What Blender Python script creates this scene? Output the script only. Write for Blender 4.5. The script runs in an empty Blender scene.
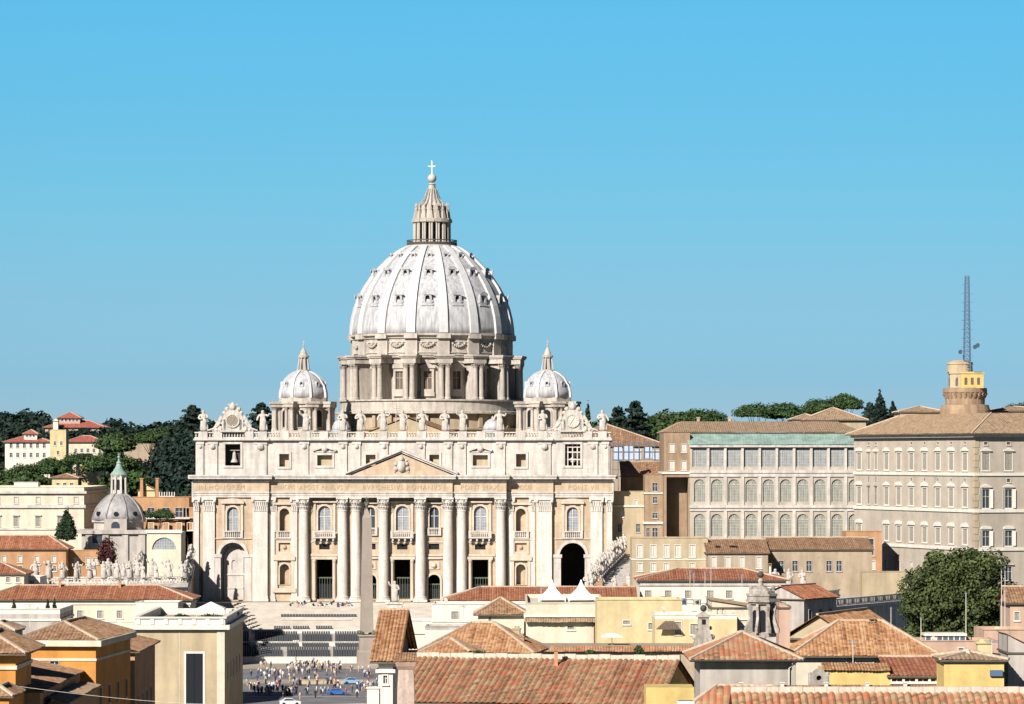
import bpy, math, random
from mathutils import Vector, Matrix
from mathutils.geometry import tessellate_polygon
R = math.radians
PI = math.pi
S = bpy.context.scene
COL = S.collection
random.seed(7)

# ------------------------------------------------------------------ camera
F, HZ, YH, CX = 3550.0, 40.0, 455.0, 512.0     # focal length in pixels, eye height, horizon row, centre column
cam_d = bpy.data.cameras.new('camera')
cam = bpy.data.objects.new('camera', cam_d); COL.objects.link(cam)
cam.location = (0, 0, HZ); cam.rotation_euler = (R(90), 0, 0)
cam_d.sensor_width = 36.0; cam_d.lens = 36.0 * F / 1024.0
cam_d.shift_y = (YH - 352.0) / 1024.0
cam_d.clip_start = 1.0; cam_d.clip_end = 30000.0
S.camera = cam

# ------------------------------------------------------------------ world and sun
SUN_AZ, SUN_EL = 31.5, 32.0      # degrees to the left of the way back from the facade; height
w = bpy.data.worlds.new('World'); S.world = w; w.use_nodes = True
nt = w.node_tree; nt.nodes.clear()
out = nt.nodes.new('ShaderNodeOutputWorld'); bg = nt.nodes.new('ShaderNodeBackground')
sky = nt.nodes.new('ShaderNodeTexSky'); sky.sky_type = 'NISHITA'; sky.sun_disc = False
sd = Vector((-math.sin(R(SUN_AZ)) * math.cos(R(SUN_EL)), -math.cos(R(SUN_AZ)) * math.cos(R(SUN_EL)), math.sin(R(SUN_EL))))
sky.sun_elevation = R(SUN_EL); sky.sun_rotation = math.atan2(sd.x, sd.y)
sky.altitude = 60; sky.air_density = 1.0; sky.dust_density = 0.6; sky.ozone_density = 1.2
# the clear blue autumn sky: the Nishita colour corrected by height (it is a sky property, the same from everywhere)
SKY = [(0.00141, (0.981, 1.506, 2.484)), (0.02112, (0.624, 1.221, 2.178)), (0.04362, (0.599, 1.17, 1.867)), (0.07165, (0.53, 1.229, 1.759)), (0.0995, (0.473, 1.287, 1.777)), (0.12575, (0.459, 1.386, 1.846)), (0.17, (0.38, 0.62, 0.92)), (0.3, (0.29, 0.44, 0.68)), (1.0, (0.26, 0.37, 0.6))]
tc_ = nt.nodes.new('ShaderNodeTexCoord'); sp_ = nt.nodes.new('ShaderNodeSeparateXYZ'); nt.links.new(tc_.outputs['Generated'], sp_.inputs[0])
rp_ = nt.nodes.new('ShaderNodeValToRGB'); nt.links.new(sp_.outputs[2], rp_.inputs[0]); e_ = rp_.color_ramp.elements
while len(e_) < len(SKY): e_.new(.5)
for i_, (p_, c_) in enumerate(SKY): e_[i_].position = p_; e_[i_].color = (c_[0], c_[1], c_[2], 1)
tint = nt.nodes.new('ShaderNodeVectorMath'); tint.operation = 'MULTIPLY'
nt.links.new(sky.outputs[0], tint.inputs[0]); nt.links.new(rp_.outputs[0], tint.inputs[1]); 
# the sky towards the sun's side is hazier and is held back a little, so that shade stays deep
hz_ = nt.nodes.new('ShaderNodeMapRange'); nt.links.new(sp_.outputs[1], hz_.inputs[0]); hz_.inputs[1].default_value = -0.6; hz_.inputs[2].default_value = 0.5; hz_.inputs[3].default_value = 0.55; hz_.inputs[4].default_value = 1.0
t2_ = nt.nodes.new('ShaderNodeVectorMath'); t2_.operation = 'SCALE'; nt.links.new(tint.outputs[0], t2_.inputs[0]); 
hx_ = nt.nodes.new('ShaderNodeMapRange'); nt.links.new(sp_.outputs[0], hx_.inputs[0]); hx_.inputs[1].default_value = -0.12; hx_.inputs[2].default_value = 0.15; hx_.inputs[3].default_value = 1.02; hx_.inputs[4].default_value = 0.93
hm_ = nt.nodes.new('ShaderNodeMath'); hm_.operation = 'MULTIPLY'; nt.links.new(hz_.outputs[0], hm_.inputs[0]); nt.links.new(hx_.outputs[0], hm_.inputs[1])
nt.links.new(hm_.outputs[0], t2_.inputs['Scale'])
nt.links.new(t2_.outputs[0], bg.inputs[0])
bg.inputs[1].default_value = 0.05*0.82
nt.links.new(bg.outputs[0], out.inputs[0])
sun_d = bpy.data.lights.new('sun', 'SUN'); sun_d.energy = 4.6; sun_d.angle = R(0.5); sun_d.color = (1.0, 0.945, 0.875)
sun = bpy.data.objects.new('sun', sun_d); COL.objects.link(sun)
sun.rotation_euler = sd.to_track_quat('Z', 'Y').to_euler()
S.view_settings.view_transform = 'Standard'; S.view_settings.look = 'None'; S.view_settings.gamma = 1.0
S.view_settings.use_curve_mapping = False
S.view_settings.exposure = 0.63
S.cycles.max_bounces = 5; S.cycles.diffuse_bounces = 1

# ------------------------------------------------------------------ measuring helpers
def PX(px, d): return (px - CX) * d / F
def PZ(py, d): return HZ - (py - YH) * d / F
def PP(px, py, d): return Vector((PX(px, d), d, PZ(py, d)))

# ------------------------------------------------------------------ materials
def _n(nt, t, **k):
    n = nt.nodes.new(t)
    for a, b in k.items(): setattr(n, a, b)
    return n
def c3(c, k=1.0): return (c[0]*k, c[1]*k, c[2]*k, 1)
def base_mat(name, rough=0.85):
    m = bpy.data.materials.new(name); m.use_nodes = True
    nt = m.node_tree; b = nt.nodes['Principled BSDF']; b.inputs['Roughness'].default_value = rough
    b.inputs['Specular IOR Level'].default_value = 0.25
    return m, nt, b
def stone(name, c, var=0.18, scale=0.5, streak=0.25, rough=0.9, blocks=0.0, bump=0.0, dirt=None, dirt_amt=0.0):
    """weathered masonry or stucco: blotches, rain streaks, optional courses of blocks"""
    m, nt, b = base_mat(name, rough); L = nt.links.new
    tc = _n(nt, 'ShaderNodeTexCoord')
    n1 = _n(nt, 'ShaderNodeTexNoise'); n1.inputs['Scale'].default_value = scale; n1.inputs['Detail'].default_value = 6; n1.inputs['Roughness'].default_value = 0.65
    L(tc.outputs['Object'], n1.inputs['Vector'])
    r1 = _n(nt, 'ShaderNodeMapRange'); r1.inputs[1].default_value = 0.3; r1.inputs[2].default_value = 0.7; r1.inputs[3].default_value = 1 - var; r1.inputs[4].default_value = 1 + var * 0.6
    L(n1.outputs[0], r1.inputs[0])
    mp = _n(nt, 'ShaderNodeMapping'); mp.inputs['Scale'].default_value = (scale*1.6, scale*1.6, scale*0.22); L(tc.outputs['Object'], mp.inputs[0])
    n2 = _n(nt, 'ShaderNodeTexNoise'); n2.inputs['Scale'].default_value = 1.0; n2.inputs['Detail'].default_value = 4; L(mp.outputs[0], n2.inputs['Vector'])
    r2 = _n(nt, 'ShaderNodeMapRange'); r2.inputs[1].default_value = 0.35; r2.inputs[2].default_value = 0.62; r2.inputs[3].default_value = 1 - streak; r2.inputs[4].default_value = 1.0
    L(n2.outputs[0], r2.inputs[0])
    mu = _n(nt, 'ShaderNodeMath', operation='MULTIPLY'); L(r1.outputs[0], mu.inputs[0]); L(r2.outputs[0], mu.inputs[1])
    last = mu
    if blocks:
        br = _n(nt, 'ShaderNodeTexBrick'); br.inputs['Scale'].default_value = 1.0
        br.inputs['Brick Width'].default_value = blocks*2; br.inputs['Row Height'].default_value = blocks
        br.inputs['Mortar Size'].default_value = 0.03; br.inputs['Color1'].default_value = (1,1,1,1); br.inputs['Color2'].default_value = (.90,.90,.90,1); br.inputs['Mortar'].default_value = (.80,.80,.80,1)
        mp2 = _n(nt, 'ShaderNodeMapping'); mp2.inputs['Rotation'].default_value = (R(90), 0, 0); L(tc.outputs['Object'], mp2.inputs[0]); L(mp2.outputs[0], br.inputs['Vector'])
        mu2 = _n(nt, 'ShaderNodeMath', operation='MULTIPLY'); L(mu.outputs[0], mu2.inputs[0]); L(br.outputs[0], mu2.inputs[1]); last = mu2
    mx = _n(nt, 'ShaderNodeMix', data_type='RGBA', blend_type='MULTIPLY'); mx.inputs[0].default_value = 1; mx.inputs[6].default_value = c3(c); L(last.outputs[0], mx.inputs[7])
    outc = mx.outputs[2]
    if dirt:
        n3 = _n(nt, 'ShaderNodeTexNoise'); n3.inputs['Scale'].default_value = scale*2.3; n3.inputs['Detail'].default_value = 8; n3.inputs['Roughness'].default_value = .7; L(tc.outputs['Object'], n3.inputs['Vector'])
        r3 = _n(nt, 'ShaderNodeMapRange'); r3.inputs[1].default_value = 0.52; r3.inputs[2].default_value = 0.7; r3.inputs[4].default_value = dirt_amt; L(n3.outputs[0], r3.inputs[0])
        m3 = _n(nt, 'ShaderNodeMix', data_type='RGBA'); L(r3.outputs[0], m3.inputs[0]); L(outc, m3.inputs[6]); m3.inputs[7].default_value = c3(dirt); outc = m3.outputs[2]
    L(outc, b.inputs['Base Color'])
    if bump:
        bp = _n(nt, 'ShaderNodeBump'); bp.inputs['Strength'].default_value = bump; bp.inputs['Distance'].default_value = 0.15
        L(n1.outputs[0], bp.inputs['Height']); L(bp.outputs[0], b.inputs['Normal'])
    return m
def plain(name, c, rough=0.6, metal=0.0, var=0.0, scale=3.0):
    m, nt, b = base_mat(name, rough); b.inputs['Metallic'].default_value = metal
    if var:
        L = nt.links.new; tc = _n(nt, 'ShaderNodeTexCoord'); n1 = _n(nt, 'ShaderNodeTexNoise'); n1.inputs['Scale'].default_value = scale; n1.inputs['Detail'].default_value = 4; L(tc.outputs['Object'], n1.inputs['Vector'])
        r = _n(nt, 'ShaderNodeMapRange'); r.inputs[1].default_value=.3; r.inputs[2].default_value=.7; r.inputs[3].default_value = 1-var; r.inputs[4].default_value = 1+var; L(n1.outputs[0], r.inputs[0])
        mx = _n(nt, 'ShaderNodeMix', data_type='RGBA', blend_type='MULTIPLY'); mx.inputs[0].default_value = 1; mx.inputs[6].default_value = c3(c); L(r.outputs[0], mx.inputs[7]); L(mx.outputs[2], b.inputs['Base Color'])
    else: b.inputs['Base Color'].default_value = c3(c)
    return m
def tiles(name, cols, pitch=0.5, course=0.45, colvar=0.5, lichen=(0.36,0.30,0.2), lich=0.35):
    """clay pan tiles: every tile its own tone, whole columns re-laid in another tone, lichen blotches. Reads the UVs in metres."""
    m, nt, b = base_mat(name, 0.9); L = nt.links.new
    uv = _n(nt, 'ShaderNodeUVMap'); sp = _n(nt, 'ShaderNodeSeparateXYZ'); L(uv.outputs[0], sp.inputs[0])
    def fl(o, k):
        a = _n(nt, 'ShaderNodeMath', operation='DIVIDE'); L(o, a.inputs[0]); a.inputs[1].default_value = k
        f = _n(nt, 'ShaderNodeMath', operation='FLOOR'); L(a.outputs[0], f.inputs[0]); return a, f
    ua, uf = fl(sp.outputs[0], pitch); va, vf = fl(sp.outputs[1], course)
    cb = _n(nt, 'ShaderNodeCombineXYZ'); L(uf.outputs[0], cb.inputs[0]); L(vf.outputs[0], cb.inputs[1])
    w2 = _n(nt, 'ShaderNodeTexWhiteNoise', noise_dimensions='2D'); L(cb.outputs[0], w2.inputs['Vector'])
    # column tone: some columns clearly redder, some paler, changing along the slope in long runs
    cv = _n(nt, 'ShaderNodeCombineXYZ'); L(uf.outputs[0], cv.inputs[0])
    vv = _n(nt, 'ShaderNodeMath', operation='MULTIPLY'); L(sp.outputs[1], vv.inputs[0]); vv.inputs[1].default_value = 0.08; L(vv.outputs[0], cv.inputs[1])
    nz = _n(nt, 'ShaderNodeTexNoise'); nz.inputs['Scale'].default_value = 0.43; nz.inputs['Detail'].default_value = 3; L(cv.outputs[0], nz.inputs['Vector'])
    mixf = _n(nt, 'ShaderNodeMix', data_type='FLOAT'); mixf.inputs[0].default_value = colvar; L(w2.outputs[0], mixf.inputs[2])
    st = _n(nt, 'ShaderNodeMapRange'); st.inputs[1].default_value = .3; st.inputs[2].default_value = .7; L(nz.outputs[0], st.inputs[0]); L(st.outputs[0], mixf.inputs[3])
    rp = _n(nt, 'ShaderNodeValToRGB'); L(mixf.outputs[0], rp.inputs[0])
    els = rp.color_ramp.elements
    while len(els) < len(cols): els.new(0.5)
    for i, c in enumerate(cols): els[i].position = 0.12 + 0.76 * i / (len(cols)-1); els[i].color = c3(c)
    n4 = _n(nt, 'ShaderNodeTexNoise'); n4.inputs['Scale'].default_value = 0.35; n4.inputs['Detail'].default_value = 8; n4.inputs['Roughness'].default_value = .7; L(uv.outputs[0], n4.inputs['Vector'])
    r4 = _n(nt, 'ShaderNodeMapRange'); r4.inputs[1].default_value = .45; r4.inputs[2].default_value = .7; r4.inputs[4].default_value = lich; L(n4.outputs[0], r4.inputs[0])
    m4 = _n(nt, 'ShaderNodeMix', data_type='RGBA'); L(r4.outputs[0], m4.inputs[0]); L(rp.outputs[0], m4.inputs[6]); m4.inputs[7].default_value = c3(lichen)
    L(m4.outputs[2], b.inputs['Base Color'])
    fr = _n(nt, 'ShaderNodeMath', operation='FRACT'); L(va.outputs[0], fr.inputs[0])
    fu = _n(nt, 'ShaderNodeMath', operation='FRACT'); L(ua.outputs[0], fu.inputs[0])
    s1 = _n(nt, 'ShaderNodeMath', operation='SUBTRACT'); s1.inputs[0].default_value = 1; L(fr.outputs[0], s1.inputs[1])
    pu = _n(nt, 'ShaderNodeMath', operation='PINGPONG'); L(fu.outputs[0], pu.inputs[0]); pu.inputs[1].default_value = 0.5
    ad = _n(nt, 'ShaderNodeMath', operation='ADD'); L(s1.outputs[0], ad.inputs[0]); L(pu.outputs[0], ad.inputs[1])
    ad2 = _n(nt, 'ShaderNodeMath', operation='ADD'); L(ad.outputs[0], ad2.inputs[0]); L(w2.outputs[0], ad2.inputs[1])
    bp = _n(nt, 'ShaderNodeBump'); bp.inputs['Strength'].default_value = .7; bp.inputs['Distance'].default_value = .07; L(ad2.outputs[0], bp.inputs['Height']); L(bp.outputs[0], b.inputs['Normal'])
    return m
def leafmat(name, c, var=0.5):
    m, nt, b = base_mat(name, 0.7); L = nt.links.new
    g = _n(nt, 'ShaderNodeNewGeometry'); oi = _n(nt, 'ShaderNodeObjectInfo')
    r = _n(nt, 'ShaderNodeMapRange'); r.inputs[3].default_value = 1-var; r.inputs[4].default_value = 1+var; L(g.outputs['Random Per Island'], r.inputs[0])
    mx = _n(nt, 'ShaderNodeMix', data_type='RGBA', blend_type='MULTIPLY'); mx.inputs[0].default_value = 1; mx.inputs[6].default_value = c3(c); L(r.outputs[0], mx.inputs[7])
    tc = _n(nt, 'ShaderNodeTexCoord'); n1 = _n(nt, 'ShaderNodeTexNoise'); n1.inputs['Scale'].default_value = .35; n1.inputs['Detail'].default_value = 3; L(tc.outputs['Object'], n1.inputs['Vector'])
    hs = _n(nt, 'ShaderNodeHueSaturation'); L(mx.outputs[2], hs.inputs['Color'])
    r2 = _n(nt, 'ShaderNodeMapRange'); r2.inputs[1].default_value=.3; r2.inputs[2].default_value=.7; r2.inputs[3].default_value = .6; r2.inputs[4].default_value = 1.35; L(n1.outputs[0], r2.inputs[0]); L(r2.outputs[0], hs.inputs['Value'])
    r3 = _n(nt, 'ShaderNodeMapRange'); r3.inputs[3].default_value = .485; r3.inputs[4].default_value = .515; L(oi.outputs['Random'], r3.inputs[0]); L(r3.outputs[0], hs.inputs['Hue'])
    L(hs.outputs[0], b.inputs['Base Color'])
    return m
def grid_glass(name, glass, bar, sx, sz, wbar=0.12):
    """leaded lattice glazing: pale bars over dull panes (local x and z)"""
    m, nt, b = base_mat(name, 0.35); L = nt.links.new
    b.inputs['Specular IOR Level'].default_value = .5
    tc = _n(nt, 'ShaderNodeTexCoord'); sp = _n(nt, 'ShaderNodeSeparateXYZ'); L(tc.outputs['Object'], sp.inputs[0])
    def bars(o, k):
        a = _n(nt, 'ShaderNodeMath', operation='DIVIDE'); L(o, a.inputs[0]); a.inputs[1].default_value = k
        f = _n(nt, 'ShaderNodeMath', operation='FRACT'); L(a.outputs[0], f.inputs[0])
        l = _n(nt, 'ShaderNodeMath', operation='LESS_THAN'); L(f.outputs[0], l.inputs[0]); l.inputs[1].default_value = wbar/k; return l
    a, c = bars(sp.outputs[0], sx), bars(sp.outputs[2], sz)
    mxm = _n(nt, 'ShaderNodeMath', operation='MAXIMUM'); L(a.outputs[0], mxm.inputs[0]); L(c.outputs[0], mxm.inputs[1])
    n1 = _n(nt, 'ShaderNodeTexNoise'); n1.inputs['Scale'].default_value = .8; n1.inputs['Detail'].default_value = 3; L(tc.outputs['Object'], n1.inputs['Vector'])
    r = _n(nt, 'ShaderNodeMapRange'); r.inputs[1].default_value=.3; r.inputs[2].default_value=.7; r.inputs[3].default_value=.75; r.inputs[4].default_value=1.25; L(n1.outputs[0], r.inputs[0])
    mg = _n(nt, 'ShaderNodeMix', data_type='RGBA', blend_type='MULTIPLY'); mg.inputs[0].default_value=1; mg.inputs[6].default_value=c3(glass); L(r.outputs[0], mg.inputs[7])
    mx = _n(nt, 'ShaderNodeMix', data_type='RGBA'); L(mxm.outputs[0], mx.inputs[0]); L(mg.outputs[2], mx.inputs[6]); mx.inputs[7].default_value = c3(bar)
    L(mx.outputs[2], b.inputs['Base Color'])
    return m

# ------------------------------------------------------------------ mesh builder
class MB:
    def __init__(s): s.v = []; s.f = []; s.m = []; s.u = []; s.xf = None
    def add(s, pts):
        i = len(s.v)
        for p in pts:
            p = Vector(p)
            s.v.append(s.xf @ p if s.xf else p)
        return i
    def face(s, idx, m=0, uv=None): s.f.append(tuple(idx)); s.m.append(m); s.u.append(uv)
    def poly(s, pts, m=0, uv=None):
        i = s.add(pts); s.face(range(i, i+len(pts)), m, uv)
    def box(s, x0, x1, y0, y1, z0, z1, m=0):
        i = s.add([(x0,y0,z0),(x1,y0,z0),(x1,y1,z0),(x0,y1,z0),(x0,y0,z1),(x1,y0,z1),(x1,y1,z1),(x0,y1,z1)])
        for q in ((0,3,2,1),(4,5,6,7),(0,1,5,4),(1,2,6,5),(2,3,7,6),(3,0,4,7)): s.face([i+k for k in q], m)
        return s
    def frus(s, cx, cy, w0, d0, z0, w1, d1, z1, m=0):
        a = [(cx-w0/2,cy-d0/2,z0),(cx+w0/2,cy-d0/2,z0),(cx+w0/2,cy+d0/2,z0),(cx-w0/2,cy+d0/2,z0),(cx-w1/2,cy-d1/2,z1),(cx+w1/2,cy-d1/2,z1),(cx+w1/2,cy+d1/2,z1),(cx-w1/2,cy+d1/2,z1)]
        i = s.add(a)
        for q in ((0,3,2,1),(4,5,6,7),(0,1,5,4),(1,2,6,5),(2,3,7,6),(3,0,4,7)): s.face([i+k for k in q], m)
    def plate(s, outer, holes, y0, y1, m=0, mrev=None):
        """slab in the xz plane between y0 (front) and y1, with real openings"""
        mrev = m if mrev is None else mrev
        rings = [outer] + list(holes)
        flat = [p for r in rings for p in r]
        tri = tessellate_polygon([[Vector((p[0], p[1], 0)) for p in r] for r in rings])
        i = s.add([(p[0], y0, p[1]) for p in flat]); n = len(flat)
        s.add([(p[0], y1, p[1]) for p in flat])
        def area(t): 
            a, b, c = (flat[k] for k in t); return (b[0]-a[0])*(c[1]-a[1]) - (c[0]-a[0])*(b[1]-a[1])
        for t in tri:
            t = list(t)
            if area(t) < 0: t.reverse()
            s.face([i+k for k in t], m); s.face([i+n+k for k in reversed(t)], m)
        o = 0
        for ri, r in enumerate(rings):
            k = len(r); sa = sum(r[a][0]*r[(a+1)%k][1]-r[(a+1)%k][0]*r[a][1] for a in range(k))
            for a in range(k):
                b_ = (a+1) % k
                q = [i+o+a, i+n+o+a, i+n+o+b_, i+o+b_]
                if (sa < 0) != (ri > 0): q.reverse()
                s.face(q, m if ri == 0 else mrev)
            o += k
        return s
    def prism(s, poly, z0, z1, m=0):
        """vertical prism over an xy outline"""
        n = len(poly); sa = sum(poly[a][0]*poly[(a+1)%n][1]-poly[(a+1)%n][0]*poly[a][1] for a in range(n))
        if sa < 0: poly = list(reversed(poly))
        i = s.add([(p[0],p[1],z0) for p in poly]); s.add([(p[0],p[1],z1) for p in poly])
        tri = tessellate_polygon([[Vector((p[0],p[1],0)) for p in poly]])
        for t in tri:
            t = list(t); a,b,c = (poly[k] for k in t)
            if (b[0]-a[0])*(c[1]-a[1])-(c[0]-a[0])*(b[1]-a[1]) < 0: t.reverse()
            s.face([i+n+k for k in t], m); s.face([i+k for k in reversed(t)], m)
        for a in range(n):
            b = (a+1) % n; s.face([i+a, i+b, i+n+b, i+n+a], m)
        return s
    def lathe(s, prof, n=24, cx=0, cy=0, m=0, a0=0.0, a1=2*PI, caps=True):
        full = abs(a1-a0-2*PI) < 1e-6
        k = n if full else n+1
        i = s.add([(cx+r*math.cos(a0+(a1-a0)*j/n), cy+r*math.sin(a0+(a1-a0)*j/n), z) for r, z in prof for j in range(k)])
        for p in range(len(prof)-1):
            for j in range(n):
                a, b = i+p*k+j, i+p*k+(j+1)%k
                s.face([a, b, b+k, a+k], m)
        if caps and full:
            if prof[0][0] > 1e-4: s.face([i+j for j in reversed(range(k))], m)
            if prof[-1][0] > 1e-4: s.face([i+(len(prof)-1)*k+j for j in range(k)], m)
        return s
    def tube(s, p, q, r0, r1=None, n=8, m=0):
        p, q = Vector(p), Vector(q); r1 = r0 if r1 is None else r1
        d = (q-p)
        if d.length < 1e-6: return s
        d.normalize(); a = d.orthogonal().normalized(); b = d.cross(a)
        i = s.add([p + (a*math.cos(2*PI*j/n)+b*math.sin(2*PI*j/n))*r0 for j in range(n)] + [q + (a*math.cos(2*PI*j/n)+b*math.sin(2*PI*j/n))*r1 for j in range(n)])
        for j in range(n): s.face([i+j, i+(j+1)%n, i+n+(j+1)%n, i+n+j], m)
        s.face([i+j for j in reversed(range(n))], m); s.face([i+n+j for j in range(n)], m)
        return s
    def bar(s, p, q, w, h, m=0):
        """box beam from p to q"""
        p, q = Vector(p), Vector(q); d = (q-p).normalized()
        up = Vector((0,0,1)) if abs(d.z) < .95 else Vector((0,1,0))
        sx = d.cross(up).normalized()*w/2; uz = sx.cross(d).normalized()*h/2
        i = s.add([p-sx-uz,p+sx-uz,p+sx+uz,p-sx+uz,q-sx-uz,q+sx-uz,q+sx+uz,q-sx+uz])
        for f in ((0,1,2,3),(7,6,5,4),(0,4,5,1),(1,5,6,2),(2,6,7,3),(3,7,4,0)): s.face([i+k for k in f], m)
        return s
    def ball(s, c, r, nu=12, nv=8, m=0, sz=1.0):
        prof = [(max(1e-5, r*math.sin(PI*k/nv)), c[2]-r*sz*math.cos(PI*k/nv)) for k in range(nv+1)]
        return s.lathe(prof, nu, c[0], c[1], m, caps=False)
    def slope(s, a, b, c, d, pitch=0.5, amp=0.09, m=0, seg=4, course=None):
        """tiled roof plane: eave a-b, upper edge d-c (may be a point), rolls running up the slope as real ridges"""
        a, b, c, d = map(Vector, (a,b,c,d))
        e = (b-a); L = e.length; eu = e.normalized()
        up = ((c+d)/2-(a+b)/2); nrm = eu.cross(up).normalized(); ev = nrm.cross(eu).normalized()
        if nrm.z < 0: nrm = -nrm
        H = (d-a).dot(ev); u0 = (d-a).dot(eu); u1 = (c-a).dot(eu)
        n = max(1, round(L/pitch)); st = L/n/seg
        us = [k*st for k in range(n*seg+1)]
        def vm(u):
            if u < u0 and u0 > 1e-6: return H*u/u0
            if u > u1 and L-u1 > 1e-6: return H*(L-u)/(L-u1)
            return H
        top = []; bot = []
        rj = random.Random(int(abs(a.x*13+a.y*7+b.x*5)*10)); rk = [rj.uniform(.65,1.2) for _ in range(n+1)]; ro_ = [rj.uniform(-.07,.07) for _ in range(n+1)]
        for k, u in enumerate(us):
            q_ = min(k//seg, n-1); h = amp*abs(math.sin(PI*((k % seg)/seg)))*rk[q_] + .035*math.sin(u*.55+rk[0]*9)
            v = max(0.0, vm(u))
            bot.append(a+eu*u+nrm*h-ev*(ro_[q_]*min(1,pitch*2))); top.append(a+eu*u+ev*v+nrm*(h if v > .01 else 0))
        i = s.add(bot+top); N = len(us)
        for k in range(N-1):
            uv = [(us[k],0),(us[k+1],0),(us[k+1],vm(us[k+1])),(us[k],vm(us[k]))]
            s.face([i+k,i+k+1,i+N+k+1,i+N+k], m, uv)
        return s
    def build(s, name, mats, parent=None, smooth=False, loc=None, rz=0.0):
        me = bpy.data.meshes.new(name); me.from_pydata([tuple(v) for v in s.v], [], s.f)
        if not isinstance(mats, (list, tuple)): mats = [mats]
        for m in mats: me.materials.append(m)
        me.polygons.foreach_set('material_index', s.m)
        if any(u is not None for u in s.u):
            ul = me.uv_layers.new(name='UVMap')
            for p, u in zip(me.polygons, s.u):
                if u:
                    for k, li in enumerate(p.loop_indices): ul.data[li].uv = u[k]
        if smooth: me.polygons.foreach_set('use_smooth', [True]*len(me.polygons))
        me.update()
        return link(name, me, parent, loc, rz)
def link(name, me, parent=None, loc=None, rz=0.0):
    o = bpy.data.objects.new(name, me); COL.objects.link(o)
    if parent is not None: o.parent = parent
    if loc is not None: o.location = loc
    if rz: o.rotation_euler = (0,0,rz)
    return o
def tag(o, label=None, cat=None, group=None, kind=None):
    if label: o['label'] = label
    if cat: o['category'] = cat
    if group: o['group'] = group
    if kind: o['kind'] = kind
    return o
def thing(name, label, cat, loc=(0,0,0), rz=0.0, group=None):
    o = bpy.data.objects.new(name, None); COL.objects.link(o); o.empty_display_size = 1
    o.location = loc; o.rotation_euler = (0,0,rz)
    return tag(o, label, cat, group)
def struct(o): o['kind'] = 'structure'; return o
def copy_tree(o, parent=None):
    c = o.copy(); COL.objects.link(c)
    if parent is not None: c.parent = parent
    for ch in list(o.children): copy_tree(ch, c)
    return c
def arch(xc, w, z0, zt, n=10):
    """outline of a round-headed opening; zt is the crown"""
    r = w/2; zs = zt-r
    return [(xc-r,z0),(xc+r,z0)] + [(xc+r*math.cos(PI*k/n), zs+r*math.sin(PI*k/n)) for k in range(n+1)]
def rect(xc, w, z0, z1): return [(xc-w/2,z0),(xc+w/2,z0),(xc+w/2,z1),(xc-w/2,z1)]

# ------------------------------------------------------------------ the palette
M = {}
M['trav'] = stone('travertine_wall', (0.50,0.395,0.275), .16, .25, .22, blocks=1.2, dirt=(.30,.22,.15), dirt_amt=.35)
M['trav_light'] = stone('travertine_pale', (0.67,0.61,0.55), .12, .5, .26, blocks=1.3, dirt=(.36,.29,.22), dirt_amt=.4)
M['trav_col'] = stone('travertine_column', (0.69,0.635,0.575), .10, .6, .22, dirt=(.36,.28,.2), dirt_amt=.4)
M['trav_peach'] = stone('travertine_warm', (0.60,0.46,0.32), .12, .45, .22, blocks=1.2, dirt=(.32,.22,.14), dirt_amt=.35)
M['statue'] = stone('statue_stone', (0.62,0.565,0.50), .2, 1.2, .3, dirt=(.3,.25,.2), dirt_amt=.6)
M['trav_mid'] = stone('travertine_trim', (0.63,0.525,0.415), .1, .5, .2, dirt=(.36,.28,.2), dirt_amt=.35)
M['marble'] = stone('white_marble', (0.68,0.63,0.57), .15, .8, .3, dirt=(.35,.31,.28), dirt_amt=.5)
M['lead'] = stone('weathered_lead', (0.51,0.51,0.52), .05, .9, .34, rough=.7, dirt=(.40,.37,.35), dirt_amt=.3)
M['lead_pale'] = stone('pale_lead_ribs', (0.60,0.595,0.59), .05, .9, .12, rough=.7)
M['lead_dark'] = stone('dark_lead', (0.41,0.39,0.385), .3, .4, .4, rough=.7, dirt=(.16,.14,.14), dirt_amt=.6)
M['drum'] = stone('drum_stone', (0.55,0.49,0.425), .14, .5, .3, dirt=(.28,.22,.16), dirt_amt=.5)
M['dark'] = plain('dark_opening', (0.012,0.014,0.02), .5)
M['glass'] = plain('window_glass', (0.05,0.065,0.085), .12)
M['glass_pale'] = grid_glass('pale_glazing', (0.24,0.26,0.30), (.42,.42,.40), .62, .75, .1)
M['shutter_grey'] = plain('grey_shutter', (0.34,0.31,0.26), .7, var=.2)
M['shutter_dark'] = plain('brown_shutter', (0.13,0.10,0.075), .7, var=.2)
M['shutter_white'] = plain('white_shutter', (0.62,0.58,0.50), .7, var=.1)
M['white'] = stone('white_plaster', (0.74,0.69,0.60), .08, .4, .15)
M['cream'] = stone('cream_plaster', (0.72,0.645,0.50), .14, .3, .18, dirt=(.42,.33,.22), dirt_amt=.4)
M['yellow'] = stone('yellow_plaster', (0.67,0.545,0.31), .16, .3, .18, dirt=(.42,.31,.16), dirt_amt=.4)
M['yellow_strong'] = stone('strong_yellow_plaster', (0.67,0.50,0.19), .16, .4, .18, dirt=(.4,.27,.1), dirt_amt=.4)
M['orange'] = stone('orange_plaster', (0.66,0.29,0.07), .14, .3, .2, dirt=(.36,.15,.05), dirt_amt=.5)
M['orange_pale'] = stone('pale_orange_plaster', (0.52,0.29,0.15), .14, .3, .25, dirt=(.3,.17,.1), dirt_amt=.5)
M['tan'] = stone('tan_stucco', (0.45,0.355,0.25), .14, .3, .25, dirt=(.26,.19,.12), dirt_amt=.5)
M['tan_pale'] = stone('pale_tan_stucco', (0.50,0.40,0.26), .12, .3, .22, dirt=(.33,.26,.17), dirt_amt=.4)
M['brick'] = stone('old_brick', (0.43,0.30,0.195), .18, .4, .3, blocks=.25, dirt=(.29,.19,.12), dirt_amt=.5)
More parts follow.
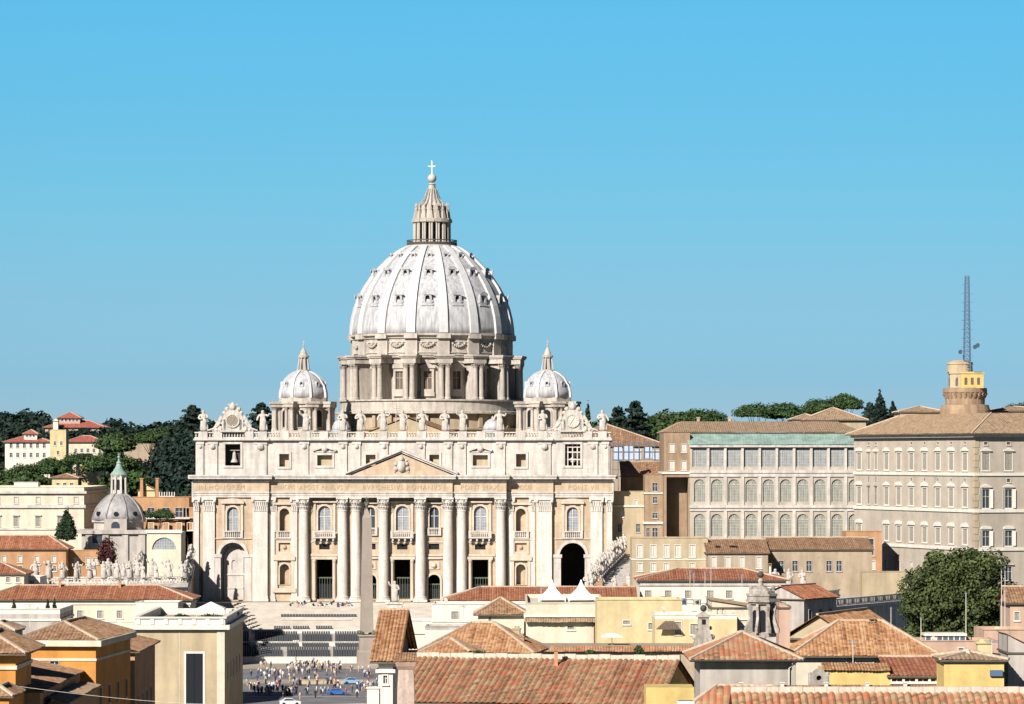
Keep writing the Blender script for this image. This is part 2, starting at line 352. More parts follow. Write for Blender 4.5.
M['palace'] = stone('palace_stucco', (0.50,0.43,0.35), .12, .2, .18, dirt=(.3,.235,.17), dirt_amt=.4)
M['pink'] = stone('pink_plaster', (0.56,0.38,0.28), .12, .4, .2)
M['grey_wall'] = stone('grey_plaster', (0.50,0.45,0.40), .14, .4, .3, dirt=(.33,.28,.24), dirt_amt=.5)
M['pave'] = stone('pale_paving', (0.50,0.455,0.40), .14, .12, .1, blocks=0, dirt=(.34,.31,.28), dirt_amt=.4)
M['cobble'] = stone('dark_cobbles', (0.20,0.195,0.205), .25, .15, .1, dirt=(.24,.22,.21), dirt_amt=.5)
M['steps'] = stone('stone_steps', (0.55,0.50,0.43), .12, .2, .12, dirt=(.38,.34,.29), dirt_amt=.4)
M['granite'] = stone('red_granite', (0.37,0.31,0.255), .12, .3, .12)
M['bronze'] = plain('bronze', (0.10,0.12,0.085), .5, var=.3)
M['copper'] = stone('green_copper', (0.29,0.41,0.355), .15, .3, .3, rough=.7)
M['gilt'] = plain('pale_gilt_metal', (0.72,0.66,0.5), .5)
M['ball'] = plain('bronze_ball', (0.50,0.47,0.42), .4, var=.15, scale=1)
M['steel'] = plain('blue_grey_steel', (0.10,0.15,0.23), .5)
M['iron'] = plain('dark_iron', (0.07,0.065,0.06), .6)
M['canvas'] = plain('white_canvas', (0.82,0.80,0.76), .8)
M['chair'] = plain('grey_chair_plastic', (0.065,0.07,0.08), .6)
M['mortar'] = stone('lime_mortar_ridge', (0.58,0.46,0.345), .25, 2.0, .2)
M['tile_red'] = tiles('red_clay_tiles', [(.17,.062,.033),(.30,.105,.055),(.36,.145,.075),(.44,.22,.12)], .5, .45, .5, (.30,.18,.11), .3)
M['tile_brown'] = tiles('brown_clay_tiles', [(.17,.085,.048),(.27,.145,.08),(.33,.19,.11),(.42,.27,.16)], .5, .45, .35, (.33,.24,.15), .4)
M['tile_tan'] = tiles('pale_clay_tiles', [(.24,.155,.095),(.31,.21,.13),(.36,.25,.16),(.42,.30,.20)], .5, .45, .3, (.4,.3,.19), .4)
M['tile_mix'] = tiles('patched_clay_tiles', [(.50,.36,.21),(.22,.12,.065),(.44,.30,.17),(.43,.135,.07),(.34,.20,.115),(.19,.105,.055),(.38,.12,.065)], .72, .5, .62, (.46,.36,.22), .22)
M['tile_orange'] = tiles('orange_clay_tiles', [(.19,.09,.045),(.36,.17,.08),(.45,.24,.12),(.54,.36,.21)], .5, .42, .45, (.48,.33,.18), .3)
M['leaf_pine'] = leafmat('pine_needles', (0.044,0.080,0.024), .4)
M['leaf_dark'] = leafmat('dark_needles', (0.015,0.031,0.021))
M['leaf_oak'] = leafmat('broad_leaves', (0.058,0.084,0.026))
M['leaf_cypress'] = leafmat('cypress_leaves', (0.022,0.042,0.018))
M['bark'] = stone('bark', (0.16,0.11,0.08), .3, 2, .3)
M['street'] = stone('dark_street', (0.10,0.095,0.09), .2, .1, .1)
M['earth'] = stone('dry_earth', (0.20,0.16,0.11), .3, .02, .1, dirt=(.06,.07,.03), dirt_amt=.9)
M['hill'] = stone('wooded_hillside', (0.035,0.045,0.025), .4, .02, .1)
# ------------------------------------------------------------------ figures grown from a skeleton (one continuous surface each)
def grow(name, joints, edges, root=0, sub=1):
    me = bpy.data.meshes.new(name + '_skeleton'); me.from_pydata([j[:3] for j in joints], edges, [])
    o = bpy.data.objects.new(name + '_skeleton', me); COL.objects.link(o)
    sk = o.modifiers.new('skin', 'SKIN'); sk.use_smooth_shade = True
    ly = me.skin_vertices[0].data if me.skin_vertices else None
    if ly is None:
        bpy.context.view_layer.update(); ly = me.skin_vertices[0].data
    for i, j in enumerate(joints):
        ly[i].radius = (j[3], j[4] if len(j) > 4 else j[3]); ly[i].use_root = (i == root)
    if sub:
        ss = o.modifiers.new('sub', 'SUBSURF'); ss.levels = sub; ss.render_levels = sub
    bpy.context.view_layer.update()
    dg = bpy.context.evaluated_depsgraph_get()
    m2 = bpy.data.meshes.new_from_object(o.evaluated_get(dg)); m2.name = name
    bpy.data.objects.remove(o); bpy.data.meshes.remove(me)
    m2.polygons.foreach_set('use_smooth', [True]*len(m2.polygons))
    return m2
def paint(me, mats, fn):
    me.materials.clear()
    for m in mats: me.materials.append(m)
    for p in me.polygons: p.material_index = fn(p.center)

def robed(name, pose):
    """robed stone saint 5.2 m tall, feet at z=0"""
    J = [(0,0,2.75,.62,.5), (0,0,1.6,.78,.6), (0.05,0,.55,.86,.66), (0.05,0,0.0,.95,.72), (0,-.02,3.5,.7,.52), (0,0,4.0,.52,.38), (0,-.04,4.36,.25,.25), (0.02,-.12,4.82,.47,.5), (.02,-.1,5.24,.3,.32)]
    E = [(0,1),(1,2),(2,3),(0,4),(4,5),(5,6),(6,7),(7,8)]
    def arm(a, b, c):
        i = len(J); J.extend([a+(.3,), b+(.26,), c+(.17,)]); E.extend([(5,i),(i,i+1),(i+1,i+2)])
    if pose == 0:   arm((.75,0,4.0),(1.05,-.2,3.1),(.5,-.75,2.9)); arm((-.75,0,4.0),(-1.15,-.3,4.3),(-1.3,-.5,5.1))
    elif pose == 1: arm((.75,0,4.0),(1.15,-.1,3.2),(1.35,-.5,2.5)); arm((-.75,0,4.0),(-1.0,-.25,3.1),(-.3,-.75,3.3))
    elif pose == 2: arm((.75,0,4.0),(1.2,-.3,3.7),(1.55,-.6,4.5)); arm((-.75,0,4.0),(-1.1,-.1,3.2),(-1.2,-.6,2.6))
    else:           arm((.75,0,4.0),(1.0,-.3,3.2),(.2,-.8,3.5)); arm((-.75,0,4.0),(-1.0,-.3,3.1),(-.2,-.8,3.0))
    # a fold of the cloak hanging from one side
    i = len(J); J.extend([(.55,.2,2.2,.4,.3),(.8,.15,1.0,.38,.3),(.85,.1,.15,.32,.3)]); E.extend([(0,i),(i,i+1),(i+1,i+2)])
    me = grow(name, J, E, 0, 1); me.transform(Matrix.Diagonal((1.16,1.15,1.02,1))); me.materials.clear(); me.materials.append(M['statue']); return me
STATUES = [robed('saint_figure', k) for k in range(4)]
def plinth_mesh(w, h, mat, name='plinth'):
    b = MB(); b.box(-w/2,w/2,-w/2,w/2,0,h*.8); b.box(-w*.58,w*.58,-w*.58,w*.58,h*.8,h)
    me = b.build(name, mat); d = me.data; bpy.data.objects.remove(me); return d
def statue(name, label, cat, loc, rz, k, scale=1.0, plinth=None, group=None, attr=None, mat=None):
    r = thing(name, label, cat, loc, rz, group)
    z = 0
    if plinth is not None: link('plinth', plinth, r); z = plinth['h'] if 'h' in plinth.keys() else 0
    f = link('figure', STATUES[k % 4], r, (0,0,z)); f.scale = (scale,)*3
    if attr:
        link('cross_staff' if attr is CROSS else 'staff', attr, r, (0,0,z)).scale = (scale,)*3
    return r
_b = MB(); _b.tube((-1.6,-.6,1.6),(-1.5,-.6,6.8),.12,.11,6); _b.tube((-2.3,-.6,5.8),(-.7,-.6,5.8),.12,.12,6)
_o = _b.build('cross_staff', M['statue']); CROSS = _o.data; bpy.data.objects.remove(_o)
_b = MB(); _b.tube((-1.35,-.55,0),(-1.28,-.5,6.2),.08,.07,6)
_o = _b.build('staff', M['statue']); STAFF = _o.data; bpy.data.objects.remove(_o)
# ================================================================== THE BASILICA
BAS_X, BAS_Y, BAS_RZ = PX(402.5, 970), 970.0, R(-2.0)
bas = thing('basilica', 'great pale stone basilica with columned facade, ribbed central dome and two smaller domes', 'basilica', (BAS_X, BAS_Y, 0), BAS_RZ)
ORD = [5.05, 12.57, 16.26, 26.9]
def sect(x0, x1, both=True): return [(x0,x1),(-x1,-x0)] if both else [(x0,x1)]
# ---- walls of the facade, real openings
fw = MB()
holes = []
for x in (0, 21.3, -21.3): holes += [rect(x, 4.35, 0.6, 11.4), arch(x, 3.4, 19.4, 26.1), rect(x, 2.9, 14.2, 15.7)]
for x in (8.7, -8.7): holes += [arch(x, 3.3, 0.6, 7.4), rect(x, 2.8, 14.2, 15.8), arch(x, 2.5, 20.2, 25.8)]
fw.plate(rect(0, 56.6, 0, 28.4), holes, -1.0, 0.6)
for s in (1, -1):
    xc = s*32.35
    fw.plate(rect(xc, 8.1, 0, 28.4), [arch(xc, 2.7, 19.2, 25.4), arch(xc, 2.6, 4.6, 10.2), rect(xc, 3.2, 13.6, 16.0)], 0.0, 1.2)
    fw.box(*(sorted((s*36.4, s*41.2))), -0.9, 1.2, 0, 28.4)
    xa = s*46.5
    pl = [(xa-5.3,0),(xa-5.3+(1.8),0)]
    fw.plate(rect(s*49.25, 16.1, 0, 28.4), [arch(xa, 7.0, 0.3, 16.0, 16), arch(xa, 3.1, 19.3, 25.8)], -0.3, 1.2)
    # niche backs, panels
    fw.box(xc-1.9, xc+1.9, 1.9, 2.2, 4, 26)
    # side returns of the facade block
fw.box(-57.3, -55.5, 1.2, 22, 0, 28.4); fw.box(55.5, 57.3, 1.2, 22, 0, 28.4)
facade = fw.build('facade_wall', M['trav_peach'], bas)
# niche soffit/side linings so the niches are closed
for s in (1,-1):
    nb = MB(); xc = s*32.35
    nb.box(xc-1.5, xc-1.36, 1.2, 1.9, 4.2, 26); nb.box(xc+1.36, xc+1.5, 1.2, 1.9, 4.2, 26); nb.box(xc-1.36,xc+1.36,1.7,1.9,11.5,18)
    nb.build('niche_lining', M['trav_peach'], facade)
# dark porch behind the openings, with bronze gates
pb = MB(); pb.box(-27, 27, 13.5, 13.8, 0, 17); pb.box(-27, 27, .62, 13.5, 12.6, 13.0); pb.box(-27,27,.62,13.5,0,.3)
for x in (-27,-14.5,14.5,26.6,-4.6,4.2): pb.box(x,x+.4,.62,13.5,.3,12.6)
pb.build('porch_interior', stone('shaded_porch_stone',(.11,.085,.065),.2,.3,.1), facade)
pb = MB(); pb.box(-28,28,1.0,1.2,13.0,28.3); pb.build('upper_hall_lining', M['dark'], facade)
def gate(x, w, z0, zt):
    g = MB()
    for k in range(7): g.box(x-w/2+k*w/6-.06, x-w/2+k*w/6+.06, .15, .3, z0, zt*.55)
    g.box(x-w/2, x+w/2, .1, .35, zt*.55, zt*.55+.35); g.box(x-w/2, x+w/2, .1, .35, z0, z0+.3)
    g.box(x-w/2, x+w/2, .32, .36, z0, zt*.42, 1)
    g.build('gate', [M['bronze'], M['dark']], facade)
for x in (0, 21.3, -21.3): gate(x, 4.3, .6, 11.4)
for x in (8.7, -8.7): gate(x, 3.25, .6, 8.2)
# panes
def upper_window(x, w, z0, zt, yf, mat):
    g = MB(); g.plate(arch(x, w+.1, z0-.05, zt+.05), [], yf+.55, yf+.7, 0)
    g.box(x-.08, x+.08, yf+.42, yf+.55, z0, zt-.1, 1); g.box(x-w/2, x+w/2, yf+.42, yf+.55, z0+(zt-z0)*.55, z0+(zt-z0)*.55+.14, 1)
    # moulded surround, standing proud of the wall
    g.plate(arch(x, w+1.1, z0-.1, zt+.55, 12), [arch(x, w+.02, z0-.09, zt, 12)], yf-.3, yf-.003, 2)
    # side strips and hood
    for sx in (-1, 1): g.box(x+sx*(w/2+1.0)-.35, x+sx*(w/2+1.0)+.35, yf-.45, yf-.004, z0, zt+.9, 2)
    g.box(x-w/2-1.6, x+w/2+1.6, yf-.9, yf-.004, zt+.9, zt+1.3, 2)
    g.build('window', [mat, M['white'], M['trav_mid']], facade)
def hood(x, w, z, yf, kind):
    g = MB(); h = w*.17
    if kind == 'tri': g.plate([(x-w/2,z),(x+w/2,z),(x,z+h)], [], yf-.9, yf-.003)
    else:
        pts = [(x-w/2,z),(x+w/2,z)] + [(x+w/2*math.cos(PI*k/8), z+h*math.sin(PI*k/8)) for k in range(1,8)]
        g.plate(pts, [], yf-.9, yf-.003)
    g.build('window_hood', M['trav_mid'], facade)
for x in (0, 21.3, -21.3): upper_window(x, 3.4, 19.4, 26.1, -1.0, M['glass_pale'])
for x in (8.7, -8.7): upper_window(x, 2.5, 20.2, 25.8, -1.0, M['glass'])
for x in (46.5, -46.5): upper_window(x, 3.1, 19.3, 25.8, -.3, M['glass_pale']); hood(x, 6.4, 27.1, -.3, 'seg')
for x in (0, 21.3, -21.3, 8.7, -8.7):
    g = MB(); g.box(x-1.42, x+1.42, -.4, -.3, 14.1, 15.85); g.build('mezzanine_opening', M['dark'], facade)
# balconies
def balcony(x, w, z, yf, d):
    g = MB()
    g.box(x-w/2, x+w/2, yf-d, yf-.002, z, z+.35)
    g.box(x-w/2, x+w/2, yf-d, yf-d+.4, z+1.75, z+2.05)
    for k in range(int(w/.55)+1):
        xx = x-w/2+.2+k*(w-.4)/int(w/.55); g.lathe([(.13,z+.35),(.2,z+.8),(.1,z+1.4),(.14,z+1.75)], 6, xx, yf-d+.2)
    for sx in (-1,1): g.box(x+sx*(w/2-.3)-.3, x+sx*(w/2-.3)+.3, yf-d-.04, yf-d+.5, z+.35, z+2.1)
    if d > 1:
        for k in range(4):
            xx = x-w/2+.6+k*(w-1.2)/3; g.box(xx-.22, xx+.22, yf-d+.2, yf-.003, z-.75, z); g.box(xx-.22, xx+.22, yf-d*.55, yf-.004, z-1.3, z-.75)
    g.build('balcony', M['trav_light'], facade)
for x in (0, 21.3, -21.3): balcony(x, 6.2, 17.3, -1.0, 1.7)
for x in (8.7, -8.7): balcony(x, 3.9, 18.0, -1.0, .6)
for x in (46.5, -46.5): balcony(x, 5.6, 17.2, -.3, .5)
for x in (32.35, -32.35): balcony(x, 4.4, 17.2, 0, .45)
# aedicules round the lower niches, frames of the upper niches, panels
for s in (1,-1):
    x = s*32.35; g = MB()
    for sx in (-1,1): g.box(x+sx*2.25-.4, x+sx*2.25+.4, -.6, -.003, 3.6, 11.2)
    g.box(x-3.0, x+3.0, -.9, -.004, 11.2, 12.0); g.box(x-3.2,x+3.2,-.8,-.005,2.4,3.6)
    pts = [(x-3.1,12.0),(x+3.1,12.0)] + [(x+3.1*math.cos(PI*k/8), 12.0+1.2*math.sin(PI*k/8)) for k in range(1,8)]
    g.plate(pts, [], -.9, -.006)
    g.plate(arch(x,3.5,4.5,10.7,12), [arch(x,2.58,4.51,10.2,12)], -.25,-.003)
    g.plate(arch(x,3.9,18.9,26.1,12), [arch(x,2.68,19.0,25.4,12)], -.3,-.003)
    for sx in (-1,1): g.box(x+sx*2.35-.3, x+sx*2.35+.3, -.4, -.004, 19, 26.4)
    g.box(x-3.0,x+3.0,-.8,-.004,26.4,27.0)
    g.plate(rect(x,4.4,13.0,16.6), [rect(x,3.18,13.61,15.99)], -.22,-.003)
    g.build('niche_frame', M['trav_mid'], facade)
    g = MB(); g.box(x-1.7,x+1.7,.5,.6,13.5,16.1); g.ball((x,.45,14.8),.6,10,6); g.build('relief_panel', M['trav_peach'], facade)
    # string course on the niche bay and the end bay
# door surrounds: little columns beside the three great doors
for x in (0,21.3,-21.3):
    g = MB()
    for sx in (-1,1):
        g.lathe([(.55,.3),(.55,.8),(.42,.9),(.38,10.6),(.55,11.0),(.6,11.5)],10,x+sx*2.75,-1.35)
    g.box(x-3.5,x+3.5,-1.9,-1.004,11.5,12.3); g.build('door_surround', M['trav_mid'], facade)
for x in (8.7,-8.7):
    g = MB(); g.plate(arch(x,4.3,.4,8.1,12),[arch(x,3.28,.41,7.4,12)],-1.3,-1.003)
    g.box(x-2.4,x+2.4,-1.5,-1.004,11.6,12.2); g.box(x-1.5,x+1.5,-1.2,-1.004,8.8,11.0); g.ball((x,-1.2,9.9),.8,10,6)
    g.build('door_surround', M['trav_mid'], facade)
for a,b_ in ((-3.6,3.6),(-11.2,-6.4),(6.4,11.2),(17.7,25.4),(-25.4,-17.7)):
    g = MB(); g.box(a,b_,-1.3,-1.002,12.4,13.0); g.build('string_course', M['trav_mid'], facade); g = MB(); g.box(a,b_,-1.2,-1.002,16.1,16.5); g.build('string_course', M['trav_mid'], facade)
for s in (1,-1):
    g = MB(); g.box(*sorted((s*28.6,s*36.3)),-.3,-.002,16.9,17.2); g.build('string_course', M['trav_mid'], facade); g = MB()
    for xx in (42.3, 50.8): g.box(s*xx-1.0, s*xx+1.0, -.75,-.303,0,12.0); g.box(s*xx-1.3, s*xx+1.3, -.95,-.304,12.0,12.9)
    xa=s*46.5
    g.plate([(xa-4.3,12.9)]+[(xa+4.3*math.cos(PI-PI*k/14),12.6+4.3*math.sin(PI-PI*k/14)) for k in range(1,14)]+[(xa+4.3,12.9)]+[(xa+3.55*math.cos(PI*k/14),12.5+3.55*math.sin(PI*k/14)) for k in range(15)],[],-.6,-.303)
    g.build('arch_surround', M['trav_light'], facade); g = MB(); g.box(*sorted((s*41.3,s*51.3)),-.6,-.305,17.0,17.25); g.build('string_course', M['trav_mid'], facade)
# the great arch bays: left shallow and lit, right a deep dark passage
g = MB(); x=-46.5
g.box(x-3.8,x+3.8,2.4,2.7,0,17); g.box(x-3.9,x-3.5,1.2,2.4,0,17); g.box(x+3.5,x+3.9,1.2,2.4,0,17); g.box(x-3.9,x+3.9,1.2,2.7,16.05,16.5)
g.plate(arch(x,5.4,.3,14.6,14),[arch(x,1.2,8.6,11.2,8)],2.1,2.39); g.box(x-2.9,x+2.9,1.9,2.1,7.0,7.5); g.box(x-2.6,x+2.6,1.95,2.1,3.3,3.7)
g.build('arch_recess', M['trav_light'], facade)
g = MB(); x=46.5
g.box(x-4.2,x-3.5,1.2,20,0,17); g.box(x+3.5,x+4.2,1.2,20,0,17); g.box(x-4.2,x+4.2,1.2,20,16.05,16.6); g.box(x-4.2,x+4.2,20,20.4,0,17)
g.build('arch_passage', stone('passage_shade_stone',(.075,.062,.055),.2,.3,.1), facade)  # near-black lining colour stands in for the passage's shade
# ---- giant order
def capital(mb, x, y, z, r, h):
    prof = [(r*.98,0),(r*1.04,.1*h),(r*.98,.14*h)]
    n = 16
    for k0, (ra, rb, za, zb) in enumerate(((.98,1.28,.14,.42),(1.0,1.4,.42,.7))):
        for j in range(n):
            a = 2*PI*(j+.5*k0)/n; ca, sa = math.cos(a), math.sin(a); t = (-sa, ca); wv = r*.16
            p = [(x+ca*r*ra+t[0]*q, y+sa*r*ra+t[1]*q, z+za*h) for q in (-wv, wv)] + [(x+ca*r*rb+t[0]*q, y+sa*r*rb+t[1]*q, z+zb*h) for q in (wv*.8,-wv*.8)]
            p2 = [(x+ca*r*(rb+.12)+t[0]*q, y+sa*r*(rb+.12)+t[1]*q, z+(zb-.07)*h) for q in (wv*.6,-wv*.6)]
            mb.poly(p); mb.poly([p[3],p[2],p2[0],p2[1]])
    mb.lathe([(r*.98,z),(r*1.05,z+.08*h),(r*.97,z+.14*h),(r*1.0,z+.6*h),(r*1.2,z+.86*h)],16,x,y)
    for sx in (-1,1):
        for sy in (-1,1): mb.ball((x+sx*r*1.05,y+sy*r*1.05,z+.76*h),r*.26,8,5)
    mb.box(x-r*1.32,x+r*1.32,y-r*1.32,y+r*1.32,z+.88*h,z+h)
def column(x, y, r, z0, zc, zt, parent, mat, n=20):
    g = MB()
    g.box(x-r*1.4,x+r*1.4,y-r*1.4,y+r*1.4,z0,z0+r*.45)
    g.lathe([(r*1.36,z0+r*.45),(r*1.38,z0+r*.65),(r*1.18,z0+r*.75),(r*1.24,z0+r*.95),(r*1.02,z0+r*1.05),(r,z0+r*1.2),(r,z0+(zc-z0)*.35),(r*.86,zc)],n,x,y)
    capital(g,x,y,zc,r*.9,zt-zc)
    return g.build('column', mat, parent)
for s in (1,-1):
    for k, x in enumerate(ORD): column(s*x, -2.5 if k < 2 else -2.0, 1.38, 0, 24.5, 28.4, bas, M['trav_col'])
def pilaster(x, w, yf, pr, parent):
    g = MB(); a, b_ = x-w/2, x+w/2
    g.box(a-.25,b_+.25,yf-pr-.25,yf-.002,0,.7); g.box(a-.12,b_+.12,yf-pr-.12,yf-.003,.7,1.4); g.box(a,b_,yf-pr,yf-.004,1.4,24.6)
    n = max(3,int(w/.55))
    for t,(za,zb,o) in enumerate(((24.6,26.0,.35),(26.0,27.3,.45))):
        for j in range(n):
            xx = a+(j+.5*(t==0)+.25)*w/n
            g.frus(xx, yf-pr-.08, w/n*.7,.16,za, w/n*.6, .16+o, zb)
    g.box(a-.02,b_+.02,yf-pr-.03,yf-.005,24.6,27.6); g.ball((a-.05,yf-pr-.3,27.35),.42,8,5); g.ball((b_+.05,yf-pr-.3,27.35),.42,8,5)
    g.box(a-.4,b_+.4,yf-pr-.4,yf-.006,27.7,28.4)
    g.build('pilaster', M['trav_col'], parent)
for s in (1,-1):
    pilaster(s*38.85,4.0,-.9,.7,bas); pilaster(s*53.0,3.2,-.3,.6,bas); pilaster(s*56.5,1.5,-.3,.5,bas)
    pilaster(s*29.6,1.6,0,.5,bas); pilaster(s*35.6,1.2,0,.4,bas)
# ---- entablature in steps, cornice, dentils
SEC = [(-57.3,-41.25,-1.0),(-41.25,-36.4,-1.75),(-36.4,-28.5,-.9),(-28.5,-13.9,-3.3),(-13.9,13.9,-4.0),(13.9,28.5,-3.3),(28.5,36.4,-.9),(36.4,41.25,-1.75),(41.25,57.3,-1.0)]
g = MB(); gc = MB()
for x0,x1,yf in SEC:
    g.box(x0,x1,yf+.12,1.1,28.4,28.95); g.box(x0,x1,yf,1.1,28.95,29.6); g.box(x0-.05,x1+.05,yf-.2,1.1,29.6,30.0)
    g.box(x0,x1,yf+.05,1.1,30.0,32.6,1)
    gc.box(x0-.1,x1+.1,yf-.35,1.1,32.6,33.0)
    n = int((x1-x0)/1.1)
    for k in range(n):
        xx = x0+(k+.5)*(x1-x0)/n; gc.box(xx-.25,xx+.25,yf-.75,yf-.34,33.0,33.45)
    gc.box(x0-.12,x1+.12,yf-.36,1.1,33.0,33.45)
    gc.box(x0-.9,x1+.9,yf-1.5,1.1,33.45,34.1); gc.box(x0-1.1,x1+1.1,yf-1.75,1.1,34.1,34.55)
# returns along both sides
for s in (1,-1):
    a,b_ = sorted((s*57.3,s*58.2)); g.box(*sorted((s*57.25,s*57.7)),-1,22,28.4,32.6); gc.box(*sorted((s*57.25,s*58.7)),-1,22,33.45,34.5)
g.build('entablature', [M['trav_light'], M['trav_peach']], bas); gc.build('cornice', M['trav_light'], bas)
# inscription on the frieze
def lettering(txt, xc, yf, z, h, wmax, parent, mat, name='inscription'):
    cu = bpy.data.curves.new(name,'FONT'); cu.body = txt; cu.size = h*1.4; cu.align_x = 'CENTER'; cu.extrude = .04; cu.space_character = 1.15
    o = bpy.data.objects.new(name, cu); COL.objects.link(o); bpy.context.view_layer.update()
    me = bpy.data.meshes.new_from_object(o.evaluated_get(bpy.context.evaluated_depsgraph_get())); bpy.data.objects.remove(o)
    wd = max(v.co.x for v in me.vertices)-min(v.co.x for v in me.vertices)
    k = min(1.0, wmax/wd)
    me.transform(Matrix.Translation((xc,yf,z)) @ Matrix.Rotation(R(90),4,'X') @ Matrix.Diagonal((k,1,1,1)))
    me.materials.clear(); me.materials.append(mat); me.name = name
    return link(name, me, parent)
LET = plain('inscription_letters', (0.40,0.31,0.215), .7)
lettering('IN HONOREM', -49.4, -.99, 30.6, 1.3, 13.5, bas, LET)
lettering('PRINCIPIS', -32.3, -.89, 30.6, 1.3, 5.6, bas, LET)
lettering('APOST PAVLVS V', -21.2, -3.29, 30.6, 1.3, 13.6, bas, LET)
lettering('BVRGHESIVS ROMANVS', 0, -3.99, 30.6, 1.3, 25.5, bas, LET)
lettering('PONT MAX', 21.2, -3.29, 30.6, 1.3, 13.0, bas, LET)
lettering('AN MDCXII', 32.6, -.89, 30.6, 1.3, 5.6, bas, LET)
lettering('PONT VII', 49.4, -.99, 30.6, 1.3, 13.0, bas, LET)
# ---- pediment
g = MB(); hw, zb, za = 14.4, 34.55, 40.7
g.plate([(-hw+.6,zb),(hw-.6,zb),(0,za-.5)],[],-4.0,-.5,1)
for s in (1,-1):
    sl = math.atan2(za-zb,hw)
    for (off,th,yy) in ((0,.5,-4.5),(.5,.45,-5.0)):
        p0=(s*(hw+.9),zb+off-.25); p1=(0,za+off-.12)
        pts=[p0,p1,(0,p1[1]+th),(s*(hw+.9),p0[1]+th)]
        if s<0: pts=pts[::-1]
        g.plate(pts,[],yy,-.5,0)
ped = g.build('pediment', [M['trav_light'], M['trav_peach']], bas)
g = MB(); g.ball((0,-4.1,36.9),1.25,14,8,0,1.25); g.ball((0,-4.3,38.9),.7,10,6); g.frus(0,-4.2,1.4,.6,38.2,.9,.5,39.0)
for s in (1,-1):
    g.ball((s*1.5,-4.1,37.6),.55,8,5); g.ball((s*1.6,-4.1,36.2),.6,8,5); g.bar((s*2.0,-4.15,35.4),(-s*1.6,-4.15,38.7),.28,.3)
g.build('coat_of_arms', M['trav_light'], ped)
# ---- attic
g = MB()
AT = {8.7:(2.7,37.0,40.1), 21.3:(4.1,37.1,40.0), 32.4:(2.7,36.8,40.3), 46.5:(4.2,37.1,43.0)}
hol = [rect(s*x,w_,z0,z1) for x,(w_,z0,z1) in AT.items() for s in (1,-1)]
g.plate(rect(0,113.4,34.4,43.6), hol, -.2, 1.0)
for s in (1,-1): g.box(*sorted((s*55.2,s*56.7)),1.0,22,34.4,43.6)
g.box(-55,55,20.5,22,28,43.6)
attic = g.build('attic_wall', M['trav_light'], bas)
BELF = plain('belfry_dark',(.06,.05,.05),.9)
for x,(w_,z0,z1) in AT.items():
    for s in (1,-1):
        g = MB(); d = 1.9 if x < 40 else 2.6
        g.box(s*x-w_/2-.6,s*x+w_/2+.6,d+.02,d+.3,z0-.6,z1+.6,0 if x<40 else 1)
        if x < 40:
            for q in (-1,1): g.box(s*x+q*(w_/2+.3)-.29,s*x+q*(w_/2+.3)+.29,1.003,1.92,z0-.5,z1+.5,0)
            g.box(s*x-w_/2-.6,s*x+w_/2+.6,1.003,1.92,z1+.02,z1+.5,0); g.box(s*x-w_/2-.6,s*x+w_/2+.6,1.003,1.92,z0-.5,z0-.02,0)
        if x > 40:
            for q in (-1,1): g.box(s*x+q*(w_/2+.3)-.28,s*x+q*(w_/2+.3)+.28,1.0,2.6,z0-.5,z1+.5,1)
            g.box(s*x-w_/2-.6,s*x+w_/2+.6,1.0,2.6,z1+.02,z1+.5,1)
        g.build('attic_window_back', [M['trav_peach'], BELF], attic)
for x,(w_,z0,z1) in AT.items():
    for s in (1,-1):
        g = MB(); g.plate(rect(s*x,w_+1.2,z0-.6,z1+.6),[rect(s*x,w_-.02,z0+.01,z1-.01)],-.45,-.202)
        if 20<x<30:
            for q in (1,-1): g.bar((s*x+q*3.2,-.6,z1+1.2),(s*x+q*.4,-.6,z1+2.2),.8,.45)
            g.ball((s*x,-.5,z1+1.7),.9,10,6); g.box(s*x-2.9,s*x+2.9,-.6,-.203,z1+.7,z1+1.0)
        g.build('attic_window_frame', M['trav_light'], attic)
def attic_pil(x,w_):
    b = MB(); b.box(x-w_/2,x+w_/2,-.6,-.204,34.55,43.59); b.ball((x,-.6,42.3),w_*.3,8,6); b.box(x-w_/2-.15,x+w_/2+.15,-.75,-.205,42.9,43.58); b.build('attic_pilaster', M['trav_light'], attic)
for s in (1,-1):
    for x,w_ in ((5.05,2.2),(12.57,2.2),(16.26,2.2),(26.9,2.4),(38.85,3.4),(52.0,2.6),(55.4,1.8)): attic_pil(s*x,w_)
bell = MB(); bell.lathe([(.02,40.9),(.35,40.8),(.5,40.2),(.6,39.0),(1.0,38.2),(1.05,38.0),(.9,38.0)],16,-46.3,1.9,0); bell.tube((-47.8,1.9,41.3),(-44.8,1.9,41.3),.16,.16,6); bell.tube((-46.3,1.9,40.8),(-46.3,1.9,41.4),.1,.1,6)
bell.build('bell', plain('pale_bell_bronze',(.42,.40,.36),.5), attic)
bell = MB()
for k in range(3): bell.box(45.0+k*1.3,45.3+k*1.3,.6,.8,37.1,43.0)
for z in (38.6,40.6,42): bell.box(44.5,48.5,.55,.62,z,z+.35)
bell.ball((46.5,1.4,38.6),.8,10,6); bell.build('belfry_lattice', M['trav_light'], attic)
g = MB(); SE2=[(-57.0,-41.0,-.5),(-41.0,-36.6,-1.0),(-36.6,36.6,-.6),(36.6,41.0,-1.0),(41.0,57.0,-.5)]
for x0,x1,yf in SE2:
    g.box(x0,x1,yf,1.2,43.6,44.0); g.box(x0-.25,x1+.25,yf-.6,1.2,44.0,44.5)
for s in (1,-1): g.box(*sorted((s*56.6,s*57.2)),1.2,22,43.6,44.4)
g.build('attic_cornice', M['trav_light'], bas)
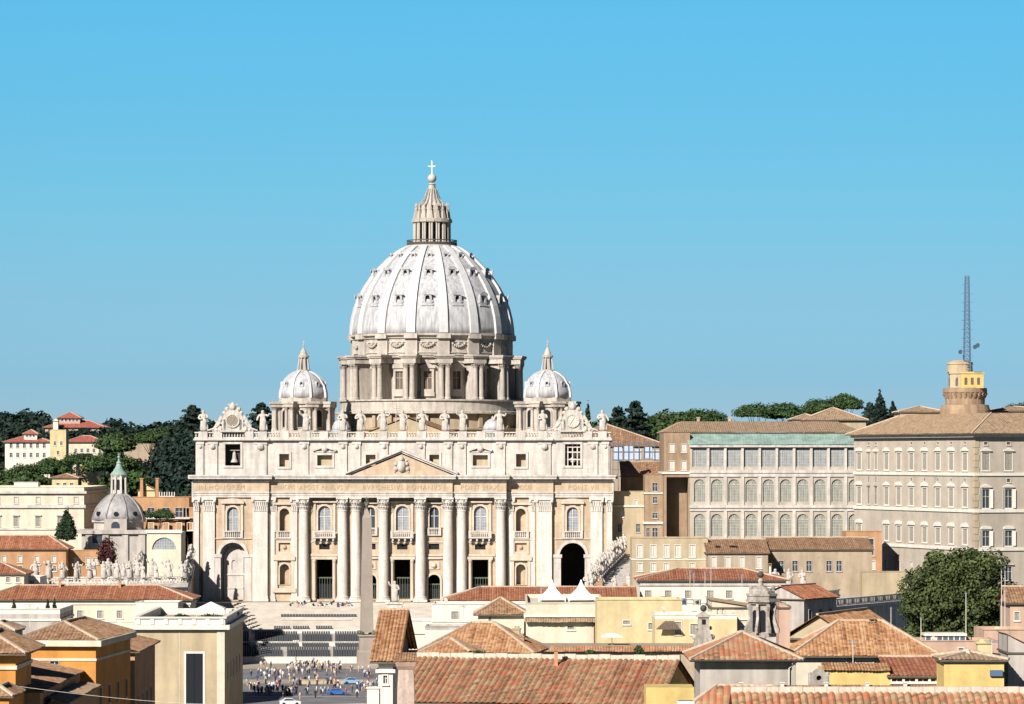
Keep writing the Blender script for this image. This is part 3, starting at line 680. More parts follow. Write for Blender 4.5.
# balustrade with piers under the statues
STX = [0,5.3,-5.3,11.6,-11.6,16.4,-16.4,26.5,-26.5,38.3,-38.3,54.6,-54.6]
g = MB(); g.box(-57,57,-.5,.5,44.5,44.9); g.box(-57,57,-.45,.45,46.0,46.3)
for k in range(150):
    x=-56.6+k*.76; g.lathe([(.14,44.9),(.24,45.3),(.12,45.8),(.16,46.0)],5,x,0)
for x in STX+[42.0,-42.0,50.6,-50.6,21.5,-21.5,32.3,-32.3]: g.box(x-1.2,x+1.2,-.72,.72,44.5,46.45)
g.build('balustrade', M['trav_light'], bas)

# ---- nave, transept block and roofs
g = MB(); g.box(-27,27,22,110,0,44); g.box(-45,45,85,190,0,46); g.box(-56,56,4,20.4,20,34); g.box(-26,26,1.3,20.4,20,44.2)
for s in (1,-1): g.box(*sorted((s*27,s*52)),22,85,0,36)
g.build('nave_walls', M['tan_pale'], bas)
g = MB(); g.box(-14,14,18,24,44,45.2); 
g.plate([(-14,45.2),(14,45.2),(0,50.2)],[],18,18.6)
g.build('nave_gable', M['tan_pale'], bas)
g = MB(); g.slope((-15,17.6,44.9),(-15,112,44.9),(0,112,50.6),(0,17.6,50.6),.6,.08); g.slope((15,112,44.9),(15,17.6,44.9),(0,17.6,50.6),(0,112,50.6),.6,.08)
g.build('nave_roof', M['tile_brown'], bas)
for x in (23.5,-19.0):
    g=MB(); g.lathe([(2.7,44),(2.7,46.4),(2.9,46.6),(2.9,46.9)],16,x,27); g.lathe([(2.75,46.9),(2.6,48.0),(2.0,49.2),(1.1,49.9),(.3,50.2),(.2,50.8),(0.02,51)],16,x,27)
    g.build('small_cupola', M['lead'], bas, True)

g = MB(); g.box(-58,58,7,196,-11.5,-.03); g.build('foundation', M['tan_pale'], bas)
# ---- the great dome
DY = 140.0
g = MB()
g.lathe([(28.4,52.4),(30.6,52.7),(30.6,53.3),(28.6,53.5),(28.6,56.4),(29.2,56.6),(29.2,57.0),(22,57.0)],64,0,DY)
g.lathe([(22.4,56.9),(22.4,70.4)],64,0,DY)
g.lathe([(22.6,68.0),(23.2,68.2),(23.2,69.6),(24.2,69.9),(24.4,70.6),(24.6,70.6)],64,0,DY)
g.lathe([(24.5,70.5),(24.5,75.6),(25.0,75.8),(25.2,76.4),(26.0,76.7),(26.0,77.2),(25.3,77.3)],64,0,DY)
drum = g.build('dome_drum', M['drum'], bas, False)
g = MB(); g.lathe([(29.2,44),(29.2,47.5),(29.8,47.8),(29.8,48.3),(28.6,48.5),(28.6,52.38)],64,0,DY)
for k in range(32):
    a = 2*PI*k/32; g.xf = Matrix.Translation((0,DY,0)) @ Matrix.Rotation(a,4,'Z'); g.box(-.6,.6,-29.6,-28.4,48.5,52.3); g.xf = None
g.build('drum_base', M['tan'], drum)
def polar(a, r, t=0.0):
    """a measured from the front (towards -y), clockwise seen from above is +"""
    return (math.sin(a)*r+math.cos(a)*t, DY-math.cos(a)*r+math.sin(a)*t)
def rot_xf(a): return Matrix.Translation((0,DY,0)) @ Matrix.Rotation(a,4,'Z')
g = MB()   # one buttress at the front: spur wall, twin columns, broken-out entablature
g.box(-1.35,1.35,-27.0,-22.2,57,68); 
for sx in (-1,1):
    g.lathe([(1.05,57.0),(1.05,57.5),(.88,57.8),(.84,61),(.74,66.4)],14,sx*1.02,-27.9); capital(g,sx*1.02,-27.9,66.4,.74,1.7)
g.box(-2.35,2.35,-28.9,-22.3,68.1,69.7); g.box(-2.7,2.7,-29.3,-22.4,69.7,70.15); g.box(-2.9,2.9,-29.6,-22.5,70.15,70.7)
g.box(-1.9,1.9,-25.3,-24.2,70.7,75.7); g.box(-2.1,2.1,-26.3,-24.3,75.7,77.25)
bm_ = g.build('buttress', M['drum'], drum)
g = MB()   # window with its alternating hood
def drumwin(seg):
    g = MB(); yf=-22.4
    g.plate(rect(0,3.9,59.3,66.6),[rect(0,2.5,60.2,65.7)],yf-.75,yf+.35,0); g.box(-1.3,1.3,yf-.1,yf+.05,60.1,65.8,1)
    g.box(-.07,.07,yf-.2,yf-.11,60.2,65.7,2); g.box(-1.25,1.25,yf-.2,yf-.11,63.6,63.75,2)
    g.box(-2.4,2.4,yf-1.1,yf+.3,66.6,67.1,0); g.box(-2.1,2.1,yf-.7,yf+.3,58.0,59.3,0)
    pts = [(-2.5,67.1),(2.5,67.1)]+([(2.5*math.cos(PI*k/8),67.1+1.1*math.sin(PI*k/8)) for k in range(1,8)] if seg else [(0,68.3)])
    g.plate(pts,[],yf-1.1,yf+.3,0)
    return g
def festoon():
    g = MB()
    for k in range(7):
        t=(k-3)/3; g.ball((t*1.9,-24.9,73.2+t*t*.9),.42,7,5,0)
    g.box(-2.9,2.9,-24.75,-24.2,74.5,74.8,0); g.box(-2.9,2.9,-24.75,-24.2,71.3,71.6,0)
    g.ball((0,-24.8,74.0),.5,8,5,0)
    return g
wins = [drumwin(k).build('drum_window', [M['drum'], M['shutter_dark'], M['drum']], drum) for k in (0,1)]
fe_ = festoon().build('festoon', M['drum'], drum); fe_.location=(0,DY,0)
for k in range(1,16):
    c=fe_.copy(); COL.objects.link(c); c.rotation_euler=(0,0,R(22.5*k))
bm_.location=(0,DY,0); bm_.rotation_euler=(0,0,R(11.25))
for o in wins: o.location=(0,DY,0)
wins[1].rotation_euler=(0,0,R(22.5))
for k in range(1,16):
    c=bm_.copy(); COL.objects.link(c); c.rotation_euler=(0,0,R(11.25+22.5*k))
for k in range(2,16):
    c=wins[k%2].copy(); COL.objects.link(c); c.rotation_euler=(0,0,R(22.5*k))
PROF=[(25.35,77.2),(25.2,79.5),(24.75,82.5),(23.9,85.8),(22.6,89.0),(20.9,92.2),(18.6,95.6),(16.2,98.4),(13.6,101.0),(11.2,103.0),(9.4,104.2),(7.6,105.0)]
g = MB(); g.lathe(PROF,64,0,DY); shell = g.build('dome_shell', M['lead'], bas, True)
g = MB()
for k,(r,z) in enumerate(PROF):
    w_ = .62+.75*(r/25.4)
    if k:
        a=[(-pw,-(pr-.2),pz),(-pw,-(pr+.62),pz+.25),(pw,-(pr+.62),pz+.25),(pw,-(pr-.2),pz)]
        b_=[(-w_,-(r-.2),z),(-w_,-(r+.62),z+.25),(w_,-(r+.62),z+.25),(w_,-(r-.2),z)]
        i=g.add(a+b_)
        for q in ((0,1,5,4),(1,2,6,5),(2,3,7,6)): g.face([i+t for t in q])
        # thin side rolls
    pw,pr,pz=w_,r,z
rib=g.build('rib', M['lead_pale'], shell); rib.location=(0,DY,0); rib.rotation_euler=(0,0,R(11.25))
for k in range(1,16):
    c=rib.copy(); COL.objects.link(c); c.rotation_euler=(0,0,R(11.25+22.5*k))
def dormer(z,r,s):
    g=MB(); y=-r
    g.plate(arch(0,2.0*s,-1.3*s,1.3*s,8),[arch(0,1.0*s,-.7*s,.8*s,8)],y-.7*s,y+1.6*s,0)
    g.box(-.6*s,.6*s,y-.15*s,y,-.8*s,.9*s,1)
    g.box(-1.3*s,1.3*s,y-.9*s,y+1.2*s,-1.5*s,-1.2*s,0)
    for q in (-1,1): g.ball((q*1.05*s,y-.3*s,-.6*s),.42*s,7,5,0)
    pts=[(-1.35*s,.95*s),(1.35*s,.95*s)]+[(1.35*s*math.cos(PI*k/8),.95*s+.85*s*math.sin(PI*k/8)) for k in range(1,8)]
    g.plate(pts,[],y-.9*s,y-.75*s,0)
    o=g.build('dormer',[M['lead'],M['dark']],shell); o.location=(0,DY,z); return o
for z,r,s in ((87.8,22.9,1.35),(96.0,18.1,1.2),(101.4,12.8,.85)):
    d0=dormer(z,r,s)
    for k in range(1,16):
        c=d0.copy(); COL.objects.link(c); c.rotation_euler=(0,0,R(22.5*k))
# lantern
g=MB(); g.lathe([(8.2,104.4),(8.2,105.4),(7.3,105.5)],32,0,DY); g.lathe([(4.4,105.4),(4.4,113)],32,0,DY)
g.lathe([(5.9,112.6),(6.1,113.0),(6.1,113.7),(5.2,113.9),(5.0,115.2),(4.7,115.4)],32,0,DY)
g.lathe([(4.7,115.2),(4.5,117.6),(3.9,118.0),(3.0,118.9),(2.2,120.3),(1.6,121.9),(1.15,123.4),(1.0,124.4),(1.25,124.6),(.8,125)],32,0,DY)
lan=g.build('lantern', M['drum'], bas)
g=MB()
for a in range(48):
    x,y=7.8*math.cos(a*PI/24),7.8*math.sin(a*PI/24)+DY; g.tube((x,y,105.4),(x,y,107.0),.09,.09,4)
g.lathe([(7.7,106.8),(7.9,106.8),(7.9,107.1),(7.7,107.1),(7.7,106.8)],32,0,DY,caps=False); g.lathe([(7.75,105.4),(7.85,105.4),(7.85,106.3),(7.75,106.3)],32,0,DY,caps=False)
g.build('gallery_railing', M['iron'], lan)
g=MB(); 
for q in (-.36,.36): g.lathe([(.4,105.4),(.4,106.6),(.31,106.9),(.28,112.2),(.4,112.6)],8,q,-5.6)
g.box(-.2,.2,-5.5,-4.3,105.4,112.6); g.box(-.95,.95,-6.3,-4.2,112.65,113.75)
g.frus(0,-5.2,1.2,1.3,113.75,.7,.6,116.2); g.lathe([(.3,116.2),(.42,116.7),(.2,117.3),(.32,117.9),(.05,118.8)],8,0,-5.1)
pr=g.build('lantern_buttress', M['drum'], lan); pr.location=(0,DY,0)
for k in range(1,16):
    c=pr.copy(); COL.objects.link(c); c.rotation_euler=(0,0,R(22.5*k))
g=MB(); g.plate(arch(0,1.25,106.2,112.2,8),[],-4.5,-4.3); po=g.build('lantern_opening', M['dark'], lan); po.location=(0,DY,0); po.rotation_euler=(0,0,R(11.25))
for k in range(1,16):
    c=po.copy(); COL.objects.link(c); c.rotation_euler=(0,0,R(11.25+22.5*k))
g=MB()
for k in range(16):
    a=2*PI*k/16; p=[(math.cos(a)*r_,math.sin(a)*r_+DY,z_) for r_,z_ in ((4.2,117.9),(2.4,120.3),(1.4,123.3))]
    g.tube(p[0],p[1],.22,.18,5); g.tube(p[1],p[2],.18,.12,5); g.ball(p[0],.36,6,4); g.ball(p[1],.26,6,4)
g.build('spire_scrolls', M['lead_dark'], lan)
g=MB(); g.ball((0,DY,126.5),1.4,20,12); g.build('bronze_globe', M['ball'], lan, True)
g=MB(); g.box(-.17,.17,DY-.17,DY+.17,127.8,131.8); g.box(-1.05,1.05,DY-.16,DY+.16,130.1,130.45); 
for p in ((-1.05,130.28),(1.05,130.28),(0,131.9)): g.ball((p[0],DY,p[1]),.24,8,6)
g.build('cross', M['gilt'], lan)

# ---- the two minor domes
def minor_dome(x):
    y=105.0
    g=MB(); o8=lambda r,z0,z1,off=22.5:[(x+r*math.cos(R(off+45*k)),y+r*math.sin(R(off+45*k))) for k in range(8)]
    g.box(x-9.6,x+9.6,y-9.6,y+9.6,36,46.2); g.prism(o8(10.2,0,0),46.2,47.4); g.prism(o8(7.6,0,0),47.4,56.2); g.prism(o8(8.0,0,0),54.4,55.4); g.prism(o8(8.6,0,0),55.4,56.1)
    g.prism(o8(7.7,0,0),56.1,57.4)
    root=g.build('minor_dome', M['drum'], bas)
    for k in range(8):
        a=R(22.5+45*k); cx_,cy_=x+8.7*math.cos(a),y+8.7*math.sin(a); c=MB()
        c.xf=Matrix.Translation((cx_,cy_,0)) @ Matrix.Rotation(a,4,'Z')
        c.box(-1.3,.3,-.8,.8,47.4,54.4)
        for q in (-.95,.95):
            c.lathe([(.66,47.4),(.66,47.8),(.52,48.0),(.45,53.3)],10,.5,q); capital(c,.5,q,53.3,.45,1.1)
        c.box(-1.4,1.3,-1.75,1.75,54.42,55.42); c.box(-1.5,1.6,-2.0,2.0,55.42,56.12)
        c.build('twin_columns', M['drum'], root)
        a2=R(45*k); c=MB(); c.xf=Matrix.Translation((x,y,0)) @ Matrix.Rotation(a2-PI/2+PI,4,'Z')
        c.plate(arch(0,2.3,48.4,53.6,10),[],-7.15,-7.03,1); c.plate(arch(0,3.0,48.2,54.0,10),[arch(0,2.28,48.39,53.58,10)],-7.3,-7.02,0)
        c.build('arched_opening',[M['drum'],M['dark']],root)
    c=MB(); prof=[(7.35,57.3),(7.2,59.2),(6.6,61.3),(5.5,63.1),(4.0,64.4),(2.6,65.1),(1.6,65.4)]
    c.lathe(prof,32,x,y); sh=c.build('cupola_shell',M['lead'],root,True)
    rb=MB()
    for k in range(8):
        a=R(22.5+45*k)
        for p,q in zip(prof,prof[1:]): rb.bar((x+(p[0]+.1)*math.cos(a),y+(p[0]+.1)*math.sin(a),p[1]),(x+(q[0]+.1)*math.cos(a),y+(q[0]+.1)*math.sin(a),q[1]),.7,.5)
    rb.build('cupola_ribs',M['lead_pale'],root)
    dm=MB()
    for k in range(8):
        dm.xf=Matrix.Translation((x,y,0)) @ Matrix.Rotation(R(45*k),4,'Z')
        dm.plate(arch(0,1.3,60.6,62.3,6),[arch(0,.7,60.9,62.0,6)],-6.9,-5.6,0); dm.box(-.4,.4,-6.6,-6.4,60.8,62.1,1)
    dm.build('cupola_dormers',[M['lead'],M['dark']],root)
    l=MB(); l.lathe([(2.2,65.1),(2.2,65.8),(1.1,65.8),(1.1,69.6)],12,x,y)
    for k in range(8):
        a=R(22.5+45*k); l.bar((x+1.9*math.cos(a),y+1.9*math.sin(a),65.8),(x+1.25*math.cos(a),y+1.25*math.sin(a),69.6),.3,.45)
    l.lathe([(1.65,69.5),(1.7,70.1),(1.2,70.3),(.9,71.3),(.35,72.3),(.15,72.8)],12,x,y); l.ball((x,y,73.1),.3,8,6); l.box(x-.06,x+.06,y-.06,y+.06,73.3,74.8); l.box(x-.4,x+.4,y-.05,y+.05,74.2,74.32)
    l.build('cupola_lantern',M['drum'],root)
minor_dome(-37.0); minor_dome(37.0)
# ---- the clock gables
def clock(s):
    x=s*46.5
    r=thing('clock_gable','carved stone clock gable with scrolls and reclining figures above the '+('bell opening, dark clock face' if s<0 else 'latticed opening, pale clock face'),'clock', bas.matrix_world @ Vector((0,0,0)),BAS_RZ)
    r.location=(BAS_X+math.cos(BAS_RZ)*x,BAS_Y+math.sin(BAS_RZ)*x,46.3)
    g=MB(); g.plate([(-3.0,0),(3.0,0),(2.9,3.6),(2.2,5.2),(1.2,6.0),(-1.2,6.0),(-2.2,5.2),(-2.9,3.6)],[],-.7,.7)
    for q in (-1,1):
        for (a,b_,c,d_) in ((3.4,.7,.95,.9),(3.2,3.6,.7,.8),(4.6,.6,.7,.8),(2.3,5.2,.6,.8),(5.4,.5,.5,.7)): g.ball((q*a,-.1,b_),c,10,7)
        g.bar((q*3.0,-.2,4.4),(q*5.0,-.2,.9),.9,.8); g.bar((q*2.2,-.4,.1),(q*2.2,-.4,3.4),.6,.6)
    g.box(-3.4,3.4,-1.0,.9,0,.5); g.build('gable_block',M['statue'],r)
    g=MB(); g.ball((0,-.1,6.9),1.0,12,8,0,1.1); g.ball((0,-.1,7.9),.35,8,6)
    for q in (-1,1): g.bar((q*1.7,-.2,5.6),(-q*1.3,-.2,7.7),.3,.3); g.ball((q*1.6,-.1,6.2),.7,8,6)
    g.build('papal_crest',M['statue'],r)
    g=MB(); n=24
    i=g.add([(0,-.86,3.1)]+[(1.55*math.cos(2*PI*k/n),-.86,3.1+1.55*math.sin(2*PI*k/n)) for k in range(n)])
    g.plate([(1.55*math.cos(2*PI*k/n),3.1+1.55*math.sin(2*PI*k/n)) for k in range(n)],[],-.9,-.71,0)
    g=MB(); g.plate([(1.55*math.cos(2*PI*k/n),3.1+1.55*math.sin(2*PI*k/n)) for k in range(n)],[],-.9,-.71,0)
    for k in range(12):
        a=PI*k/6; g.bar((1.1*math.sin(a),-.93,3.1+1.1*math.cos(a)),(1.4*math.sin(a),-.93,3.1+1.4*math.cos(a)),.12,.06,1)
    g.bar((0,-.95,3.1),(.5,-.95,3.85),.12,.05,1); g.bar((0,-.96,3.1),(-.6,-.96,2.2),.1,.05,1)
    g.build('clock_face',[plain('clock_face_'+('dark' if s<0 else 'pale'),(.24,.2,.16) if s<0 else (.6,.55,.46),.6),M['iron'] if s>0 else M['gilt']],r)
    g=MB(); g.plate([(1.95*math.cos(2*PI*k/n),3.1+1.95*math.sin(2*PI*k/n)) for k in range(n)],[[(1.54*math.cos(2*PI*k/n),3.1+1.54*math.sin(2*PI*k/n)) for k in range(n)]],-1.05,-.7)
    g.build('clock_rim',M['statue'],r)
    for q in (-1,1):
        me=grow('angel',[(0,0,1.3,.5,.4),(q*.9,0,.8,.42,.35),(q*2.0,-.2,.5,.3,.26),(q*2.8,-.3,.25,.2,.2),(-q*.5,0,2.2,.45,.35),(-q*.55,-.05,2.6,.2,.2),(-q*.6,-.1,2.95,.3,.32),(-q*1.1,-.2,2.4,.22,.2),(-q*1.5,-.3,1.8,.15,.15),(q*.2,.1,2.5,.22,.2),(q*.9,.1,3.2,.16,.16)],[(0,1),(1,2),(2,3),(0,4),(4,5),(5,6),(4,7),(7,8),(4,9),(9,10)])
        me.materials.clear(); me.materials.append(M['statue']); link('reclining_angel',me,r,(q*4.2,-.3,.1))
clock(-1); clock(1)
# ---- the thirteen saints
def bas_pt(x,y,z): return Vector((BAS_X+math.cos(BAS_RZ)*x-math.sin(BAS_RZ)*y,BAS_Y+math.sin(BAS_RZ)*x+math.cos(BAS_RZ)*y,z))
SN={0:('stone figure with a raised cross, the middle statue above the pediment peak',0,CROSS),
 5.3:('stone saint holding a tall staff, first to the right of the middle statue',1,STAFF),-5.3:('stone saint with one arm raised, first to the left of the middle statue',2,None),
 11.6:('stone saint with folded arms, second to the right of the middle statue',3,None),-11.6:('stone saint with lowered arm, second to the left of the middle statue',1,None),
 16.4:('stone saint raising one arm, third to the right of the middle statue',0,None),-16.4:('stone saint with staff, third to the left of the middle statue',3,STAFF),
 26.5:('stone saint beside the small white cupola before the minor dome nearer the palaces',2,None),-26.5:('stone saint standing in front of the south minor dome with the white pines beyond',0,None),
 38.3:('stone saint just inside the pale clock gable',3,STAFF),-38.3:('stone saint just inside the dark clock gable, arm lifted',2,None),
 54.6:('stone saint at the outer end beside the pale clock gable',1,None),-54.6:('stone saint at the outer end beside the dark clock gable',3,None)}
SN[-26.5]=('stone saint standing in front of the minor dome nearer the dark clock gable',0,None)
for x,(lab,k,at) in SN.items():
    r=statue('saint_statue',lab,'statue',bas_pt(x,0,46.45),BAS_RZ,k,1.1,None,'saint statues along the basilica balustrade',at)
# ================================================================== kit: houses, windows, trees
WCACHE = {}
def window_mesh(style, w, h):
    key = (style, round(w,2), round(h,2))
    if key in WCACHE: return WCACHE[key]
    g = MB(); fr = .14*max(1, w/1.2)
    surround = {'white':'white','shut':'white','dark':'white','pale':'trav_light','brown':'tan_pale','hood':'trav_light','hooddark':'trav_light','plain':'grey_wall','tri':'white','seg':'white','triopen':'white','segopen':'white','black':'white','attic':'trav_light'}[style]
    pane = {'white':'shutter_white','shut':'shutter_grey','dark':'glass','pale':'shutter_white','brown':'shutter_dark','hood':'shutter_grey','hooddark':'glass','plain':'glass','tri':'shutter_grey','seg':'shutter_grey','triopen':'glass','segopen':'glass','attic':'shutter_dark','black':'dark'}[style]
    g.plate(rect(0,w+2*fr,-fr,h+fr),[rect(0,w-.01,.005,h-.005)],-.08,.0-.003,0)
    g.box(-w/2-fr*1.6,w/2+fr*1.6,-.2,-.004,-fr-.14,-fr,0)
    if style in ('hood','hooddark','tri','seg','triopen','segopen'):
        g.box(-w/2-fr*2.2,w/2+fr*2.2,-.42,-.003,h+fr+.18,h+fr+.42,0)
        W = w/2+fr*2.2
        if style.startswith('tri'): g.plate([(-W,h+fr+.42),(W,h+fr+.42),(0,h+fr+.42+W*.42)],[],-.45,-.003,0)
        elif style.startswith('seg'): g.plate([(-W,h+fr+.42),(W,h+fr+.42)]+[(W*math.cos(PI*k/8),h+fr+.42+W*.42*math.sin(PI*k/8)) for k in range(1,8)],[],-.45,-.003,0)
    g.box(-w/2,w/2,.22,.28,0,h,1)
    if pane == 'glass':
        g.box(-.05,.05,.16,.22,0,h,2); g.box(-w/2,w/2,.16,.22,h*.6,h*.6+.08,2)
        if style.endswith('open'):
            for q in (-1,1): g.bar((q*w*.5,-.02,h/2),(q*w*.95,-.35,h/2),.06,h,3)
    else:
        for q in (-1,1):
            g.box(q*w/4-w*.22,q*w/4+w*.22,.12,.22,.06,h-.06,1)
            for k in range(int(h/.35)): g.box(q*w/4-w*.2,q*w/4+w*.2,.1,.12,.15+k*.35,.28+k*.35,1)
    o = g.build('window', [M[surround], M[pane], M['shutter_white'], M['shutter_white']]); me = o.data; bpy.data.objects.remove(o)
    WCACHE[key] = me; return me
def row(n, u0, u1, z, w, h, style): return [(u0+(u1-u0)*(k/(n-1) if n > 1 else .5), z, w, h, style) for k in range(n)]
def roof_on(g, rg, kind, w, d, h, rh, ov, pitch=.5, amp=.07):
    x0,x1,y0,y1 = -ov,w+ov,-ov,d+ov
    def rd(*p):
        for a,b in zip(p,p[1:]): rg.bar(Vector(a)+Vector((0,0,.1)),Vector(b)+Vector((0,0,.1)),.34,.26)
    A,B,C,D=(x0,y0,h),(x1,y0,h),(x1,y1,h),(x0,y1,h)
    sl=lambda a,b,c,e: g.slope(a,b,c,e,pitch,amp)
    if kind=='hip':
        if w>=d:
            k=(y1-y0)/2; P=(x0+k,(y0+y1)/2,h+rh); Q=(x1-k,(y0+y1)/2,h+rh)
            if x1-k<x0+k: P=Q=((x0+x1)/2,(y0+y1)/2,h+rh)
            sl(A,B,Q,P); sl(B,C,Q,Q); sl(C,D,P,Q); sl(D,A,P,P)
        else:
            k=(x1-x0)/2; P=((x0+x1)/2,y0+k,h+rh); Q=((x0+x1)/2,y1-k,h+rh)
            sl(A,B,P,P); sl(B,C,Q,P); sl(C,D,Q,Q); sl(D,A,P,Q)
        rd(A,P); rd(B,P if w<d else Q); rd(P,Q); rd(C,Q); rd(D,Q if w<d else P)
    elif kind=='ring':
        k=11.0; E=[(x0+k,y0+k,h+rh),(x1-k,y0+k,h+rh),(x1-k,y1-k,h+rh),(x0+k,y1-k,h+rh)]
        sl(A,B,E[1],E[0]); sl(B,C,E[2],E[1]); sl(C,D,E[3],E[2]); sl(D,A,E[0],E[3]); g.poly(E)
        for p,q in zip((A,B,C,D),E): rd(p,q)
    elif kind=='gable_x':
        P=(x0,(y0+y1)/2,h+rh); Q=(x1,(y0+y1)/2,h+rh); sl(A,B,Q,P); sl(C,D,P,Q); rd(P,Q)
    elif kind=='gable_y':
        P=((x0+x1)/2,y0,h+rh); Q=((x0+x1)/2,y1,h+rh); sl(B,C,Q,P); sl(D,A,P,Q); rd(P,Q)
    elif kind=='shed_back': sl(A,B,(x1,y1,h+rh),(x0,y1,h+rh)); rd((x0,y1,h+rh),(x1,y1,h+rh))
    elif kind=='shed_left': sl(B,C,(x0,y1,h+rh),(x0,y0,h+rh))
    elif kind=='shed_right': sl(D,A,(x1,y0,h+rh),(x1,y1,h+rh))
def house(name, label, cat, x0, x1, y0, y1, z0, z1, wall, roof=None, front=(), left=(), right=(), bands=(), cornice=.0, rz=0.0, group=None, trim='white', core=True, pitch=.5, amp=.07):
    """a building standing on z0; front/left/right: windows (u, z above z0, w, h, style)"""
    w, d, h = x1-x0, y1-y0, z1-z0
    r = thing(name, label, cat, (x0, y0, z0), rz, group); T = .45
    g = MB()
    def holes(ws): return [rect(u, ww, z, z+hh) for u,z,ww,hh,st in ws]
    X = {'front':Matrix.Identity(4),'left':Matrix.Translation((0,d,0))@Matrix.Rotation(R(-90),4,'Z'),'right':Matrix.Translation((w,0,0))@Matrix.Rotation(R(90),4,'Z')}
    # outer coordinates of the whole wall; the side walls butt against the front one
    g.plate(rect(w/2,w,0,h),holes(front),0,T)
    g.xf=X['left']; g.plate(rect((d-T)/2,d-T,0,h),holes(left),0,T)
    g.xf=X['right']; g.plate([(T,0),(d,0),(d,h),(T,h)],holes(right),0,T); g.xf=None
    g.box(T,w-T,d-T,d,0,h); g.box(T,w-T,T,d-T,h-.3,h-.002)
    if core and (front or left or right): g.box(T+.9,w-T-.9,T+.9,d-T-.9,0,h-.35)   # inner core, keeps rooms dark
    g.build('wall', M[wall], r)
    for side, ws in (('front',front),('left',left),('right',right)):
        for u,z,ww,hh,st in ws:
            if st is None: continue
            o = link('window', window_mesh(st,ww,hh), r); m = X[side]@Matrix.Translation((u,0,z)); o.location = m.to_translation(); o.rotation_euler = m.to_euler()
    if bands or cornice:
        b = MB()
        for z,bh,pr in bands:
            b.box(-pr,w+pr,-pr,-.003,z,z+bh); b.box(-pr,-.003,-.002,d,z,z+bh); b.box(w+.003,w+pr,-.002,d,z,z+bh)
        if cornice:
            c=cornice; b.box(-c,w+c,-c,-.003,h-c*.9,h-.003); b.box(-c,-.003,-.002,d,h-c*.9,h-.003); b.box(w+.003,w+c,-.002,d,h-c*.9,h-.003)
        b.build('cornice', M[trim], r)
    if roof:
        kind, rh, ov, mat = roof[:4]
        if kind == 'flat':
            b = MB(); t=.35
            for a in ((0,w,0,t),(0,w,d-t,d),(0,t,t,d-t),(w-t,w,t,d-t)): b.box(a[0],a[1],a[2],a[3],h+.001,h+rh)
            b.box(-.12,w+.12,-.12,t+.1,h+rh,h+rh+.15)
            b.build('parapet', M[mat], r)
        else:
            g = MB(); rg = MB(); roof_on(g, rg, kind, w, d, h, rh, ov, pitch, amp)
            ro = g.build('roof', M[mat], r)
            if rg.f: rg.build('ridge_tiles', M['mortar'], ro)
            e = MB(); x0_,x1_,y0_,y1_=-ov+.03,w+ov-.03,-ov+.03,d+ov-.03
            if kind in ('hip','ring','shed_back','shed_left','shed_right','gable_x','gable_y'): e.box(x0_,x1_,y0_,y1_,h-.22,h-.02)
            if kind=='gable_x':
                for xx in (0.002,w-.45): e.xf=Matrix.Translation((xx,0,0))@Matrix.Rotation(R(90),4,'Z'); e.plate([(-ov*0,h-.02),(d,h-.02),(d/2,h+rh-.1)],[],-.4,0,1); e.xf=None
            if kind=='gable_y':
                for yy in (0.002,d-.45): e.plate([(0,h-.02),(w,h-.02),(w/2,h+rh-.1)],[],yy,yy+.4,1)
            if kind=='shed_back':
                e.box(0,w,d-.4,d-.01,h-.01,h+rh-.15,1)
                for xx in (0,w-.4): e.xf=Matrix.Translation((xx+.4,0,0))@Matrix.Rotation(R(90),4,'Z'); e.plate([(0,h-.02),(d,h-.02),(d,h+rh-.15)],[],0,.4,1); e.xf=None
            if kind in('shed_left','shed_right'):
                xx=0 if kind=='shed_left' else w-.4; e.box(xx,xx+.4,0,d,h-.01,h+rh-.15,1)
                pts=[(0,h-.02),(w,h-.02),(0 if kind=='shed_left' else w,h+rh-.15)]
                for yy in (0.002,d-.41): e.plate(pts,[],yy,yy+.4,1)
            e.build('eaves', [M['shutter_dark'], M[wall]], ro)
    return r
def PXB(px0, px1, d): return PX(px0,d), PX(px1,d)
def chimney(parent, x, y, z, w, h, mat='orange_pale'):
    g = MB(); g.box(x-w/2,x+w/2,y-w/2,y+w/2,z,z+h); g.box(x-w*.6,x+w*.6,y-w*.6,y+w*.6,z+h,z+h+.18); g.box(x-w*.35,x+w*.35,y-w*.35,y+w*.35,z+h+.18,z+h+.5)
    g.build('chimney', M[mat], parent)
# ---- foliage
def leaves(mb, blobs, n, size, rnd, shell=.55, flat=.0):
    tot = sum((b[3]*b[4]*b[5])**.66 for b in blobs)
    for b in blobs:
        k = int(n*(b[3]*b[4]*b[5])**.66/tot)
        for _ in range(k):
            z = rnd.uniform(-1,1); a = rnd.uniform(0,2*PI); q = math.sqrt(1-z*z); rr = shell+(1-shell)*rnd.random()**.6
            rr *= 1+.12*math.sin(5*a+b[0])+.1*math.sin(7*z+b[1])
            nx,ny,nz = q*math.cos(a),q*math.sin(a),z
            if flat and nz < 0: nz *= flat
            p = Vector((b[0]+nx*rr*b[3], b[1]+ny*rr*b[4], b[2]+nz*rr*b[5]))
            nn = Vector((nx+rnd.uniform(-.8,.8),ny+rnd.uniform(-.8,.8),nz+.25+rnd.uniform(-.8,.8)))
            if nn.length < .05: nn = Vector((0,0,1))
            nn.normalize(); t = nn.orthogonal().normalized(); t.rotate(Matrix.Rotation(rnd.uniform(0,2*PI),3,nn)); u = nn.cross(t)
            s = size*rnd.uniform(.6,1.3)
            mb.poly([p-t*s-u*s*.6, p+t*s*.3-u*s*.75, p+t*s+u*s*.5, p-t*s*.4+u*s*.7])
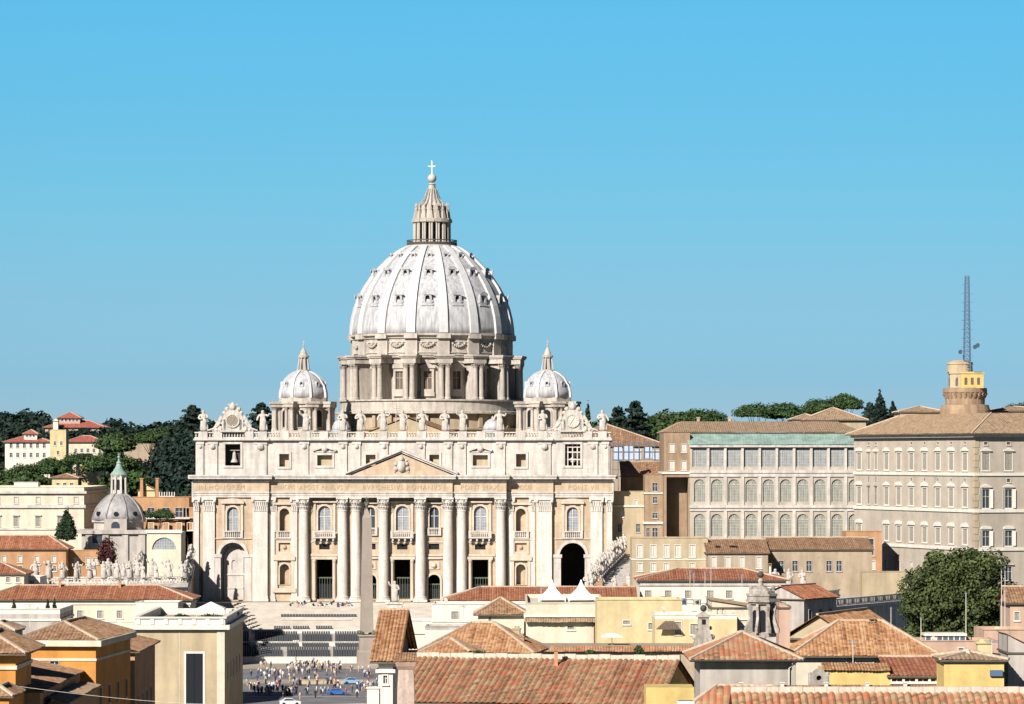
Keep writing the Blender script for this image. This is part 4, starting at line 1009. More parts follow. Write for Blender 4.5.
def limbs(mb, base, top, r, ends, rnd):
    b, t = Vector(base), Vector(top); mid = (b+t)/2+Vector((rnd.uniform(-.4,.4),rnd.uniform(-.4,.4),0))
    mb.tube(b, mid, r, r*.8, 8); mb.tube(mid, t, r*.8, r*.6, 8)
    for e in ends:
        e = Vector(e); k = t.lerp(e,.5)+Vector((0,0,-.4)); mb.tube(t-Vector((0,0,.3)), k, r*.5, r*.35, 6); mb.tube(k, e, r*.35, r*.15, 6)
PINES = []
def pine_meshes(seed, W, H, th, leaf='leaf_pine', n=7000):
    rnd = random.Random(seed); blobs = []; ends = []
    for k in range(11):
        a = rnd.uniform(0,2*PI) if k else 0; rr = W*.36*math.sqrt(rnd.random()) if k else 0
        x,y = rr*math.cos(a), rr*math.sin(a); s = W*rnd.uniform(.19,.27)
        z = H-th*.55-(rr/W)**2*th*1.6+rnd.uniform(-.08,.08)*th
        blobs.append((x,y,z,s,s,th*.5)); ends.append((x*.9,y*.9,z-th*.15))
    g = MB(); leaves(g, blobs, n, .46, rnd, .45, .32); o = g.build('crown', M[leaf]); cm = o.data; bpy.data.objects.remove(o)
    g = MB(); limbs(g, (0,0,-1.5), (0,0,H-th*2.0), .5, ends[:8], rnd); o = g.build('trunk', M['bark']); tm = o.data; bpy.data.objects.remove(o)
    return cm, tm
def plant(name, label, cat, loc, meshes, group=None, s=1.0, rz=0.0):
    r = thing(name, label, cat, loc, rz, group)
    for nm, me in zip(('crown','trunk'), meshes): link(nm, me, r).scale = (s,)*3
    return r
# ================================================================== GROUND AND HILLS
GZ = -11.0
g = MB()
g.poly([(-9000,0,GZ),(9000,0,GZ),(9000,12000,GZ),(-9000,12000,GZ)]); struct(g.build('ground', M['street']))
def terrain(name, xs, ys, fn, mat):
    g = MB(); i = g.add([(x,y,fn(x,y)) for y in ys for x in xs]); n = len(xs)
    for b in range(len(ys)-1):
        for a in range(n-1): g.face((i+b*n+a,i+b*n+a+1,i+(b+1)*n+a+1,i+(b+1)*n+a))
    return struct(g.build(name, mat, smooth=True))
def lin(v, pts):
    if v <= pts[0][0]: return pts[0][1]
    for (a,p),(b,q) in zip(pts,pts[1:]):
        if v <= b: return p+(q-p)*(v-a)/(b-a)
    return pts[-1][1]
# left hill: rises behind the basilica's south side; profile given along the azimuth (x/y) and the distance
def hill_l(x,y):
    az = x/y
    top = lin(az, [(-.36,52),(-.16,48),(-.12,50),(-.09,36),(-.072,36),(-.05,18),(-.02,-14)])
    f = lin(y, [(1120,0),(1300,.42),(1500,.68),(1700,1.0),(2000,1.0),(2400,.2)])
    return -14+ (top+14)*f + 1.5*math.sin(x*.05)*math.sin(y*.04)
terrain('hill', [-900+k*22 for k in range(41)], [1100+k*32 for k in range(42)], hill_l, M['hill'])
def hill_r(x,y):
    az = x/y
    top = lin(az,[(-.01,-14),(.02,36),(.05,44),(.1,46),(.16,46),(.3,36),(.4,10)])
    return -14+(top+14)*lin(y,[(1080,0),(1200,.8),(1300,1),(1700,1),(2000,.3)])
terrain('hill', [-30+k*24 for k in range(34)], [1060+k*40 for k in range(26)], hill_r, M['hill'])

# ---- woodland masses on the left hill
def wood(name, spots, seed, mat, leaf, per):
    rnd = random.Random(seed); g = MB()
    for (x,y,z,r,h) in spots:
        bl = [(x,y,z+h*.55,r,r,h*.5)]+[(x+rnd.uniform(-.6,.6)*r,y+rnd.uniform(-.6,.6)*r,z+h*rnd.uniform(.5,.9),r*.5,r*.5,h*.28) for _ in range(3)]
        leaves(g, bl, per, leaf, rnd, .7)
    return tag(g.build(name, M[mat]), kind='stuff')
rnd = random.Random(3); sp = []
for k in range(330):
    px = rnd.uniform(-40,215); y = rnd.uniform(1640,1800); x = PX(px,y)
    lim = lin(px,[(-40,412),(40,413),(52,420),(100,424),(110,417),(122,423),(150,426),(170,421),(215,421)])
    h = rnd.uniform(12,17); zt = PZ(lim+rnd.uniform(0,9)+(1800-y)*.06,y); sp.append((x,y,zt-h,rnd.uniform(6,10),h))
wood('woodland', sp, 4, 'leaf_dark', 1.0, 420)
sp=[]
for k in range(130):
    px = rnd.uniform(-20,150); y = rnd.uniform(1490,1590); x = PX(px,y)
    lim = lin(px,[(-20,428),(40,432),(48,432),(105,431),(115,427),(150,431)]); h=rnd.uniform(9,13)
    sp.append((x,y,PZ(lim+rnd.uniform(0,8),y)-h,rnd.uniform(4.5,7),h))
wood('woodland', sp, 9, 'leaf_dark', .9, 420)
sp=[]
for k in range(170):
    px = rnd.uniform(-30,140); y = rnd.uniform(1180,1400); x = PX(px,y)
    if 45<px<105 and y<1320: continue
    h=rnd.uniform(6,9); sp.append((x,y,PZ(lin(px,[(-30,472),(40,474),(60,482),(140,470)])+rnd.uniform(0,16),y)-h,rnd.uniform(4,6),h))
wood('woodland', sp, 5, 'leaf_pine', .8, 380)
sp=[]
for k in range(190):     # the dark slope right behind the south end of the facade
    px = rnd.uniform(146,235); y = rnd.uniform(1080,1290); x = PX(px,y); lim = lin(px,[(140,478),(160,452),(168,436),(180,424),(195,420),(235,424)])
    zt = PZ(lim+rnd.uniform(0,9)+(1290-y)*.33,y); h=rnd.uniform(13,18)
    sp.append((x,y,zt-h,rnd.uniform(4.5,7.5),h))
wood('woodland', sp, 6, 'leaf_dark', .75, 650)
sp=[]
for k in range(80):     # undergrowth under the pines right of the basilica
    px = rnd.uniform(598,722); y = rnd.uniform(1270,1420); x = PX(px,y); h=rnd.uniform(8,12)
    sp.append((x,y,PZ(lin(px,[(598,420),(640,418),(690,421),(722,427)])+rnd.uniform(0,14),y)-h,rnd.uniform(4,6.5),h))
wood('woodland', sp, 8, 'leaf_pine', .8, 420)
# ---- umbrella pines
PM = [pine_meshes(20+k, 22, 17, 8.0) for k in range(4)]
LP = [(48,457,1300,52,'broad umbrella pine right below the white villa wall'),(20,463,1260,50,'umbrella pine at the outer edge, below the long villa'),(110,451,1250,58,'wide low umbrella pine directly above the green copper lantern'),
 (116,432,1330,62,'largest and brightest umbrella pine, right of the yellow tower'),(151,429,1340,38,'umbrella pine above the tan rampart with bare trunks'),(76,452,1280,38,'small umbrella pine below the square yellow tower'),
 (159,508,1000,30,'single dark umbrella pine in front of the orange arcaded building'),(132,440,1360,48,'umbrella pine between the largest pine and the dark slope'),(2,471,1240,42,'lowest umbrella pine over the cream palace roof'),(172,425,1330,46,'umbrella pine on the skyline nearest the outermost saint statue')]
for k,(px,py,d,wp,lab) in enumerate(LP):
    wm = wp*d/F; s = wm/22
    plant('umbrella_pine', lab, 'pine tree', (PX(px,d),d,PZ(py,d)-17*s), PM[k%4], 'umbrella pines on the left hill', s, k*1.3)
RP = [(668,409,1330,72),(702,407,1300,58),(650,416,1360,50),(690,412,1360,56),(758,402,1400,46),(790,401,1420,50),(818,399,1400,46),(846,393,1380,48),(1022,402,1400,44)]
PR = ['umbrella pine beside the dark cedar right of the basilica','rightmost umbrella pine of the clump above the glazed loggia roof end','umbrella pine half hidden behind the dark cedar','umbrella pine in the middle of the clump right of the cedar','leftmost pine of the row over the loggia palace roof','second pine in the row over the loggia palace roof','third pine in the row over the loggia palace roof','highest pine of the row, above the pyramid roof','umbrella pine behind the right palace roof at the picture edge']
for k,(px,py,d,wp) in enumerate(RP):
    wm = wp*d/F; s = wm/22
    plant('umbrella_pine', PR[k], 'pine tree', (PX(px,d),d,PZ(py,d)-17*s), PM[(k+1)%4], 'umbrella pines behind the palaces', s, k*2.1+.4)
def cedar(seed, H, W):
    rnd = random.Random(seed); bl=[]; ends=[]
    for k in range(16):
        t = k/15; z = H*(.25+.72*t); rr = W*.5*(1-t*.75)*rnd.uniform(.5,1); a = k*2.4
        bl.append((rr*.6*math.cos(a),rr*.6*math.sin(a),z,rr*.75+.5,rr*.75+.5,H*.035+.4)); ends.append((rr*.6*math.cos(a),rr*.6*math.sin(a),z-.3))
    g=MB(); leaves(g,bl,2600,.6,rnd,.4,.5); o=g.build('crown',M['leaf_dark']); cm=o.data; bpy.data.objects.remove(o)
    g=MB(); g.tube((0,0,-1),(0,0,H*.95),.6,.1,8)
    for e in ends: g.tube((0,0,e[2]-.6),e,.18,.06,5)
    o=g.build('trunk',M['bark']); tm=o.data; bpy.data.objects.remove(o); return cm,tm
def conifer(seed, H, W):
    rnd = random.Random(seed); bl=[]
    for k in range(14):
        t=k/13; rr=W*.5*(1-t)+.25; z=H*(.12+.86*t)
        for j in range(4 if k<11 else 1):
            a=j*PI/2+k*.7; bl.append((rr*.62*math.cos(a),rr*.62*math.sin(a),z,rr*.5+.2,rr*.5+.2,H*.028+.15))
    g=MB(); leaves(g,bl,2400,.5,rnd,.4); o=g.build('crown',M['leaf_dark']); cm=o.data; bpy.data.objects.remove(o)
    g=MB(); g.tube((0,0,-1),(0,0,H*.97),.4,.06,8); o=g.build('trunk',M['bark']); tm=o.data; bpy.data.objects.remove(o); return cm,tm
def cypress(seed,H,W,mat='leaf_cypress',n=1600,leaf=.28):
    rnd=random.Random(seed); bl=[(rnd.uniform(-.06,.06)*W,rnd.uniform(-.06,.06)*W,H*(.12+.82*t/9),max(.12,W*.5*(1-(t/9)**1.7)*.95),max(.12,W*.5*(1-(t/9)**1.7)*.95),H*.11) for t in range(10)]
    g=MB(); leaves(g,bl,n,leaf,rnd,.6); o=g.build('crown',M[mat]); cm=o.data; bpy.data.objects.remove(o)
    g=MB(); g.tube((0,0,-.3),(0,0,H*.7),W*.08,W*.03,7); o=g.build('trunk',M['bark']); tm=o.data; bpy.data.objects.remove(o); return cm,tm
def put(px, py_top, py_base, d, fn, seed, name, label, wpx, **k):
    H=(py_base-py_top)*d/F; W=wpx*d/F; return plant(name,label,'tree',(PX(px,d),d,PZ(py_base,d)),fn(seed,H,W,**k))
put(636,402,450,1250,cedar,1,'cedar_tree','dark layered cedar right of the pale clock gable',46)
put(618,408,448,1260,cedar,2,'cedar_tree','smaller dark cedar directly above the scaffolded roof',34)
put(193,406,436,1330,cedar,3,'cedar_tree','dark cedar rising just left of the outermost saint statue',36)
put(262,404,440,1300,cedar,6,'cedar_tree','rounded dark tree between the dark clock gable and the minor dome',40)
put(880,390,432,1150,conifer,4,'monkey_puzzle_tree','dark pointed conifer between the two palace roofs',20)
put(893,402,430,1150,conifer,5,'conifer_tree','small conifer just right of the pointed one between the palaces',12)
put(588,402,436,1250,cypress,7,'cypress_tree','thin cypress beside the pale clock gable',8,n=900,leaf=.5)
put(870,404,432,1160,cedar,8,'evergreen_tree','dark bushy evergreen left of the pointed conifer',22)
# ---- villas on the hill
def hb(name,label,px0,px1,pyt,d,dep,wall,roof,front=(),pyb=None,**k):
    z1=PZ(pyt,d); z0=(PZ(pyb,d) if pyb else z1-16); x0,x1=PXB(px0,px1,d)
    return house(name,label,'building',x0,x1,d,d+dep,z0,z1,wall,roof,front,**k)
M['tile_pink']=tiles('pinkish_red_tiles',[(.30,.075,.06),(.38,.11,.085),(.44,.15,.11)],.6,.5,.4,(.36,.16,.12),.3)
d=1450; mp=F/d
hb('villa','long white hillside villa with red roof',5,50,442,d,14,'white',('hip',2.6,.8,'tile_pink'),row(6,2.5,16,12.3,1.1,1.8,'dark')+row(6,2.5,16,8.5,1.1,1.8,'dark'),pyb=478)
hb('villa','small white roof turret with pink roof over the long hillside villa',24,37,434,1452,6,'white',('hip',1.8,.6,'tile_pink'),row(3,1.3,4,1.6,.8,1.2,'dark'),pyb=441)
hb('watch_tower','square yellow tower beside the long white villa',50,66,432,1440,9,'yellow',('flat',.8,1,'yellow'),row(2,2,4.6,8.4,.9,1.6,'dark')+row(1,0,6.5,4.6,.9,1.6,'dark')+row(2,2,4.6,1.2,.9,1.6,'dark'),pyb=466)
hb('villa','cream villa wing with red roof right of the yellow tower',66,103,442,1462,12,'cream',('hip',2.6,.8,'tile_pink'),row(5,4,14,10.5,1.0,1.6,'dark')+row(5,4,14,7,1.0,1.6,'dark'),pyb=478)
d=1600
hb('villa','pinkish villa on the ridge with low wings and a central storey',45,105,427.5,d,16,'pink',('hip',3.2,.9,'tile_pink'),row(10,2,26,8,1.1,1.7,'dark'),pyb=450)
hb('villa','upper storey of the ridge villa with red roof',59,80,418,d+4,9,'pink',('hip',2.6,.8,'tile_pink'),row(5,1.5,8.2,4.6,.9,1.4,'dark'),pyb=432)
hb('water_tank','small white dome hut left of the ridge villa',53,58,421,d-4,3,'white',('hip',1.2,.2,'white'),pyb=432)
hb('rampart','tan rampart wall behind bare pine trunks',124,160,446,1350,3,'tan',('flat',.8,0,'tan'),pyb=490)
hb('house','small yellow house beneath the umbrella pines',52,78,478,1180,10,'yellow',('hip',1.4,.5,'tile_brown'),row(3,2,6.5,4,1.0,1.7,'dark'),pyb=500)
hb('garden_wall','sunlit yellow wall among the pine trunks',80,97,463,1290,3,'yellow',('flat',.6,0,'yellow'),pyb=492)
# ================================================================== MIDDLE DISTANCE
def H(name,label,px0,px1,pyt,d,dep,wall,roof=None,front=(),z0=GZ,**k):
    """building measured off the photograph at its own distance"""
    x0,x1=PXB(px0,px1,d); return house(name,label,k.pop('cat','building'),x0,x1,d,d+dep,z0,PZ(pyt,d),wall,roof,front,**k)
def W(d, px0, z0, specs, style):
    """windows given as (px centre, py top, py bottom, px width)"""
    return [((p-px0)*d/F, PZ(b,d)-z0, wd*d/F, (b-t)*d/F, style) for p,t,b,wd in specs]
# ---- left: the cream palace, the small domed church, the red-roofed house
d=1000
H('palace','long cream palace behind the small domed church, with pale bands and low parapet',-40,84,491,d,57,'cream',('flat',1.1,0,'cream'),
  W(d,-40,GZ,[(p,517,526,4.5) for p in (-20,-2,16,38,60)],'hood')+W(d,-40,GZ,[(p,497,503,4) for p in (-20,-2,16,38,60,76)],'pale'),bands=[(PZ(508,d)-GZ,.9,.5),(PZ(530,d)-GZ,.5,.25)],cornice=.8,trim='trav_light')
H('roof_hut','small white flat hut on the parapet of the cream palace',14,38,483.5,1004,5,'white',('flat',.3,0,'white'),z0=PZ(489,1004))
o=H('palace','orange arcaded building between the small domed church and the basilica',128,189,500,1020,18,'orange_pale',('flat',.8,0,'orange_pale'),
  W(1020,128,GZ,[(p,508,517,7) for p in (151,166,179,190)],'plain')+W(1020,128,GZ,[(p,523,530,5) for p in (151,166,179,190)],'shut'),bands=[(PZ(519,1020)-GZ,.5,.2)])
H('roof_house','small yellow gabled house on the orange arcaded building',138,155,490,1024,6,'yellow',('gable_y',1.4,.3,'tile_brown'),z0=PZ(500,1024))
for px,lab in ((141,'brick chimney shaft at the outer end of the small yellow roof house'),(156.5,'brick chimney shaft between the yellow roof house and the white railing')):
    g=MB(); dd=1021; x=PX(px,dd); g.frus(x,dd+2,.95,.95,PZ(499,dd),.8,.8,PZ(479,dd)); g.box(x-.55,x+.55,dd+1.45,dd+2.55,PZ(479,dd),PZ(478,dd)); tag(g.build('chimney_shaft',M['orange_pale']),lab,'chimney',None)
g=MB(); dd=1021
for k in range(7): x=PX(159+k*2.5,dd); g.box(x-.12,x+.12,dd+1,dd+1.24,PZ(499,dd),PZ(492,dd))
g.box(PX(159,dd),PX(174,dd),dd+1.02,dd+1.22,PZ(497,dd),PZ(496,dd)); tag(g.build('railing',M['white']),'white roof railing on the orange arcaded building','railing')
# the small church with lead dome and green copper lantern
d=940; X=PX(115.5,d)
ch=thing('domed_church','small church with weathered lead dome and green copper lantern cap','church',(X,d+8,GZ))
zz=lambda py: PZ(py,d)-GZ
g=MB(); g.box(-9,9,-8,8,0,zz(534)); 
for s in (-1,1): g.box(s*7-.9,s*7+.9,-8.5,-8.003,0,zz(534)); g.box(s*2.6-.8,s*2.6+.8,-8.5,-8.004,0,zz(534))
g.box(-9.8,9.8,-8.9,8.6,zz(533.9),zz(530)); o8=[(6.9*math.cos(R(22.5+45*k)),6.9*math.sin(R(22.5+45*k))) for k in range(8)]
g.prism(o8,zz(530),zz(521)); g.prism([(p[0]*1.08,p[1]*1.08) for p in o8],zz(522.5),zz(520.6)); g.box(-3,3,-8.3,-6.0,zz(530),zz(519))
g.build('wall',M['grey_wall'],ch)
g=MB(); g.plate([(-7.2,zz(543)),(-3.6,zz(543)),(-3.6,zz(536)),(-7.2,zz(536))],[],-8.12,-8.005); g.build('window',M['glass'],ch)
g=MB(); g.plate(arch(0,2.2,zz(528),zz(521.5)),[],-8.42,-8.302); g.build('window',M['glass'],ch)
g=MB(); R0=7.2; g.lathe([(R0,zz(520.6)),(6.9,zz(515)),(6.0,zz(508)),(4.5,zz(501)),(2.9,zz(496)),(2.0,zz(494))],32); dm=g.build('dome',M['lead_dark'],ch,True)
for k in range(8):
    r=MB(); pr=[(R0,zz(520.6)),(6.9,zz(515)),(6.0,zz(508)),(4.5,zz(501)),(2.9,zz(496)),(2.0,zz(494))]
    for p,q in zip(pr,pr[1:]): r.bar((0,-p[0]-.08,p[1]),(0,-q[0]-.08,q[1]),.5,.4)
    o=r.build('rib',M['lead_dark'],dm); o.rotation_euler=(0,0,R(22.5+45*k))
for k in range(8):
    r=MB(); r.plate([(math.cos(PI*j/8)*.62,zz(514)+math.sin(PI*j/8)*.62) for j in range(16)],[],-7.15,-6.2); o=r.build('round_window',M['dark'],dm); o.rotation_euler=(0,0,R(45*k))
g=MB(); g.prism([(1.85*math.cos(R(22.5+45*k)),1.85*math.sin(R(22.5+45*k))) for k in range(8)],zz(494.2),zz(475)); g.prism([(2.2*math.cos(R(22.5+45*k)),2.2*math.sin(R(22.5+45*k))) for k in range(8)],zz(476.5),zz(475)); 
for k in range(8): a=R(22.5+45*k); g.bar((2.0*math.cos(a),2.0*math.sin(a),zz(494)),(1.9*math.cos(a),1.9*math.sin(a),zz(476.5)),.5,.5)
ln=g.build('lantern',M['trav_light'],ch)
for k in range(8):
    r=MB(); r.plate(arch(0,.75,zz(490),zz(479.5),6),[],-1.82,-1.73); o=r.build('lantern_opening',M['dark'],ln); o.rotation_euler=(0,0,R(45*k))
g=MB(); g.lathe([(2.35,zz(475)),(2.1,zz(473.5)),(1.5,zz(471)),(.9,zz(467)),(.6,zz(464)),(.75,zz(463)),(.3,zz(461)),(.14,zz(458))],16); g.ball((0,0,zz(457)),.4,8,6); g.box(-.07,.07,-.07,.07,zz(456.4),zz(452.5)); g.box(-.45,.45,-.06,.06,zz(454.4),zz(454)); g.build('copper_cap',M['copper'],ch)
plant('cypress_tree','dark cone shaped cypress before the cream palace wall','tree',(PX(67,930),930,PZ(540,930)),cypress(31,PZ(508,930)-PZ(540,930),5.8,n=4200,leaf=.3))
d=900
H('house','house with long dull red roof and dormer vents, below the cream palace',-30,66,549,d,10,'orange_pale',('hip',3.3,.7,'tile_red'),W(d,-30,GZ,[(p,556,562,4) for p in (-14,4,20,37,54)],'pale')+W(d,-30,GZ,[(p,566,571,4) for p in (-14,4,20,37,54)],'dark'))
H('house','low pale orange block with flat top in front of the small domed church',67,101,553,905,9,'orange_pale',('flat',.6,0,'orange_pale'),W(905,67,GZ,[(p,558,564,4) for p in (76,88,96)],'pale'))
rr=random.Random(77); g=MB(); leaves(g,[(0,0,6,2.2,2.2,3.2),(.8,0,4,1.8,1.8,2),(-.9,.3,4.4,1.6,1.6,2.2)],1400,.32,rr,.5); oc=g.build('crown',leafmat('plum_leaves',(.07,.022,.02))); cm=oc.data; bpy.data.objects.remove(oc)
g=MB(); limbs(g,(0,0,-14),(0,0,4),.3,[(1,0,5.5),(-1,.3,5.5),(.2,.8,6.5)],rr); oc=g.build('trunk',M['bark']); tm=oc.data; bpy.data.objects.remove(oc)
plant('plum_tree','dark red leaved tree in front of the small domed church','tree',(PX(107,880),880,PZ(574,880)),(cm,tm))
# chapel front with half-round window
d=885; x0,x1=PXB(147,181,d)
ca=thing('chapel','white flat gable wall with half round grey window beside the basilica','building',((x0+x1)/2,d,GZ)); w_=x1-x0; zt=PZ(531,d)-GZ
lun=[(3.0*math.cos(PI*k/12),PZ(549.5,d)-GZ+3.0*math.sin(PI*k/12)) for k in range(13)]
g=MB(); g.plate(rect(0,w_,0,zt),[lun],0,.6); g.box(-w_/2,w_/2,.6,12,0,zt-.3); g.build('wall',M['cream'],ca)
g=MB(); g.plate(lun,[],.35,.45); g.build('window',M['glass_pale'],ca)
g=MB(); g.box(-w_/2-.3,w_/2+.3,-.4,-.003,zt-.5,zt+.3); g.build('cornice',M['white'],ca)

# ---- colonnades and straight arms with their crowds of statues
def wing(name,label,pts_outer,pts_inner,zt,mat='trav_light'):
    """long gallery following a line; zt: height at each station"""
    r=thing(name,label,'colonnade',(0,0,0)); n=len(zt)
    g=MB()
    def strip(lo,up,o0=0.0,o1=0.0):
        a=g.add([(p[0],p[1],lo if not callable(lo) else lo(k)) for k,p in enumerate(pts_outer)]); b=g.add([(p[0],p[1],up(k)) for k,p in enumerate(pts_outer)])
        c=g.add([(p[0],p[1],lo if not callable(lo) else lo(k)) for k,p in enumerate(pts_inner)]); e=g.add([(p[0],p[1],up(k)) for k,p in enumerate(pts_inner)])
        for k in range(n-1):
            g.face((a+k,a+k+1,b+k+1,b+k)); g.face((c+k+1,c+k,e+k,e+k+1)); g.face((b+k,b+k+1,e+k+1,e+k)); g.face((a+k+1,a+k,c+k,c+k+1))
        g.face((a,b,e,c)); g.face((a+n-1,c+n-1,e+n-1,b+n-1))
    strip(GZ,lambda k:zt[k]); wl=g.build('wall',M[mat],r)
    # cornice and parapet along both edges
    for nm,pts,oth in (('balustrade',pts_outer,pts_inner),('balustrade',pts_inner,pts_outer)):
        g=MB()
        for k in range(n-1):
            p,q=Vector((*pts[k],0)),Vector((*pts[k+1],0)); inn=(Vector((*oth[k],0))-p).normalized()
            up=lambda j,h:Vector((0,0,zt[j]+h))
            g.bar(p-inn*.35+up(k,-.35),q-inn*.35+up(k+1,-.35),1.1,.7); g.bar(p+inn*.25+up(k,.18),q+inn*.25+up(k+1,.18),.6,.3); g.bar(p+inn*.25+up(k,1.35),q+inn*.25+up(k+1,1.35),.55,.25)
            L=(q-p).length; m=max(2,int(L/.8))
            for j in range(m):
                t=(j+.5)/m; s_=p.lerp(q,t)+inn*.25; z=zt[k]*(1-t)+zt[k+1]*t; wd=.5 if j%5==0 else .2
                g.box(s_.x-wd/2,s_.x+wd/2,s_.y-wd/2,s_.y+wd/2,z+.3,z+1.25)
        g.build(nm,M['marble'],r)
    # engaged columns on the outer face
    return r
def along(pts,zt,step,off=0.0):
    out=[]; acc=off
    for k in range(len(pts)-1):
        p,q=Vector(pts[k]),Vector(pts[k+1]); L=(q-p).length
        while acc<=L:
            t=acc/L; s=p.lerp(q,t); out.append((s.x,s.y,zt[k]*(1-t)+zt[k+1]*t)); acc+=step
        acc-=L
    return out
def statues_on(pts,zt,step,off,label,group,face,seed):
    rd=random.Random(seed)
    for (x,y,z) in along(pts,zt,step,off):
        statue('colonnade_statue',label,'statue',(x,y,z+1.48),face+rd.uniform(-.7,.7),rd.randrange(4),rd.uniform(.62,.86),None,group,None)
LO=[(-113,834),(-95,834),(-77,842)]; LI=[(-113,849),(-93,849),(-80,855)]; LZ=[9.4,9.4,9.4]
H('house','small cream house with red hipped roof left of the white colonnade',-30,24,574,812,12,'cream',('hip',2.4,.6,'tile_red'),W(812,-30,GZ,[(p,577,582,4) for p in (-18,-4,8,18)],'shut'))
H('house','low flat white block between the small red hipped roof and the colonnade',25,40,579,820,12,'white',('flat',.5,0,'white'),W(820,25,GZ,[(32,581,585,4)],'dark'))
wing('colonnade','white colonnade roof with balustrade behind the long red roofed building',LO,LI,LZ)
statues_on(LO,LZ,3.2,1.0,'white stone statue on the front balustrade of the south colonnade','statues on the south colonnade front',0,5)
statues_on(LI,LZ,3.6,2.0,'white stone statue on the rear balustrade of the south colonnade','statues on the south colonnade rear',0,6)
AO=[(-79,858),(-83,912),(-87.2,966)]; AI=[(-92,858),(-96,912),(-100,966)]; AZ=[8.0,9.0,10.3]
wing('gallery_wing','straight stone gallery with statues joining colonnade and basilica, its inner wall in deep shade',AI,AO,AZ)
statues_on(AO,AZ,4.2,2.0,'white stone statue on the inner edge of the south gallery','statues along the south gallery inner edge',R(60),7)
statues_on(AI,AZ,6.5,2.0,'white stone statue on the outer edge of the south gallery','statues along the south gallery outer edge',R(-60),8)
BO=[(19.6,886),(24.6,926),(30.5,966)]; BI=[(34,886),(38,926),(42.5,966)]; BZ=[6.4,9.6,13.0]
wing('gallery_wing','sloping grey roofed gallery with white statues running up to the basilica end by the palace',BI,BO,BZ)
statues_on(BO,BZ,3.8,.5,'white stone statue on the piazza edge of the north gallery','statues along the north gallery piazza edge',R(-50),9)
statues_on(BI,BZ,5.0,1.0,'white stone statue on the far edge of the north gallery','statues along the north gallery far edge',R(50),10)
CO=[(17.5,868),(36,868)]; CI=[(17.5,882),(36,882)]; CZ=[5.6,5.6]
wing('colonnade','white colonnade end below the north gallery with a tight row of statues',CO,CI,CZ)
statues_on(CO,CZ,3.4,.8,'large white stone statue at the end of the north colonnade','statues on the north colonnade end',0,11)
DO=[(58,716),(67,731),(75,745),(82.5,759),(88,774)]; DI=[(40,728),(50,742),(59,756),(66,769),(72,784)]; DZ=[8.9]*5
wing('colonnade','curved colonnade with white parapet and shaded outer wall beside the big tree',DO,DI,DZ)
statues_on([(52,790),(66,800)],[8.9,8.9],4.0,.5,'white stone statue before the low tan building','statues before the low tan building',0,12)
wing('colonnade','short colonnade stretch carrying statues before the low tan building',[(50,788),(67,799)],[(44,800),(60,812)],[8.9,8.9])

# ---- right: chapel, wings, loggias, palaces
H('chapel','long chapel with brown gabled roof behind the basilica shoulder',548,668,446,1016,38,'tan',('hip',6.4,.6,'tile_brown'))
g=MB(); dd=1008
for k in range(11): x=PX(613+k*5.2,dd); g.box(x-.1,x+.1,dd,dd+.2,PZ(490,dd),PZ(441,dd))
for py in (444,452,460,470): g.box(PX(612,dd),PX(667,dd),dd+.02,dd+.18,PZ(py,dd),PZ(py-.6,dd))
sc=tag(g.build('scaffold',M['steel']),'scaffold with pale blue sheeting beside the basilica shoulder','scaffold')
for a,b_,t,u in ((614,622,447,461),(623,633,446,460),(635,641,449,461),(644,652,447,458),(653,659,450,462),(660,666,446,460)):
    g=MB(); g.box(PX(a,dd),PX(b_,dd),dd+.25,dd+.32,PZ(u,dd),PZ(t,dd)); g.build('sheeting',plain('pale_blue_sheet',(.48,.55,.66),.8,var=.15),sc)
H('house','brown brick house with tiled lean-to roof under the scaffold',622,692,476,985,12,'brick',('shed_back',4.0,.4,'tile_brown'))
H('house','plain tan wall building between the north gallery and the dark palace recess',606,648,494,972,14,'tan_pale',('flat',.7,0,'tan_pale'),W(972,606,GZ,[(620,524,532,4),(638,524,532,3.5)],'plain')+W(972,606,GZ,[(636,500,505,3),(622,512,517,3)],'white'),bands=[(PZ(507,972)-GZ,.5,.3)])
H('tower_house','narrow brown tower house with stacked windows left of the dark recess',645,667,477,965,14,'brick',('flat',.6,0,'brick'),W(965,645,GZ,[(655,483,491,5),(655,497,503,4),(655,513,518,5),(655,528,537,5)],'plain')+W(965,645,GZ,[(648,528,537,3)],'plain'),bands=[(PZ(524,965)-GZ,.6,.5),(PZ(494,965)-GZ,.4,.3)])
d=957
o=H('palace_wing','brown palace wing with a tall dark recess beside the glazed loggias',664,690,433,d,30,'brick',None,W(d,664,GZ,[(678,477,540,23)],None)+W(d,664,GZ,[(672,444,452,5),(684,444,452,5),(672,461,470,5),(684,461,470,5)],'pale'),core=False,bands=[(PZ(474,d)-GZ,.6,.4)],)
g=MB(); g.box(.5,(690-664)*d/F-.5,6,6.4,0,PZ(436,d)-GZ); g.box(.46,(690-664)*d/F-.46,.5,6,PZ(478,d)-GZ,PZ(477,d)-GZ+.6); g.build('recess_wall',M['brick'],o)
